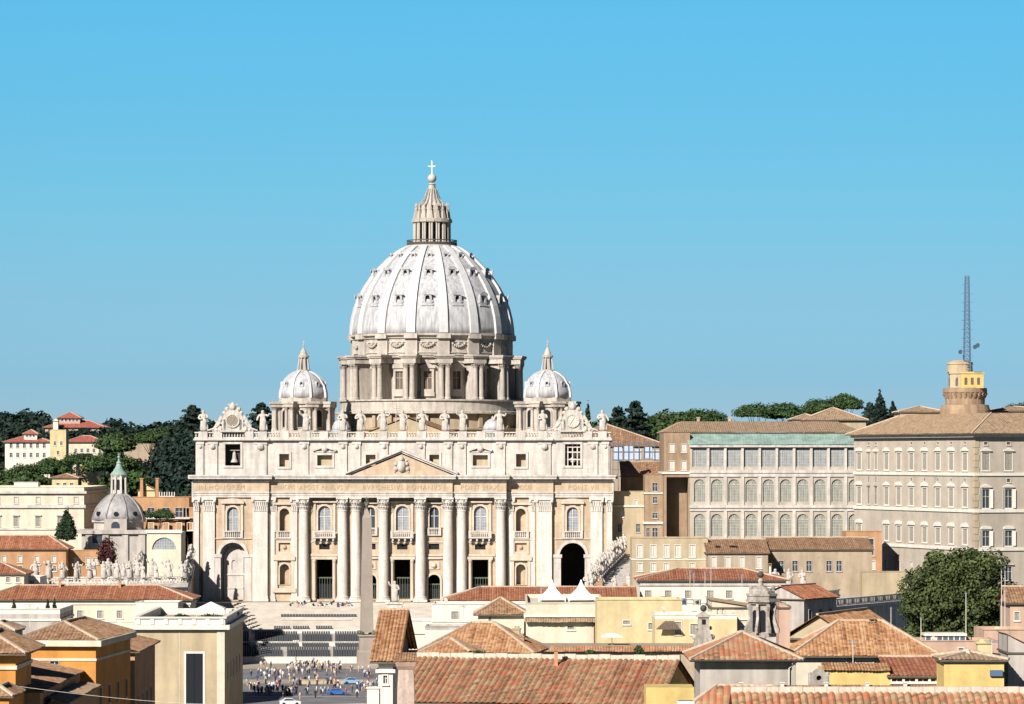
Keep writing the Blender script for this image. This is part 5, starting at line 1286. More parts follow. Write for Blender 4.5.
# loggia palace
M['loggia_wall']=stone('loggia_stucco',(.50,.435,.35),.12,.3,.2,dirt=(.36,.30,.23),dirt_amt=.4)
d=955; x0,x1=PXB(690,864,d); z1=PZ(445,d); dep=48
lg=thing('loggia_palace','long palace with three storeys of glazed loggias under a green copper roof band','palace',(x0,d,GZ)); w_=x1-x0; hh=z1-GZ; T=.9
zl=lambda py: PZ(py,d)-GZ; ul=lambda px:(px-690)*d/F
bay=17.2; cent=[699.5+bay*k for k in range(10)]
hol=[]
for c in cent:
    if ul(c)+2.2>w_: continue
    hol+=[rect(ul(c),14.2*d/F,zl(467),zl(448)),arch(ul(c),11.2*d/F,zl(502),zl(479.3)),arch(ul(c),11.2*d/F,zl(536.5),zl(514))]
g=MB(); g.plate(rect(w_/2,w_,0,hh),hol,0,T); g.box(0,T,T,dep,0,hh); g.box(w_-T,w_,T,dep,0,hh); g.box(T,w_-T,dep-T,dep,0,hh); g.box(T,w_-T,T,dep-T,hh-.4,hh-.01)
for py in (472,508,541): g.box(T,w_-T,T,8,zl(py)-.2,zl(py)+.2)
g.box(T,w_-T,8,8.4,0,hh-.4)
wl=g.build('wall',M['loggia_wall'],lg)
LGm=grid_glass('loggia_glazing_upper',(.27,.285,.285),(.40,.41,.39),.58,.8,.11); LGa=grid_glass('loggia_glazing_arch',(.25,.255,.215),(.40,.40,.345),.5,.8,.11)
for c in cent:
    if ul(c)+2.2>w_: continue
    for (wd,a,b_,ar) in ((14.2,467,448,False),(11.2,502,479.3,True),(11.2,536.5,514,True)):
        ww=wd*d/F; sh=arch(0,ww+.02,0,zl(b_)-zl(a),10) if ar else rect(0,ww+.02,0,zl(b_)-zl(a))
        key=('loggia',wd,a)
        if key not in WCACHE:
            m_=MB(); m_.plate(sh,[],.4,.46,0)
            if ar:
                r_=ww/2; zs=zl(b_)-zl(a)-r_
                m_.box(-r_,r_,.3,.4,zs-.08,zs+.08,1)
                for q in range(1,5): an=PI*q/5; m_.bar((0,.36,zs),(r_*math.cos(an),.36,zs+r_*math.sin(an)),.1,.08,1)
                m_.lathe([(0.01,0)],4) if False else None
            for q in (-1,0,1): m_.box(q*ww*.25-.05,q*ww*.25+.05,.32,.4,0,(zl(b_)-zl(a))*(.55 if ar else 1),1)
            o_=m_.build('window',[LGm if not ar else LGa,M['trav_light']]); WCACHE[key]=o_.data; bpy.data.objects.remove(o_)
        link('window',WCACHE[key],lg,(ul(c),0,zl(a)))
g=MB()
for c in [699.5+bay*(k-.5) for k in range(11)]:
    u=ul(c)
    if u<.3 or u>w_-.3: continue
    for a,b_,pw in ((470,447.2,.32),(505,476.8,.42),(541,511,.42)): g.box(u-pw,u+pw,-.3,-.003,zl(a),zl(b_))
g.build('pilasters',M['trav_light'],lg)
g=MB()
for a,b_,pr in ((447.2,445,.7),(473,470,.6),(476.8,473,.35),(508,505,.6),(511,508,.3),(543,541,.4)): g.box(-pr*.3,w_+.1,-pr,-.004,zl(a),zl(b_))
for c in cent:
    u=ul(c)
    if u+2.2>w_: continue
g.build('cornice',M['trav_light'],lg)
g=MB(); g.slope((-.6,-.9,zl(444.6)),(w_,-.9,zl(444.6)),(w_,7,zl(444.6)+3.2),(-.6,7,zl(444.6)+3.2),.8,.04); g.build('copper_roof',M['copper'],lg)
g=MB(); rg=MB(); g.xf=Matrix.Translation((-7,7.0,0)); g.slope((0,-1,zl(432)),(w_+7,-1,zl(432)),(w_+2,14,zl(432)+3.0),(6,14,zl(432)+3.0),.6,.09); g.slope((0,dep,zl(432)),(0,-1,zl(432)),(6,14,zl(432)+3),(6,dep,zl(432)+3),.6,.09); g.poly([(6,14,zl(432)+3),(w_+2,14,zl(432)+3),(w_+2,dep,zl(432)+3),(6,dep,zl(432)+3)]); ro=g.build('roof',M['tile_tan'],lg)
g=MB(); g.box(-6.9,w_,6.1,dep,zl(432)-.35,zl(432)-.05); g.box(.1,w_-.1,7.01,dep-.5,hh+.001,zl(432)-.36); g.build('eaves',M['shutter_dark'],ro)
for px in (703,735): g=MB(); g.box(ul(px)-.4,ul(px)+.4,24,24.8,zl(432)+2.8,zl(417)); g.box(ul(px)-.55,ul(px)+.55,23.9,24.9,zl(417),zl(416)); g.build('chimney',M['tan'],ro)
H('roof_pavilion','tan pavilion with pyramid tile roof above the loggia palace',806,866,420,1010,20,'tan_pale',('hip',3.6,.8,'tile_tan'),z0=PZ(436,1010))
H('roof_pavilion','small low roofed block beside the pyramid roofed pavilion',792,822,419.5,1022,12,'grey_wall',('hip',1.6,.4,'tile_tan'),z0=PZ(432,1022))
# the papal palace on the right, turned so that two fronts show
CXP,CYP,PZ0=PX(975,850),850.0,GZ
us=[q*67/55 for q in (2.6,7.2,10.6,15.6,21.3,27.1,33.1,39.0,44.8,50.8)]
lw=[]
for k,u in enumerate(us):
    sm=k in (1,2); alt='tri' if k%2 else 'seg'
    lw.append((u,47.4,2.3 if not sm else 1.5,4.1,alt)); lw.append((u,38.6,2.3 if not sm else 1.3,4.3,alt if not sm else 'hooddark')); lw.append((u,29.6,2.3 if not sm else 1.2,3.6 if not sm else 1.8,'seg' if not sm else 'plain'))
    if k>2: lw.append((u,21.5,1.6,3.0,'pale'))
    if k in (1,2): lw.append((u,44.0,.8,1.5,'attic'))
    elif k>4: lw.append((u,44.6,.8,.7,'attic'))
    if k not in (0,3,4): lw.append((u,53.6,.9,.6,'attic'))
rw=[]
for k,u in enumerate((2.9,9.0,15.1,21.2,27.3)):
    alt='tri' if k%2 else 'seg'
    rw+= [(u,47.4,1.9,4.1,'tri'),(u,38.3,1.9,4.5,'triopen'),(u,29.2,1.9,3.6,'segopen'),(u,21.0,1.7,3.2,'hooddark')]
    rw+= [(u,53.5,1.0,.6,'attic')]+([(u,44.5,.9,.8,'attic')] if k else [])
r=house('papal_palace','large rotated stucco palace with rows of hooded windows under a low tiled roof','palace',CXP,CXP+40,CYP,CYP+67,GZ,45.2,'palace',('ring',5.0,1.8,'tile_tan'),rw,lw,(),bands=[(46.0,.75,.3),(37.2,.8,.3),(28.0,.8,.3)],cornice=1.0,rz=R(20.0),trim='white',pitch=.7)
g=MB()
for k in range(34): 
    b_=1.1 if k%2 else .75
    g.box(-.12,b_,-.12,-.004,k*1.6+.05,k*1.6+1.5); g.box(-.125,-.004,-.003,b_,k*1.6+.05,k*1.6+1.5)
g.build('corner_quoins',M['tan_pale'],r)
H('roof_pavilion','low tiled block on the palace roof left of the round tower',900,946,412,905,14,'tan_pale',('hip',1.5,.5,'tile_tan'),z0=PZ(428,905))
H('roof_pavilion','low tiled block on the palace roof right of the round tower',990,1050,411,915,14,'tan_pale',('hip',1.2,.5,'tile_tan'),z0=PZ(428,915))
# observatory tower on the palace roof and its mast
d=905; X=PX(965,d); zt=lambda py: PZ(py,d)
tw=thing('round_tower','round brick tower with corbelled ring and yellow turret on the palace roof','tower',(X,d,0))
k_=d/F
g=MB(); g.lathe([(26*k_,zt(425)),(25*k_,zt(410)),(23.5*k_,zt(405)),(19.6*k_,zt(404.5)),(19.9*k_,zt(398)),(21.3*k_,zt(393)),(22*k_,zt(392.5)),(22*k_,zt(388.5)),(20.3*k_,zt(388)),(20.3*k_,zt(389))],32)
tb=g.build('drum',M['brick'],tw)
g=MB()
for j in range(26):
    a=2*PI*j/26; g.bar((20.0*k_*math.cos(a),20.0*k_*math.sin(a),zt(398)),(22.2*k_*math.cos(a),22.2*k_*math.sin(a),zt(393)),.5,.3); g.box(20.6*k_*math.cos(a)-.25,20.6*k_*math.cos(a)+.25,20.6*k_*math.sin(a)-.25,20.6*k_*math.sin(a)+.25,zt(396),zt(394))
g.build('corbels',M['brick'],tb)
g=MB(); g.prism([(17*k_*math.cos(R(22.5+45*j)),17*k_*math.sin(R(22.5+45*j))) for j in range(8)],zt(389.5),zt(374)); g.prism([(18*k_*math.cos(R(22.5+45*j)),18*k_*math.sin(R(22.5+45*j))) for j in range(8)],zt(374),zt(372)); tu=g.build('turret',M['tan_pale'],tw)
g=MB(); g.box(-1.7,4.1,-4.8,-3.2,zt(388.5),zt(374)); g.box(-1.9,4.3,-5.0,-3.1,zt(374),zt(373)); g.build('turret_bay',M['yellow_strong'],tu)
for q in (-.4,1.2,2.8): m_=MB(); m_.box(q-.35,q+.35,-4.86,-4.8-.003,zt(385),zt(378)); m_.build('window',M['shutter_dark'],tu)
for j in range(8):
    m_=MB(); m_.plate(arch(0,1.3,zt(386),zt(377.5),6),[],-4.1-.0,-3.98); o_=m_.build('window',M['shutter_dark'],tu); o_.rotation_euler=(0,0,R(45*j+11))
g=MB(); g.lathe([(13*k_,zt(372)),(12.5*k_,zt(365)),(13.2*k_,zt(364.5)),(13*k_,zt(362.5)),(7*k_,zt(360.5)),(.5,zt(360))],20,-1.3,0); g.build('cupola',M['tan_pale'],tw)
d2=903; zt2=lambda py: PZ(py,d2); g=MB(); X2=PX(967,d2)
n=22; z_a,z_b=zt2(374),zt2(276); ww=[.85-.4*j/n for j in range(n+1)]
for j in range(n):
    za,zb=z_a+(z_b-z_a)*j/n,z_a+(z_b-z_a)*(j+1)/n; a,b_=ww[j],ww[j+1]
    ca=[(-a,-a),(a,-a),(a,a),(-a,a)]; cb=[(-b_,-b_),(b_,-b_),(b_,b_),(-b_,b_)]
    for q in range(4):
        g.tube((*ca[q],za),(*cb[q],zb),.13,.13,5); p=(q+1)%4; g.tube((*ca[q],za),(*cb[p],zb),.08,.08,4); g.tube((*cb[q],zb),(*cb[p],zb),.08,.08,4)
    if j%2==0:
        for q in (-1,1): g.tube((q*a,-a,za),(q*(a+.9),-a-.3,za),.06,.06,4)
ms=thing('radio_mast','tall blue grey lattice radio mast rising from the round tower','antenna',(X2,d2,0)); g.build('lattice',M['steel'],ms)
for q,z in ((1.9,347),(2.6,345.5),(-1.8,352)):
    m_=MB(); m_.lathe([(.6,0),(.48,.18),(.1,.28)],14); o_=m_.build('dish',M['steel'],ms); o_.location=(q,-1.0,zt2(z)); o_.rotation_euler=(R(-80),0,R(20))
H('palace_annex','orange annex with dark arch tucked against the foot of the papal palace',846,882,534,880,12,'orange_pale',('flat',.6,0,'orange_pale'),W(880,846,GZ,[(868,539,555,11)],'plain')+W(880,846,GZ,[(861,561,569,4),(873,561,569,4)],'white')+W(880,846,GZ,[(852,548,556,3)],'plain'))
# fronts below the loggias
d=842
H('house','pale yellow block with five white shuttered windows below the dark palace recess',632,708,541,d,14,'tan_pale',('flat',.7,0,'tan_pale'),W(d,632,GZ,[(p,545,556.5,5.5) for p in (640,653.5,666.5,678,692.5)],'white')+W(d,632,GZ,[(p,563,571,5) for p in (640,653.5,666.5,692.5)],'white'),bands=[(PZ(560,d)-GZ,.3,.12)])
d=832
o=H('house','low house with dull brown roof and small dormer vents beside the five window block',708,768,553,d,13,'tan',('shed_back',2.9,.5,'tile_brown'),W(d,708,GZ,[(p,557,568,5) for p in (714,728,742,759)],'white'))
for px in (719,733,736): m_=MB(); m_.box(-.5,.5,-.4,.6,0,.7); q=m_.build('dormer',M['dark'],o); q.location=((px-708)*d/F,5,PZ(553,d)-GZ+.9)
H('house','long low tan house with brown roof below the glazed loggias',768,872,549.5,838,14,'tan',('shed_back',2.5,.5,'tile_brown'),W(838,768,GZ,[(p,561,571,5) for p in (781,795,809,829,839)],'plain'))
H('terrace_wall','low tan retaining wall in front of the papal palace',862,905,574,830,6,'tan_pale',('flat',.5,0,'tan_pale'))
# ================================================================== NEAR HOUSES
# ---- left
d=720
fw_=W(d,-20,GZ,[(p,610.5,618,5.6) for p in (-10,80,100,119.5)],'shut')
o=H('house','long cream house with a long red tiled roof behind the corner building with parapet',-20,190,599.5,d,14,'cream',('hip',2.6,.8,'tile_red'),fw_,bands=[(PZ(604.5,d)-GZ,.35,.2),(PZ(622,d)-GZ,.3,.12)],trim='white')
H('house','white annex block before the long red roofed house with a shuttered window',136,178,605,708,11,'white',('flat',.5,0,'white'),W(708,136,GZ,[(153,612,619,6)],'shut'))
d=655
H('terrace_house','flat white topped terrace block with plants, left of the three shuttered windows',-30,60,614,d,20,'grey_wall',('flat',.9,0,'white'),bands=[(PZ(621,d)-GZ,.4,.2)])
for px,hp,lab in ((14,13,'small potted cypress at the outer end of the terrace'),(48,13,'small potted cypress on the terrace, first of the close pair'),(54.5,14.5,'small potted cypress on the terrace, second of the close pair')):
    Hm=hp*658/F; plant('potted_cypress',lab,'shrub',(PX(px,658),658,PZ(612.5,658)),cypress(int(px)+50,Hm,1.1,n=500,leaf=.13))
def bush(name,label,loc,rx,ry,rz,mat='leaf_oak',n=700,leaf=.18,seed=0,cat='bush',group=None):
    rd=random.Random(seed+91); bl=[(0,0,rz,rx,ry,rz)]+[(rd.uniform(-.6,.6)*rx,rd.uniform(-.6,.6)*ry,rz*rd.uniform(.8,1.4),rx*.5,ry*.5,rz*.55) for _ in range(5)]
    g=MB(); leaves(g,bl,n,leaf,rd,.5); o=g.build('foliage',M[mat]); me=o.data; bpy.data.objects.remove(o)
    g=MB(); g.tube((0,0,-.2),(0,0,rz),.08,.04,6); g.tube((0,0,.1),(rx*.4,0,rz),.05,.03,5); t=g.build('stem',M['bark']); tm=t.data; bpy.data.objects.remove(t)
    r=thing(name,label,cat,loc,0,group); link('foliage',me,r); link('stem',tm,r); return r
for px,wd,hp,lab in ((27,8,3.5,'low round bush on the terrace beside the lone potted cypress'),(37,14,5,'wider low bush on the terrace before the pair of cypresses')):
    k=658/F; bush('bush',lab,(PX(px,658),658,PZ(612.5,658)),wd*k/2,.7,hp*k*.45,seed=px)
# corner building with parapet and the tall dark window
d=650; x0,x1=PXB(135,225,d)
o=H('corner_building','pale corner building with white parapet and one tall dark window, its side wall in shade',135,225,625,d,43,'tan_pale',None,
  [((194.5-135)*d/F,PZ(720,d)-GZ,17*d/F,(720-653.5)*d/F,'black')],right=[(6+7*k,9.5,1.6,3.2,'shut') for k in range(5)],cornice=.9,trim='white')
g=MB(); h_=PZ(625,d)-GZ; w_=x1-x0
for a in ((0,w_,0,.5),(w_-.5,w_,.5,43),(0,.5,.5,43),(.5,w_-.5,42.5,43)): g.box(a[0],a[1],a[2],a[3],h_+.002,h_+1.2)
g.box(-.3,w_+.3,-.3,.6,h_+1.2,h_+1.5); g.box(w_-.6,w_+.3,.6,43.2,h_+1.2,h_+1.5); g.box(-.3,.6,.6,43,h_+1.2,h_+1.5)
for k in range(7): x=.6+k*(w_-1.2)/6; g.box(x-.35,x+.35,-.15,-.003,h_+.1,h_+1.19)
g.build('parapet',M['white'],o)
g=MB()
for x in (w_-.75,): g.box(x-.7,x+.7,-.2,-.005,0,h_-1.0)
g.box(w_*.5-.06,w_*.5+.06,-.06,-.006,0,h_-1.0); g.build('corner_pilaster',M['cream'],o)
dd=668; g=MB(); X=PX(211,dd); zb=PZ(625,650)
te=thing('canopy_tent','small white pyramid canopy on the roof terrace of the corner building','tent',(X,dd,zb))
g=MB(); g.frus(0,0,5.3,4.4,2.3,.25,.25,3.5); g.box(-2.65,2.65,-2.2,2.2,2.05,2.3); g.build('canopy',M['canvas'],te)
for sx in (-1,1):
    for sy in (-1,1): g=MB(); g.tube((sx*2.5,sy*2.05,0),(sx*2.5,sy*2.05,2.1),.06,.06,6); g.build('pole',M['white'],te)
k=660/F
for px,wd,lab in ((181,16,'dark green hedge bush on the corner building terrace, left of the small canopy'),(211,26,'long low hedge under the small white canopy'),(234,10,'dark hedge at the shaded end of the corner building terrace')):
    dq=664 if px!=234 else 680
    bush('hedge',lab,(PX(px,dq),dq,PZ(625,650)),wd*k/2,.8,.75,'leaf_cypress',700,.16,px)
# orange palace with hipped roof
d=480; x0=PX(16,d); X1=PX(97,d)
o=house('orange_house','tall orange house with cream cornice, hipped brown roof and one shaded side','building',x0,X1,d,d+24,GZ,15.0,'orange',('hip',2.2,.5,'tile_brown'),
  W(d,16,GZ,[(55,661,671,8.5)],'plain')+W(d,16,GZ,[(35,661,671,8.5)],'plain'),right=[(3+6*k,z,1.3,2.4,'attic') for k in range(4) for z in (17,11)],bands=[(23.2,.35,.12)],cornice=.9,trim='cream',rz=R(-5))
chimney(o,4.2,6,26.5,1.1,1.3,'brick')
house('house','small brown roofed house tucked behind the shaded side of the tall orange house','building',-64,-54.2,510,539,GZ,11.8,'orange_pale',('shed_left',2.6,.8,'tile_brown'),right=[(5+6*k,14,1.2,2,'attic') for k in range(4)])
H('house','small house with low grey roof at the outer edge above the dark eaves',-20,14,631,452,8,'grey_wall',('hip',1.0,.3,'tile_tan'))
x0=PX(-40,430)
o=house('orange_house','orange house cut by the frame edge with wide dark eaves','building',x0,PX(15.5,430),430,444,GZ,16.0,'orange',('hip',2.4,1.5,'tile_brown'),W(430,-40,GZ,[(-14,660,690,6)],'shut'),right=[(4,18,1.2,2.2,'plain'),(9,18,1.2,2.2,'plain')],bands=[(25,.5,.2)],trim='cream')
x0=-64.8; 
o=house('house','low house with plain brown lean-to roof between the two orange houses','building',-66.5,-58.2,438,478.5,GZ,10.9,'orange_pale',('shed_left',2.0,.5,'tile_brown'),W(438,0,0,[],'plain'),right=[(8+8*k,16,1.2,2,'plain') for k in range(4)])
chimney(o,3.2,22,22.2,1.0,1.3,'brick'); chimney(o,2.4,12,22.4,.8,1.0,'brick')
house('roof_canopy','narrow sloping tiled canopy beside the low brown lean-to roof','roof',-57.3,-55.2,441,474,GZ,9.3,'orange_pale',('shed_left',.5,.3,'tile_tan'))
H('house','corner of a low tiled house at the lower frame edge',-12,9,696,405,8,'orange',('hip',1.0,.6,'tile_brown'))

# ---- middle
d=720
o=H('house','long low house with dull red roof in front of the basilica porch',446,634,600.5,d,14,'white',('hip',2.5,.7,'tile_red'),W(d,446,GZ,[(p,603,606,3) for p in (500,520,536)],'dark'),bands=[(PZ(603,d)-GZ,.3,.15)])
chimney(o,31,8,PZ(592,d)-GZ,.8,1.2); chimney(o,36.5,6,PZ(593,d)-GZ,.9,1.3)
d=668
H('house','white flat roofed house with one small dark window left of the little hipped roof',432,528,607,d,14,'white',('flat',.5,0,'white'),W(d,432,GZ,[(455,611.5,619,7)],'shut'),bands=[(PZ(622,d)-GZ,.3,.15)])
H('terrace_house','low white terrace block with ledges below the small statue of the square',400,436,625,690,12,'white',('flat',.8,0,'white'),bands=[(PZ(634,690)-GZ,.4,.25)])
H('house','white block with low parapet beside the hipped orange roof',425,470,630,640,10,'white',('flat',.6,0,'grey_wall'),W(640,425,GZ,[(449,633,640,3),(456,633,640,3)],'dark'))
H('house','small pavilion with brown hipped roof between white house and white tents',478,524,614.5,655,9.5,'cream',('hip',2.9,.9,'tile_brown'),W(655,478,GZ,[(490,617,622,3)],'shut'))
for k,(px,lab) in enumerate(((552,'white peaked tent, the one closer to the small hipped pavilion'),(581,'white peaked tent, the one closer to the deep dark archway'))):
    dd=672; kk=dd/F; zb=PZ(607,dd); te=thing('peaked_tent',lab,'tent',(PX(px,dd),dd,zb),R(4*k))
    hw=13.6*kk; g=MB(); pr=[(hw,PZ(597,dd)-zb),(hw*.62,PZ(593.5,dd)-zb),(hw*.3,PZ(588.5,dd)-zb),(hw*.1,PZ(583,dd)-zb),(.05,PZ(579.5,dd)-zb)]
    i=[]
    for r_,z_ in pr: i.append(g.add([(-r_,-r_,z_),(r_,-r_,z_),(r_,r_,z_),(-r_,r_,z_)]))
    for a,b_ in zip(i,i[1:]):
        for q in range(4): g.face((a+q,a+(q+1)%4,b_+(q+1)%4,b_+q))
    for q in range(4):
        c_=[(-hw,-hw),(hw,-hw),(hw,hw),(-hw,hw)]; p,q2=c_[q],c_[(q+1)%4]; z_=pr[0][1]
        m1=[(p[0]+(q2[0]-p[0])*t/6,p[1]+(q2[1]-p[1])*t/6) for t in range(7)]
        lo=[z_-.35-(.25 if t in(0,6) else 0) for t in range(7)]
        a=g.add([(x,y,z_) for x,y in m1]); b_=g.add([(x,y,l) for (x,y),l in zip(m1,lo)])
        for t in range(6): g.face((b_+t,b_+t+1,a+t+1,a+t))
    g.build('canopy',M['canvas'],te)
    for sx in (-1,1):
        for sy in (-1,1): g=MB(); g.tube((sx*hw*.97,sy*hw*.97,0),(sx*hw*.97,sy*hw*.97,pr[0][1]),.09,.09,6); g.build('leg',M['canvas'],te)
d=645
y1=H('yellow_house','long pale yellow house with flat terrace carrying the two white tents',526,606,607.5,d,44,'cream',('flat',.7,0,'cream'),W(d,526,GZ,[(571,626,629.5,7)],'shut'),bands=[(PZ(617,d)-GZ,.3,.4)])
g=MB(); g.slope((-.3,-1.2,PZ(622,d)-GZ),((606-526)*d/F-1,-1.2,PZ(622,d)-GZ),((606-526)*d/F-1,-.01,PZ(618,d)-GZ),(-.3,-.01,PZ(618,d)-GZ),.45,.08); g.build('tile_coping',M['tile_tan'],y1)
g=MB(); x=(594-526)*d/F; g.tube((x,-.15,5),(x,-.15,PZ(623,d)-GZ),.1,.1,6); g.build('drain_pipe',M['orange_pale'],y1)
d=628
y2=H('yellow_house','tall plain yellow house with a single small dark vent window',597,682,603.5,d,14,'yellow',('flat',.6,0,'yellow'),W(d,597,GZ,[(626.5,620.5,624,6.5)],'shut')+W(d,597,GZ,[(652,623,629,7)],'shut'))
H('roof_strip','narrow strip of red tiled roof behind the plain yellow house',594,636,600,690,8,'tan',('shed_back',2.2,.3,'tile_red'))
y3=H('yellow_house','lower yellow house with a dark open doorway and lean-to awning behind the ball topped finial',655,737,619,612,13,'yellow',('flat',.7,0,'white'),W(612,655,GZ,[(678,622,634,6.5),(694,624,634,7)],'shut'))
g=MB(); x=(667-655)*612/F; g.slope((x-2,-1.6,PZ(629,612)-GZ),(x+2.2,-1.6,PZ(629,612)-GZ),(x+1.2,0,PZ(621,612)-GZ),(x-.4,0,PZ(621,612)-GZ),.3,.05); g.build('awning',M['shutter_dark'],y3)
H('yellow_house','pale yellow house with sloping ledges left of the stone church lantern',712,752,607,622,14,'cream',('shed_left',1.2,.4,'tile_tan'),W(622,712,GZ,[(718,608.5,614,2.4),(723,608.5,614,2.4)],'pale'),bands=[(PZ(620,622)-GZ,.3,.25),(PZ(626,622)-GZ,.25,.15)])
# parasol and table on the yellow terrace
dd=606; kk=dd/F; zb=PZ(647,dd)
pa=thing('parasol','white flat parasol standing before the plain yellow house','parasol',(PX(612,dd),dd,zb)); g=MB(); g.frus(0,0,3.6,3.6,1.9,1.2,1.2,2.35); g.box(-1.8,1.8,-1.8,1.8,1.75,1.9); g.build('canopy',M['canvas'],pa); g=MB(); g.tube((0,0,0),(0,0,2.0),.06,.05,6); g.box(-.4,.4,-.4,.4,0,.08); g.build('pole',M['white'],pa)
te=thing('terrace_wall','low terracotta coped terrace wall behind the large near tiled roof','wall',(PX(520,590),590,GZ)); w_=(740-520)*590/F
g=MB(); g.box(0,w_,0,22,0,PZ(650,590)-GZ); g.build('wall',M['tan'],te); g=MB(); g.slope((0,-.8,PZ(651.5,590)-GZ),(w_,-.8,PZ(651.5,590)-GZ),(w_,.5,PZ(646.5,590)-GZ),(0,.5,PZ(646.5,590)-GZ),.45,.09); g.build('tile_coping',M['tile_mix'],te)
for px,py,wd,hp,lab in ((477,655,24,8,'low green weeds along the gutter below the orange hipped roof'),(639,656,10,14,'round green shrub at the roof edge between the near tiled roof and church lantern house'),(652,657,16,6,'low trailing greenery beside the round shrub on the roof edge'),(590,652,10,5,'small green tuft on the terracotta coped wall')):
    dd=470 if px<500 else 468; kk=dd/F; bush('shrub',lab,(PX(px,dd),dd,PZ(py+3,dd)),wd*kk/2,.6,hp*kk*.5,'leaf_pine',600,.13,px)
# orange hipped roof, turned
o=house('house','wide house with orange hipped tile roof and deep shaded eaves','building',PX(424,512),PX(424,512)+15.2,512,524,GZ,11.6,'cream',('hip',4.0,1.1,'tile_orange'),row(4,2,13,19,1.0,1.6,'shut'),rz=R(-9))
chimney(o,12.2,8.5,22.6,1.0,2.9,'tan_pale'); chimney(o,13.4,5.5,22.6,.8,2.0,'brick')
o2=house('house','small orange roofed wing in front of the wide hipped roof','building',PX(418,505),PX(418,505)+8,503,511,GZ,11.5,'cream',('hip',2.4,.8,'tile_orange'),rz=R(-9))
# tall narrow gabled house with steep roof
x0,x1=PX(378,400),PX(392.5,400)
o=house('narrow_house','narrow white house with long steep orange tiled roof and dark gable end','building',x0,x1,401,424,GZ,16.7,'white',('gable_x',5.3,.95,'tile_orange'),W(400,378,GZ,[(385,676,684,4)],'dark'),pitch=.4,amp=.11,bands=[(26.4,.4,.3)],rz=R(-3.0))
for c_ in o.children_recursive:
    if c_.name.startswith('eaves'): c_.data.materials[1]=M['shutter_dark']  # gable end coloured dark brown to paint in its shade
H('roof_hut','small white plastered block beneath the narrow white house',367,379,690,392,4,'white',('flat',.15,0,'white'))
# the big near roof
rzn=R(-12)
o=house('house','nearest long house with broad patched tile roof and pale mortar ridge','building',-16.0,18.2,441.0,471,GZ,9.35,'yellow_strong',('gable_x',4.8,.7,'tile_mix'),row(7,3,30,15,1.1,1.8,'shut'),rz=rzn,pitch=.72,amp=.2)
g=MB(); rx0,rx1=-.7,34.9
for k in range(24): g.box(rx0+k*(rx1-rx0)/24+.02,rx0+(k+1)*(rx1-rx0)/24-.02,14.6,15.4,25.0,25.62+.05*(k%3))
g.build('ridge_mortar',stone('cream_mortar',(.66,.56,.46),.15,1.2,.2),o)
# chimney stack with flared cap
dd=397; ck=thing('chimney_stack','flaking pinkish white chimney with flared cap beside the steep narrow roof','chimney',(PX(406,dd),dd,8.9))
kk=dd/F; z=lambda py:PZ(py,dd)-8.9
g=MB(); g.frus(0,0,19*kk,1.9,-19.9,17*kk,1.8,z(690)); g.frus(0,0,17*kk,1.8,z(690),15*kk,1.6,z(669)); g.build('shaft',stone('flaking_plaster',(.56,.44,.37),.2,1.1,.3,dirt=(.32,.2,.14),dirt_amt=.7),ck)
g=MB(); g.frus(0,0,16*kk,1.7,z(669),20*kk,2.2,z(665.5)); g.frus(0,0,19*kk,2.1,z(665.5),22*kk,2.5,z(661)); g.build('cap',M['pink'],ck)
g=MB(); g.slope((-12*kk,-1.35,z(661)),(12*kk,-1.35,z(661)),(10*kk,1.35,z(653.5)),(-10*kk,1.35,z(653.5)),.3,.06); g.box(-11*kk,11*kk,-1.2,1.2,z(661)+.002,z(661)+.15); g.build('cap_tiles',M['tile_brown'],ck)

# ---- right middle: red roofed house with aerials
d=700
o=H('house','white house with long red hipped roof behind the roof aerials',640,786,580,d,16,'white',('hip',2.0,.7,'tile_red'),W(d,640,GZ,[(p,590.5,598,6) for p in (648,668,688,710,729,752)],'shut'),bands=[(PZ(586,d)-GZ,.35,.2)],trim='grey_wall')
o=house('house','red roofed house in shade right of the white aerial house','building',PX(804,690),PX(804,690)+13.5,690,700,GZ,PZ(599,690),'grey_wall',('gable_x',2.4,.5,'tile_red'),row(3,2.5,11,19,1.1,1.8,'attic'),rz=R(57))
H('terrace_house','white terrace with low wall and roof clutter in front of the aerial house',655,722,606,680,12,'white',('flat',.5,0,'white'))
def antenna(px,py0,py1,d,label,arms=4):
    k=d/F; r=thing('aerial',label,'antenna',(PX(px,d),d,PZ(py1,d))); h=(py1-py0)*k; g=MB(); g.tube((0,0,-.5),(0,0,h),.06,.05,5); g.build('pole',M['shutter_white'],r)
    g=MB(); n=arms
    for j in range(n):
        z=h*(.97-.06*j); l=.9-.12*j; g.tube((-l,0,z),(l,0,z),.03,.03,4)
    g.tube((0,-.8,h*.9),(0,.9,h*.9),.03,.03,4); g.build('aerial_rods',M['steel'],r)
antenna(690,570,597,672,'roof aerial, outermost of the row before the red roof on the side of the basilica')
antenna(694,573,597,674,'short roof aerial right beside the outermost one')
antenna(705,572,600,670,'thick pole aerial in the middle of the row before the red roof',2)
antenna(711,566,600,676,'tallest roof aerial of the row before the red roof',6)
antenna(742,574,596,676,'lone thin aerial between the row of aerials and the church lantern')
rd=random.Random(12)
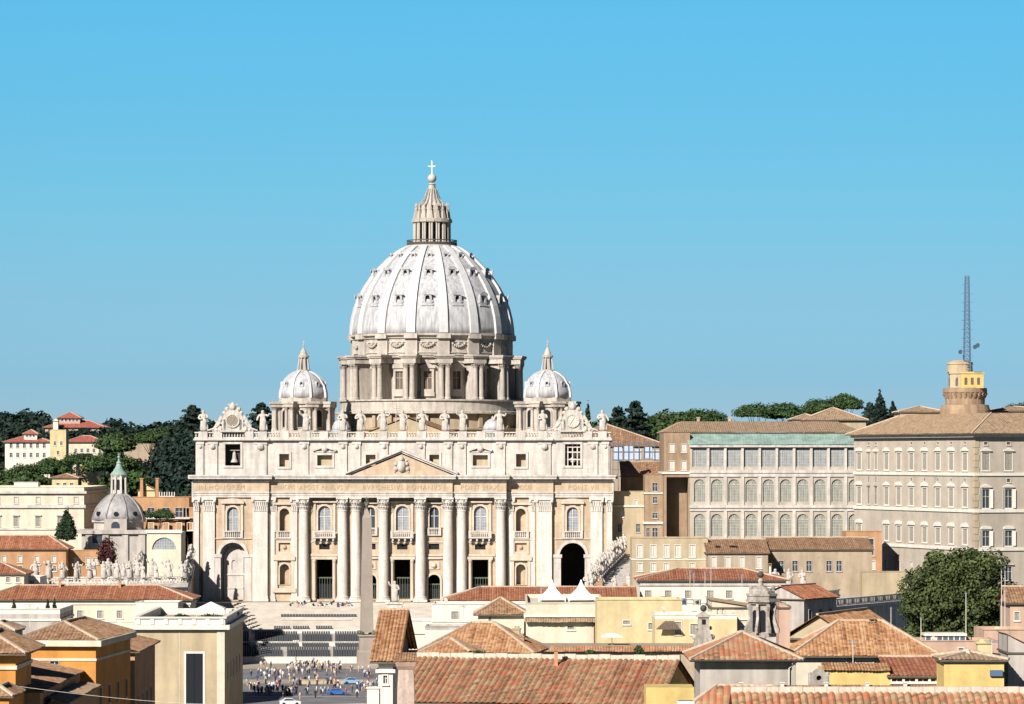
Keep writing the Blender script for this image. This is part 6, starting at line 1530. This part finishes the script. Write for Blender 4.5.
for k,(px,py,wd,hp,lab) in enumerate(((664,603,6,9,'grey air conditioning unit on the white terrace beside the first window'),(673,604,7,5,'low roof unit on the white terrace'),(684,603,5,7,'small metal flue box in the middle of the terrace clutter'),(697,604,8,6,'wide roof unit at the end of the terrace clutter'),(709,604,5,8,'upright roof unit below the tallest aerial'))):
    dd=676; kk=dd/F; r=thing('roof_unit',lab,'roof unit',(PX(px,dd),dd,PZ(605.5,dd))); g=MB(); g.box(-wd*kk/2,wd*kk/2,-.5,.5,.15,hp*kk); 
    for q in (-1,1): g.box(q*wd*kk*.4-.05,q*wd*kk*.4+.05,-.45,.45,0,.15)
    g.build('casing',M['grey_wall'] if k%2 else M['steel'],r); g=MB(); g.lathe([(.35,0),(.35,.06)],14); f=g.build('fan_grille',M['iron'],r); f.location=(0,-.5,hp*kk*.55); f.rotation_euler=(R(90),0,0)
# ---- church lantern house
d=420
o=H('house','grey plastered house with hipped tile roof carrying the stone church lantern',700,792,659.5,d,13,'grey_wall',('hip',2.9,1.3,'tile_mix'),pitch=.6,amp=.1,right=[(4,16,1.1,1.9,'plain')])
g=MB(); x=(789-700)*d/F; g.tube((x,-.25,2),(x,-.25,PZ(668,d)-GZ),.09,.09,6); g.tube((x,-.25,PZ(668,d)-GZ),(x+.8,-1.0,PZ(661.5,d)-GZ),.09,.09,6); g.build('drain_pipe',M['shutter_white'],o)
g=MB(); g.tube((-1.2,-1.35,PZ(660,d)-GZ),(12.2,-1.35,PZ(660,d)-GZ),.12,.12,6); g.build('gutter',M['iron'],o)
dd=428; kk=dd/F; zb=PZ(637,dd); la=thing('church_lantern','weathered octagonal stone church lantern with scrolled buttresses and ball finial','lantern',(PX(762.5,dd),dd+1,zb)); z=lambda py:PZ(py,dd)-zb
g=MB(); o8=lambda r:[(r*math.cos(R(22.5+45*k)),r*math.sin(R(22.5+45*k))) for k in range(8)]
wst=stone('grey_weathered_stone',(.45,.40,.345),.25,1.2,.4,dirt=(.16,.13,.11),dirt_amt=.7)
g.prism(o8(15*kk),z(637),z(633)); g.prism(o8(11.5*kk),z(633),z(603)); g.prism(o8(14.5*kk),z(604),z(602)); g.prism(o8(16.8*kk),z(602),z(600)); g.prism(o8(15.5*kk),z(600),z(596)); g.prism(o8(16.5*kk),z(596),z(594)); g.prism(o8(13*kk),z(594),z(591)); g.build('drum',wst,la)
for k in range(8):
    g=MB(); g.plate(arch(0,6.2*kk,z(632),z(610),8),[],-10.75*kk,-10.55*kk); q=g.build('opening',M['dark'],la); q.rotation_euler=(0,0,R(45*k))
    g=MB()
    pts=[(10.5*kk,z(633)),(18*kk,z(633)),(18.5*kk,z(629)),(16*kk,z(624)),(13.8*kk,z(617)),(14.2*kk,z(611)),(15.6*kk,z(607)),(14.5*kk,z(604)),(10.5*kk,z(604))]
    g.plate(pts,[],-.16,.16); q=g.build('scroll_buttress',wst,la); q.rotation_euler=(0,0,R(22.5+45*k))
g=MB(); g.lathe([(11.5*kk,z(591)),(10.5*kk,z(589)),(6*kk,z(587.5)),(2.6*kk,z(585.5)),(2.2*kk,z(583)),(3.0*kk,z(581)),(1.2*kk,z(578.5))],12,-1.2*kk); g.build('cap',wst,la)
g=MB(); g.ball((-1.2*kk,0,z(575)),3.2*kk,12,8); g.build('ball',M['iron'],la)
for sx in (-1,1):
    g=MB(); g.ball((sx*11*kk,-2*kk,z(588)),2.4*kk,8,6); g.frus(sx*11*kk,-2*kk,4*kk,4*kk,z(594),2.4*kk,2.4*kk,z(589)); g.build('corner_urn',wst,la)
dd=436; kk=dd/F; zb=PZ(646,dd); fi=thing('stone_finial','weathered stone roof finial topped by a dark ball','finial',(PX(703.5,dd),dd,zb)); z=lambda py:PZ(py,dd)-zb
g=MB(); g.frus(0,0,22*kk,1.8,z(646)-.5,20*kk,1.6,z(642)); g.frus(0,0,19*kk,1.5,z(642),12*kk,1.2,z(630)); g.frus(0,0,12*kk,1.2,z(630),10.5*kk,1.1,z(617)); g.frus(0,0,14*kk,1.5,z(617),13*kk,1.4,z(615)); g.frus(0,0,11*kk,1.1,z(615),3*kk,.3,z(611.5))
for sx in (-1,1): g.ball((sx*8.5*kk,0,z(637)),3.0*kk,8,6); g.ball((sx*6.8*kk,0,z(628)),2*kk,8,6)
g.build('shaft',wst,fi); g=MB(); g.ball((0,0,z(608.3)),3.4*kk,12,8); g.build('ball',M['iron'],fi); g=MB(); g.plate(rect(0,3.6*kk,z(624),z(619)),[],-.66,-.6); g.build('niche',M['dark'],fi)
# stub wall by the lantern
H('gable_stub','pale rendered stub wall with a dark opening right of the church lantern',779,790,607,452,5,'pink',('shed_left',.8,.2,'tile_tan'))
# ---- tiled roofs on the right
d=470
o=H('house','long house with wide orange tile roof below the shaded colonnade wall',796,934,655.5,d,12.5,'cream',('hip',4.3,1.0,'tile_orange'),W(d,796,GZ,[(p,657.5,664,w) for p,w in ((851,8),(878,8),(906,14))],'shut'))
chimney(o,3.8,3,24.8,.7,1.1,'white')
o=house('house','tile roofed house joining the church lantern house and the wide orange roof','building',PX(790,478),PX(790,478)+9,482,502,GZ,15.2,'tan_pale',('gable_y',3.2,.8,'tile_orange'),rz=R(-24))
d=405
o=H('yellow_house','low bright yellow house strip with a row of coping tiles',824,890,670,d,8,'yellow_strong',None)
w_=(890-824)*d/F; g=MB(); g.slope((-.1,-.4,PZ(670.5,d)-GZ),(w_+.1,-.4,PZ(670.5,d)-GZ),(w_+.1,3,PZ(664.5,d)-GZ),(-.1,3,PZ(664.5,d)-GZ),.36,.08); g.build('tile_coping',M['tile_orange'],o)
H('house','low house with red brown lean-to roof over a strip of dark windows',890,942,675.5,d,9,'orange_pale',('shed_back',1.6,.4,'tile_red'),W(d,890,GZ,[(p,677,681.5,10.5) for p in (897,910,923,936)],'dark'))
o=H('yellow_house','bright yellow house with low tiled roof and grey wall box at the frame edge',944,1004,659.5,398,7,'yellow_strong',('hip',.7,.5,'tile_tan'),bands=[(PZ(663,398)-GZ,.25,.2)],trim='cream')
g=MB(); x=(1004-944)*398/F+.6; g.box(x-2.2,x-.8,-.35,-.003,PZ(676,398)-GZ,PZ(670,398)-GZ); g.build('wall_box',M['steel'],o)
chimney(o,5.2,5.5,PZ(660,400)-GZ,1.6,1.7,'yellow')
H('stair_house','dark stepped stair house at the outer frame edge beside the yellow house',1008,1040,652,402,8,'grey_wall',('shed_left',2.0,.2,'tile_brown'))
H('pink_house','flat pink terrace house in front of the big round tree',922,1000,645.5,520,12,'pink',('flat',.6,0,'pink'),W(520,922,GZ,[(961,648,653,5),(985,648,653,5)],'shut'))
H('pink_house','higher pink house block by the frame edge right of the big tree',984,1040,634.5,548,12,'pink',('flat',.7,0,'pink'),W(548,984,GZ,[(1012,639,646,6),(1004,650,656,5)],'shut'))
H('pink_house','tall pink gabled house peeping out right of the big tree',1010,1044,603,590,12,'pink',('gable_x',2.5,.6,'tile_brown'),W(590,1010,GZ,[(1017,612,620,5),(1030,612,620,5)],'shut'))
dd=528; kk=dd/F; zb=PZ(646.5,dd); ve=thing('glazed_veranda','white roofed glazed veranda on the pink terrace below the big tree','veranda',(PX(945.5,dd),dd,zb)); w_=40*kk; h_=13*kk
g=MB(); g.box(-w_/2,w_/2,0,4,0,h_*.28); g.box(-w_/2-.2,w_/2+.2,-.25,4.2,h_*.82,h_)
for k in range(8): x=-w_/2+k*w_/7; g.box(x-.07,x+.07,-.004,.12,h_*.28,h_*.82)
g.build('frame',M['white'],ve); g=MB(); g.box(-w_/2+.1,w_/2-.1,.06,3.9,h_*.28,h_*.82); g.build('glazing',plain('sky_glass',(.09,.13,.18),.08),ve)
# ---- bottom right: near ridge with white mortar, balustrade, stone dormer
d=372
o=H('house','near tiled house with broad white mortar ridge along the lower frame edge',742,1050,743,d-9,18,'cream',('gable_x',4.6,.6,'tile_mix'),amp=.2,pitch=.72)
w_=(1050-742)*(d-9)/F; hz=PZ(743,d-9)-GZ+4.6
g=MB()
for k in range(26): g.box(-.6+k*(w_+1.2)/26+.02,-.6+(k+1)*(w_+1.2)/26-.02,8.75,9.3,hz-.3,hz+.55+.06*((k*7)%3)/3)
g.build('ridge_mortar',stone('pale_mortar',(.66,.56,.46),.15,1.2,.2),o)
bl=thing('roof_balustrade','low stone balustrade with white posts behind the white mortar ridge','balustrade',(PX(738,388),388,GZ)); kk=388/F; z=lambda py:PZ(py,388)-GZ
g=MB(); w_=(930-738)*kk; g.box(0,w_,0,.35,0,z(692)); g.slope((0,-.3,z(690)),(w_,-.3,z(690)),(w_,.5,z(685.5)),(0,.5,z(685.5)),.36,.07); g.box(0,w_,.05,.3,z(692)+.002,z(690)-.05); g.build('rail',M['tile_brown'],bl)
for px in (741,782,826,867,905): g=MB(); x=(px-738)*kk; g.box(x-.2,x+.2,-.35,-.05,z(694),z(683)); g.box(x-.27,x+.27,-.42,.02,z(683),z(682)); g.build('post',M['white'],bl)
dd=396; kk=dd/F; zb=PZ(690,dd); dm=thing('stone_dormer','small stone dormer with round dark hole behind the white mortar ridge','dormer',(PX(819,dd),dd,zb)); z=lambda py:PZ(py,dd)-zb
g=MB(); g.plate([(-9*kk,z(690)),(9*kk,z(690)),(9*kk,z(676)),(5*kk,z(671)),(0,z(668)),(-5*kk,z(671)),(-9*kk,z(676))],[[(2.6*kk*math.cos(PI*j/8),z(678)+2.6*kk*math.sin(PI*j/8)) for j in range(16)]],0,.7); g.build('front',wst,dm)
g=MB(); g.box(-3*kk,3*kk,.5,.65,z(681.5),z(674.5)); g.build('hole',M['dark'],dm)
for sx in (-1,1): g=MB(); g.ball((sx*9*kk,.3,z(674)),2*kk,8,6); g.frus(sx*9*kk,.3,3.4*kk,.5,z(690),2.6*kk,.4,z(675)); g.build('side_urn',wst,dm)
# hipped roof at the bottom middle with the bit of yellow wall
H('yellow_house','fragment of bright yellow wall between the two nearest tiled roofs',646,694,687.5,402,6,'yellow_strong',None)
o=house('house','nearest hipped roof corner with a slanting pale ridge at the lower frame edge','building',PX(668,372),PX(668,372)+16,374,384,GZ,11.2,'cream',('hip',4.2,.8,'tile_mix'),rz=R(-6),pitch=.72,amp=.16)
sk=thing('skylight','small pale skylight on the nearest hipped roof corner','skylight',(PX(686,372),372.5,PZ(702,372.5))); g=MB(); g.box(-.9,.9,-.3,1.2,-.6,.1); g.build('frame',M['white'],sk); g=MB(); g.box(-.75,.75,-.2,1.1,.1,.14); g.build('pane',M['glass'],sk)
# ---- more aerials and chimneys on the near roofs
antenna(463,604,622,668,'small roof aerial on the white house left of the little hipped pavilion',3)
antenna(541,588,607,650,'small roof aerial on the parapet corner beside the first white tent',3)
antenna(853,640,662,462,'short aerial on the wide orange tiled roof',3)
antenna(30,604,624,500,'roof aerial rising over the tall orange house',4)
antenna(992,640,658,400,'small aerial beside the yellow chimney at the frame edge',3)
# ---- the big tree and poles
rd=random.Random(41); d=640; kk=d/F; X=PX(959,d); zt=PZ(545,d); zb=PZ(652,d)
bl=[]; R_=70*kk; Hc=(zt-zb)
for k in range(60):
    a=k*2.39996; t=k/59; z=zb+Hc*(.12+.76*t); e=math.sqrt(max(0,1-((t-.38)/.70)**2)); rr=R_*e*(.72 if k%3 else .45)*rd.uniform(.85,1.08)
    s=rd.uniform(1.9,3.3); bl.append((rr*math.cos(a),rr*math.sin(a),z-GZ,s,s,s*.8))
bl+= [(0,0,zb+Hc*.45-GZ,R_*.72,R_*.72,Hc*.42)]
g=MB(); leaves(g,bl,42000,.26,rd,.55); cr=g.build('crown',M['leaf_oak']); cm=cr.data; bpy.data.objects.remove(cr)
g=MB(); limbs(g,(0,0,0),(0,0,zb-GZ+2),.8,[(b_[0]*.8,b_[1]*.8,b_[2]) for b_ in bl[:24]],rd); t=g.build('trunk',M['bark']); tm=t.data; bpy.data.objects.remove(t)
plant('broadleaf_tree','big round dense green tree in front of the papal palace','tree',(X,d,GZ),(cm,tm))
for px,py0,py1,dd,lab in ((966,592,640,530,'thin white pole before the middle of the big tree'),(921,617,646,530,'thin short pole at the lower edge of the big tree'),(1001.5,570,634,552,'tall thin pole, inner of the close pair right of the big tree'),(1005,570,634,552,'tall thin pole, outer of the close pair right of the big tree'),(891,607,640,560,'thin white pole against the shaded colonnade wall')):
    g=MB(); r=thing('roof_pole',lab,'pole',(PX(px,dd),dd,PZ(py1,dd))); g.tube((0,0,-1.2),(0,0,(py1-py0)*dd/F),.07,.05,6); g.build('shaft',M['shutter_white'],r); g=MB(); g.tube((-.35,0,(py1-py0)*dd/F*.97),(.35,0,(py1-py0)*dd/F*.97),.03,.03,4); g.ball((0,0,(py1-py0)*dd/F),.1,6,4); g.build('tip',M['steel'],r)
# ---- overhead cable across the lower left
a=Vector((PX(15.5,431),431,PZ(686,431))); b_=Vector((PX(379,401),401,PZ(703,401))); g=MB(); pts=[a.lerp(b_,k/24)+Vector((0,0,-1.1*math.sin(PI*k/24))) for k in range(25)]
for p,q in zip(pts,pts[1:]): g.tube(p,q,.022,.022,5)
tag(g.build('overhead_cable',M['shutter_white']),'thin pale overhead cable strung across the street from the orange house','cable')

def flue(px,py0,py1,d,label,mat='orange_pale',w=.45):
    r=thing('roof_flue',label,'flue',(PX(px,d),d,PZ(py1,d))); h=(py1-py0)*d/F; g=MB(); g.box(-w/2,w/2,-w/2,w/2,-1.5,h); g.build('shaft',M[mat],r); g=MB(); g.box(-w*.75,w*.75,-w*.75,w*.75,h+.001,h+.12)
    for sx in (-1,1): g.box(sx*w*.5-.05,sx*w*.5+.05,-w*.5,w*.5,h+.12,h+.4)
    g.box(-w*.8,w*.8,-w*.7,w*.7,h+.4,h+.52); g.build('cowl',M['tile_brown'],r)
flue(556,651,661,449,'small brick flue on the ridge of the nearest long patched roof')
flue(872,622,632,476,'square flue standing on the upper slope of the wide orange roof','white',.6)
flue(812,641,650,474,'low flue on the slope of the wide orange roof near its left hip')
flue(512,633,643,519,'stout flue on the wide orange hipped roof','tan_pale',.8)
flue(70,622,631,497,'small flue on the hipped roof of the tall orange house','brick')
flue(600,579,590,724,'small flue on the long dull red roof behind the white tents')
flue(770,566,574,707,'small flue at the end of the long red hipped roof','white')
flue(60,581,590,726,'small flue on the long red roof behind the potted cypresses')
flue(120,582,591,726,'small flue on the long red roof above the three shuttered windows')

def sat_dish(px,py,d,label,rz=-.5,r_=.42):
    r=thing('satellite_dish',label,'satellite dish',(PX(px,d),d,PZ(py,d)),rz); g=MB(); g.tube((0,0,-1.2),(0,0,.5),.05,.05,6); g.tube((0,0,.4),(0,-.25,.55),.04,.04,5); g.build('bracket',M['steel'],r)
    g=MB(); g.lathe([(r_,0),(r_*.8,.1),(r_*.4,.17),(.02,.2)],14); q=g.build('dish',M['shutter_white'],r); q.location=(0,-.5,.62); q.rotation_euler=(R(-75),0,0)
    g=MB(); g.tube((0,-.35,.3),(0,-.95,.6),.02,.02,4); g.ball((0,-.95,.6),.06,6,4); g.build('feed_arm',M['iron'],r)
for px,py,d,lab in ((533,618,646,'satellite dish at the end of the pale yellow terrace house'),(664,612,616,'satellite dish on the parapet of the lower yellow house'),(724,607,626,'satellite dish on the pale yellow house with sloping ledges'),(935,643,523,'satellite dish on the flat pink terrace house'),(998,633,552,'satellite dish on the higher pink house block'),(84,585,727,'satellite dish on the long red roof above the shuttered windows'),(447,603,672,'satellite dish on the white house left of the hipped pavilion'),(968,658,401,'satellite dish on the yellow house at the frame edge'),(850,636,478,'satellite dish on the ridge of the wide orange roof')): sat_dish(px,py,d,lab)
def wire(a,b,sagm,label):
    g=MB(); a,b=Vector(a),Vector(b); pts=[a.lerp(b,k/16)+Vector((0,0,-sagm*math.sin(PI*k/16))) for k in range(17)]
    for p,q in zip(pts,pts[1:]): g.tube(p,q,.02,.02,4)
    tag(g.build('overhead_cable',M['iron']),label,'cable')
wire(PP(694,574,674),PP(742,575,676),.5,'thin dark wire strung between the roof aerials before the red roof')
wire(PP(966,593,530),PP(1001,572,552),.6,'thin dark wire strung between the poles before the big tree')
# ================================================================== THE SQUARE
def sag(d): return lin(d,[(0,GZ),(880,GZ),(905,-9.6),(920,-7.9),(935,-6.5),(948,-5.2),(966,-.15),(1100,-.15)])
X0,X1=-120,40
g=MB(); ys=[868,880,892,905,912,920,928,935]
i=g.add([(x,y,sag(y)+.03) for y in ys for x in (X0,X1)])
for k in range(len(ys)-1): g.face((i+2*k,i+2*k+1,i+2*k+3,i+2*k+2))
struct(g.build('square_paving',M['pave']))
g=MB(); z0=-6.5+.03; n=26
for k in range(n):
    ya=935+k*1.1; z=z0+(k+1)*(6.35/n); g.box(-86,32,ya,ya+1.1 if k<n-1 else 974,GZ-.5,z)
struct(g.build('steps',M['steps']))
g=MB(); g.poly([(-130,560,GZ+.02),(60,560,GZ+.02),(60,868,GZ+.02),(-130,868,GZ+.02)]); struct(g.build('square_cobbles',M['cobble']))
# travertine bands in the cobbles
g=MB()
for (ya,yb) in ((792,806),(846,868),(748,750)): g.poly([(-130,ya,GZ+.04),(60,ya,GZ+.04),(60,yb,GZ+.04),(-130,yb,GZ+.04)])
struct(g.build('stone_bands',stone('travertine_paving',(.40,.345,.27),.15,.2,.1)))
# barriers and pale walls between the blocks of chairs
def barrier(px0,px1,d,h,label,mat='white'):
    g=MB(); x0,x1=PX(px0,d),PX(px1,d); z=sag(d); g.box(x0,x1,d,d+.5,z,z+h); g.box(x0-.05,x1+.05,d-.08,d+.58,z+h,z+h+.12)
    n=max(2,int((x1-x0)/4))
    for k in range(n+1): x=x0+(x1-x0)*k/n; g.box(x-.2,x+.2,d-.12,d-.003,z,z+h-.004)
    r=g.build('barrier',M[mat]); return tag(r,label,'barrier')
barrier(243,362,869,1.5,'long pale stone barrier between the crowd and the front blocks of chairs')
barrier(243,362,910,1.1,'long pale barrier between the two wide blocks of chairs')
barrier(243,362,932,.9,'thin pale barrier behind the rear wide block of chairs')
barrier(300,345,790,.9,'low tan kerb wall standing in the middle of the crowd','tan_pale')
# ---- chairs: one made with its parts' shapes, hundreds copied, the far rows as one mass
def chair_bm(g,x,y,z):
    g.box(x-.24,x+.24,y-.22,y+.24,z+.40,z+.46); g.box(x-.24,x+.24,y-.28,y-.22,z+.44,z+.95)
    for sx in (-.21,.21):
        for sy in (-.2,.2): g.box(x+sx-.025,x+sx+.025,y+sy-.025,y+sy+.025,z,z+.40)
g=MB(); chair_bm(g,0,0,0); o=g.build('chair',M['chair']); CH=o.data; bpy.data.objects.remove(o)
blocks=[(243,284,878,904),(288,331,878,904),(334,361,878,904),(243,252,909,929),(256,300,909,929),(303,332,909,929),(336,361,909,929),(275,292,936,939),(294,312,936,939),(317,335,936,939),(282,318,950,956),(320,352,950,956)]
def rows(b):
    px0,px1,ya,yb=b; y=ya
    while y<=yb:
        x0,x1=PX(px0,y),PX(px1,y); sk=(y-ya)*.0
        n=int((x1-x0)/.62)
        for k in range(n): yield (x0+k*.62,y,sag(y)+.05)
        y+=.9
rest=MB(); cnt=0
for bi,b in enumerate(blocks):
    for (x,y,z) in rows(b):
        if cnt<290 and bi<3:
            c=link('folding_chair',CH,None,(x,y,z),0.0); tag(c,'dark grey chair in the front rows facing the basilica','chair','chairs in the front blocks of the square'); cnt+=1
        else: 
            rest.box(x-.24,x+.24,y-.22,y+.24,z+.40,z+.46); rest.box(x-.24,x+.24,y-.28,y-.22,z+.2,z+.95)
tag(rest.build('chair_rows',M['chair']),'dark grey chairs filling the rear rows of the square','chairs',None,'stuff')
# podium on the steps with its white front
g=MB(); dp=946; g.box(PX(281,dp),PX(352,dp),dp,dp+3,-8,sag(dp)+1.5); g.box(PX(281,dp)-.1,PX(352,dp)+.1,dp-.15,dp+3.1,sag(dp)+1.5,sag(dp)+1.7); tag(g.build('podium',M['white']),'low white podium front on the steps before the basilica doors','podium')
g=MB()
for k in range(26):
    x=PX(281,949)+k*.78; g.box(x,x+.7,949,949.12,sag(949)+.2,sag(949)+2.4)
tag(g.build('screen_panels',M['chair']),'dark grey screen panels standing on the white podium','screen')
# lamp posts
for px,d,lab in ((296,862,'thin lamp post standing in the crowd before the chairs'),(250,905,'thin lamp post at the shaded corner of the square')):
    r=thing('street_lamp',lab,'street lamp',(PX(px,d),d,sag(d))); g=MB(); g.lathe([(.22,0),(.2,.6),(.1,.8),(.07,5.5)],8); g.build('post',M['iron'],r)
    for a in range(4): g=MB(); g.tube((0,0,5.3),(.55*math.cos(a*PI/2),.55*math.sin(a*PI/2),5.6),.04,.04,5); g.ball((.55*math.cos(a*PI/2),.55*math.sin(a*PI/2),5.85),.2,8,6); g.build('lamp_globe',M['canvas'],r)
# ---- the obelisk
d=850; kk=d/F; r=thing('obelisk','tall red granite obelisk with bronze star and cross on a stepped pedestal','obelisk',(PX(366.8,d),d,GZ)); z=lambda py:PZ(py,d)-GZ
g=MB(); g.frus(0,0,2.95,2.95,z(632),2.05,2.05,z(518)); g.frus(0,0,2.05,2.05,z(518),.15,.15,z(508)); ob=g.build('shaft',M['granite'],r); ob.rotation_euler=(0,0,R(8))
g=MB(); g.frus(0,0,3.6,3.6,z(650),3.4,3.4,z(636)); g.frus(0,0,4.1,4.1,z(636),3.9,3.9,z(634.5)); g.frus(0,0,4.4,4.4,z(652),4.0,4.0,z(650)); g.frus(0,0,4.6,4.6,z(664),4.4,4.4,z(652)); g.frus(0,0,5.2,5.2,z(666),5.0,5.0,z(664)); g.box(-4.2,4.2,-4.2,4.2,0,.35); g.box(-3.4,3.4,-3.4,3.4,.35,.7); pe=g.build('pedestal',M['granite'],r); pe.rotation_euler=(0,0,R(8))
for k in range(4):
    g=MB(); g.ball((1.5,1.5,z(633)),.62,8,6); g.ball((1.85,1.85,z(632)),.36,8,6); g.bar((1.2,1.2,z(633)),(.6,1.7,z(634)),.3,.3); q=g.build('bronze_lion',M['bronze'],r); q.rotation_euler=(0,0,R(8+90*k))
g=MB(); g.ball((0,0,z(507)),.35,8,6); g.ball((0,0,z(504.8)),.5,8,6); g.ball((-.3,0,z(503)),.35,8,6); g.ball((.3,0,z(503)),.35,8,6)
for k in range(8): g.bar((0,0,z(501.8)),(.5*math.cos(k*PI/4),0,z(501.8)+.5*math.sin(k*PI/4)),.1,.1)
g.box(-.08,.08,-.08,.08,z(501.8),z(496.5)); g.box(-.45,.45,-.06,.06,z(499),z(498.2)); g.build('bronze_cross',M['bronze'],r)
# ---- the apostle statue on its pedestal
d=930; r=thing('apostle_statue','large white apostle statue on a square pedestal beside the steps','statue',(PX(394.5,d),d,sag(d))); zz=PZ(602,d)-sag(d)
g=MB(); g.box(-2.4,2.4,-2.4,2.4,0,.6); g.box(-2.0,2.0,-2.0,2.0,.6,zz-.5); g.box(-2.3,2.3,-2.3,2.3,zz-.5,zz); g.build('pedestal',M['marble'],r); f=link('figure',STATUES[0],r,(0,0,zz)); f.scale=(1.0,1.0,1.05)
# ---- people
def person_mesh(k):
    st=(.0,.16,.1)[k]; A={0:((.27,0,1.12),(.29,-.08,.86)),1:((.27,.1,1.12),(.29,.22,.9)),2:((.28,-.05,1.12),(.16,-.25,1.12))}[k]; B={0:((-.27,0,1.12),(-.29,-.06,.86)),1:((-.27,-.1,1.12),(-.27,-.26,.94)),2:((-.27,0,1.12),(-.29,0,.86))}[k]
    J=[(0,0,.95,.17,.13),(0,0,1.2,.17,.12),(0,0,1.42,.18,.11),(0,0,1.53,.07,.07),(0,-.01,1.68,.10,.115),(.09,-st*.4,.52,.085,.085),(.09,-st,.08,.06,.06),(.09,-st-.14,.04,.05,.04),(-.09,st*.4,.52,.085,.085),(-.09,st,.08,.06,.06),(-.09,st-.14,.04,.05,.04),(.2,0,1.4,.07,.07),A[0]+(.055,),A[1]+(.045,),(-.2,0,1.4,.07,.07),B[0]+(.055,),B[1]+(.045,)]
    E=[(0,1),(1,2),(2,3),(3,4),(0,5),(5,6),(6,7),(0,8),(8,9),(9,10),(2,11),(11,12),(12,13),(2,14),(14,15),(15,16)]
    return grow('person',J,E,0,0)
SK=plain('skin',(.45,.28,.2),.6); HR=plain('dark_hair',(.03,.022,.016),.7)
TOPS=[('white',(.75,.73,.7)),('pale grey',(.5,.5,.5)),('red',(.36,.08,.07)),('dark blue',(.04,.06,.16)),('black',(.02,.02,.022)),('light blue',(.34,.42,.52)),('beige',(.5,.4,.28)),('pink',(.62,.3,.32)),('tan',(.42,.34,.22))]
BOT=[('dark trousers',(.03,.03,.04)),('blue jeans',(.08,.12,.22)),('pale shorts',(.42,.36,.27))]
PMESH=[]
base=[person_mesh(k) for k in range(3)]
for ti,(tn,tc) in enumerate(TOPS):
    tm=plain(tn.replace(' ','_')+'_shirt',tc,.85)
    for bi,(bn,bc) in enumerate(BOT):
        me=base[(ti+bi)%3].copy(); bmx=bpy.data.materials.get(bn.replace(' ','_')) or plain(bn.replace(' ','_'),bc,.85)
        short='shorts' in bn
        paint(me,[SK,tm,bmx,HR],lambda c: (3 if (c.z>1.7 or (c.z>1.6 and c.y>.03)) else 0) if c.z>1.5 else (1 if c.z>.98 or (abs(c.x)>.235 and c.z>1.15) else ((0 if c.z<.45 and short else 2) if abs(c.x)<.22 else 0)))
        PMESH.append((f'person in a {tn} top and {bn} standing in the crowded square',f'visitors in {tn} tops and {bn}',me))
rd=random.Random(5)
def person(px,py,dz=0.0,d=None):
    d=d or 51*F/(py-YH); lab,grp,me=PMESH[rd.choice((0,0,0,1,1,1,2,3,3,4,4,4,5,6,6,7,8))*3+rd.randrange(3)]
    o=link('person',me,None,(PX(px,d),d,sag(d)+.05+dz),rd.uniform(-PI,PI)); s=rd.uniform(.93,1.06); o.scale=(s,s,s); tag(o,lab,'person',grp)
np_=0
CL=[(rd.uniform(246,392),rd.choice((668,669,672,676,685,690,694)),rd.uniform(2,9),rd.uniform(.6,2.2)) for _ in range(34)]
while np_<265:
    cl=CL[rd.randrange(len(CL))]; px,py=(rd.gauss(cl[0],cl[2]),rd.gauss(cl[1],cl[3])) if rd.random()<.8 else (rd.uniform(244,392),rd.uniform(667,702))
    if px<243 or px>394: continue
    if py<666 or py>703: continue
    if 359<px<377 and py<672: continue
    person(px,py); np_+=1
for k in range(30): px=rd.uniform(288,352); person(px,0,0.12,rd.uniform(959,963))
# a few around the arches
# ---- cars parked in the square
def car(px,d,label,body,rz,roofbar=False):
    r=thing('parked_car',label,'car',(PX(px,d),d,GZ+.05),rz)
    g=MB(); prof=[(-2.1,.3),(2.1,.3),(2.15,.62),(1.95,.82),(.95,.95),(.45,1.4),(-1.0,1.45),(-1.75,1.0),(-2.1,.92),(-2.15,.6)]
    g.plate(prof,[],-.82,.82); bd=g.build('body',body,r)
    g=MB(); g.plate([(.82,.98),(.42,1.34),(-.92,1.38),(-1.5,1.0)],[],-.835,.835); g.build('windows',M['glass'],r)
    for sx in (-1.3,1.35):
        for sy in (-.8,.8):
            g=MB(); g.lathe([(.06,-.1),(.32,-.1),(.32,.1),(.06,.1)],14); w_=g.build('wheel',plain('tyre',(.02,.02,.02),.8) if 'tyre' not in bpy.data.materials else bpy.data.materials['tyre'],r); w_.location=(sx,sy,.32); w_.rotation_euler=(R(90),0,0)
    for sy in (-.6,.6): g=MB(); g.box(2.08,2.16,sy-.16,sy+.16,.6,.76); g.build('headlight',M['canvas'],r)
    if roofbar: g=MB(); g.box(-.2,.05,-.5,.5,1.45,1.56); g.build('light_bar',plain('blue_lamp_bar',(.03,.08,.4),.3),r)
BL=plain('blue_car_paint',(.03,.12,.38),.25); BL2=plain('pale_blue_car_paint',(.22,.38,.55),.25); WH=plain('white_car_paint',(.75,.75,.74),.25)
car(338,754,'blue car with light bar parked among the crowd, nearest of the two blue cars',BL,R(-6),True)
car(352.5,790,'pale blue car parked further back in the crowd',BL2,R(4),True)
car(290,723,'white car at the near edge of the crowd',WH,R(8))
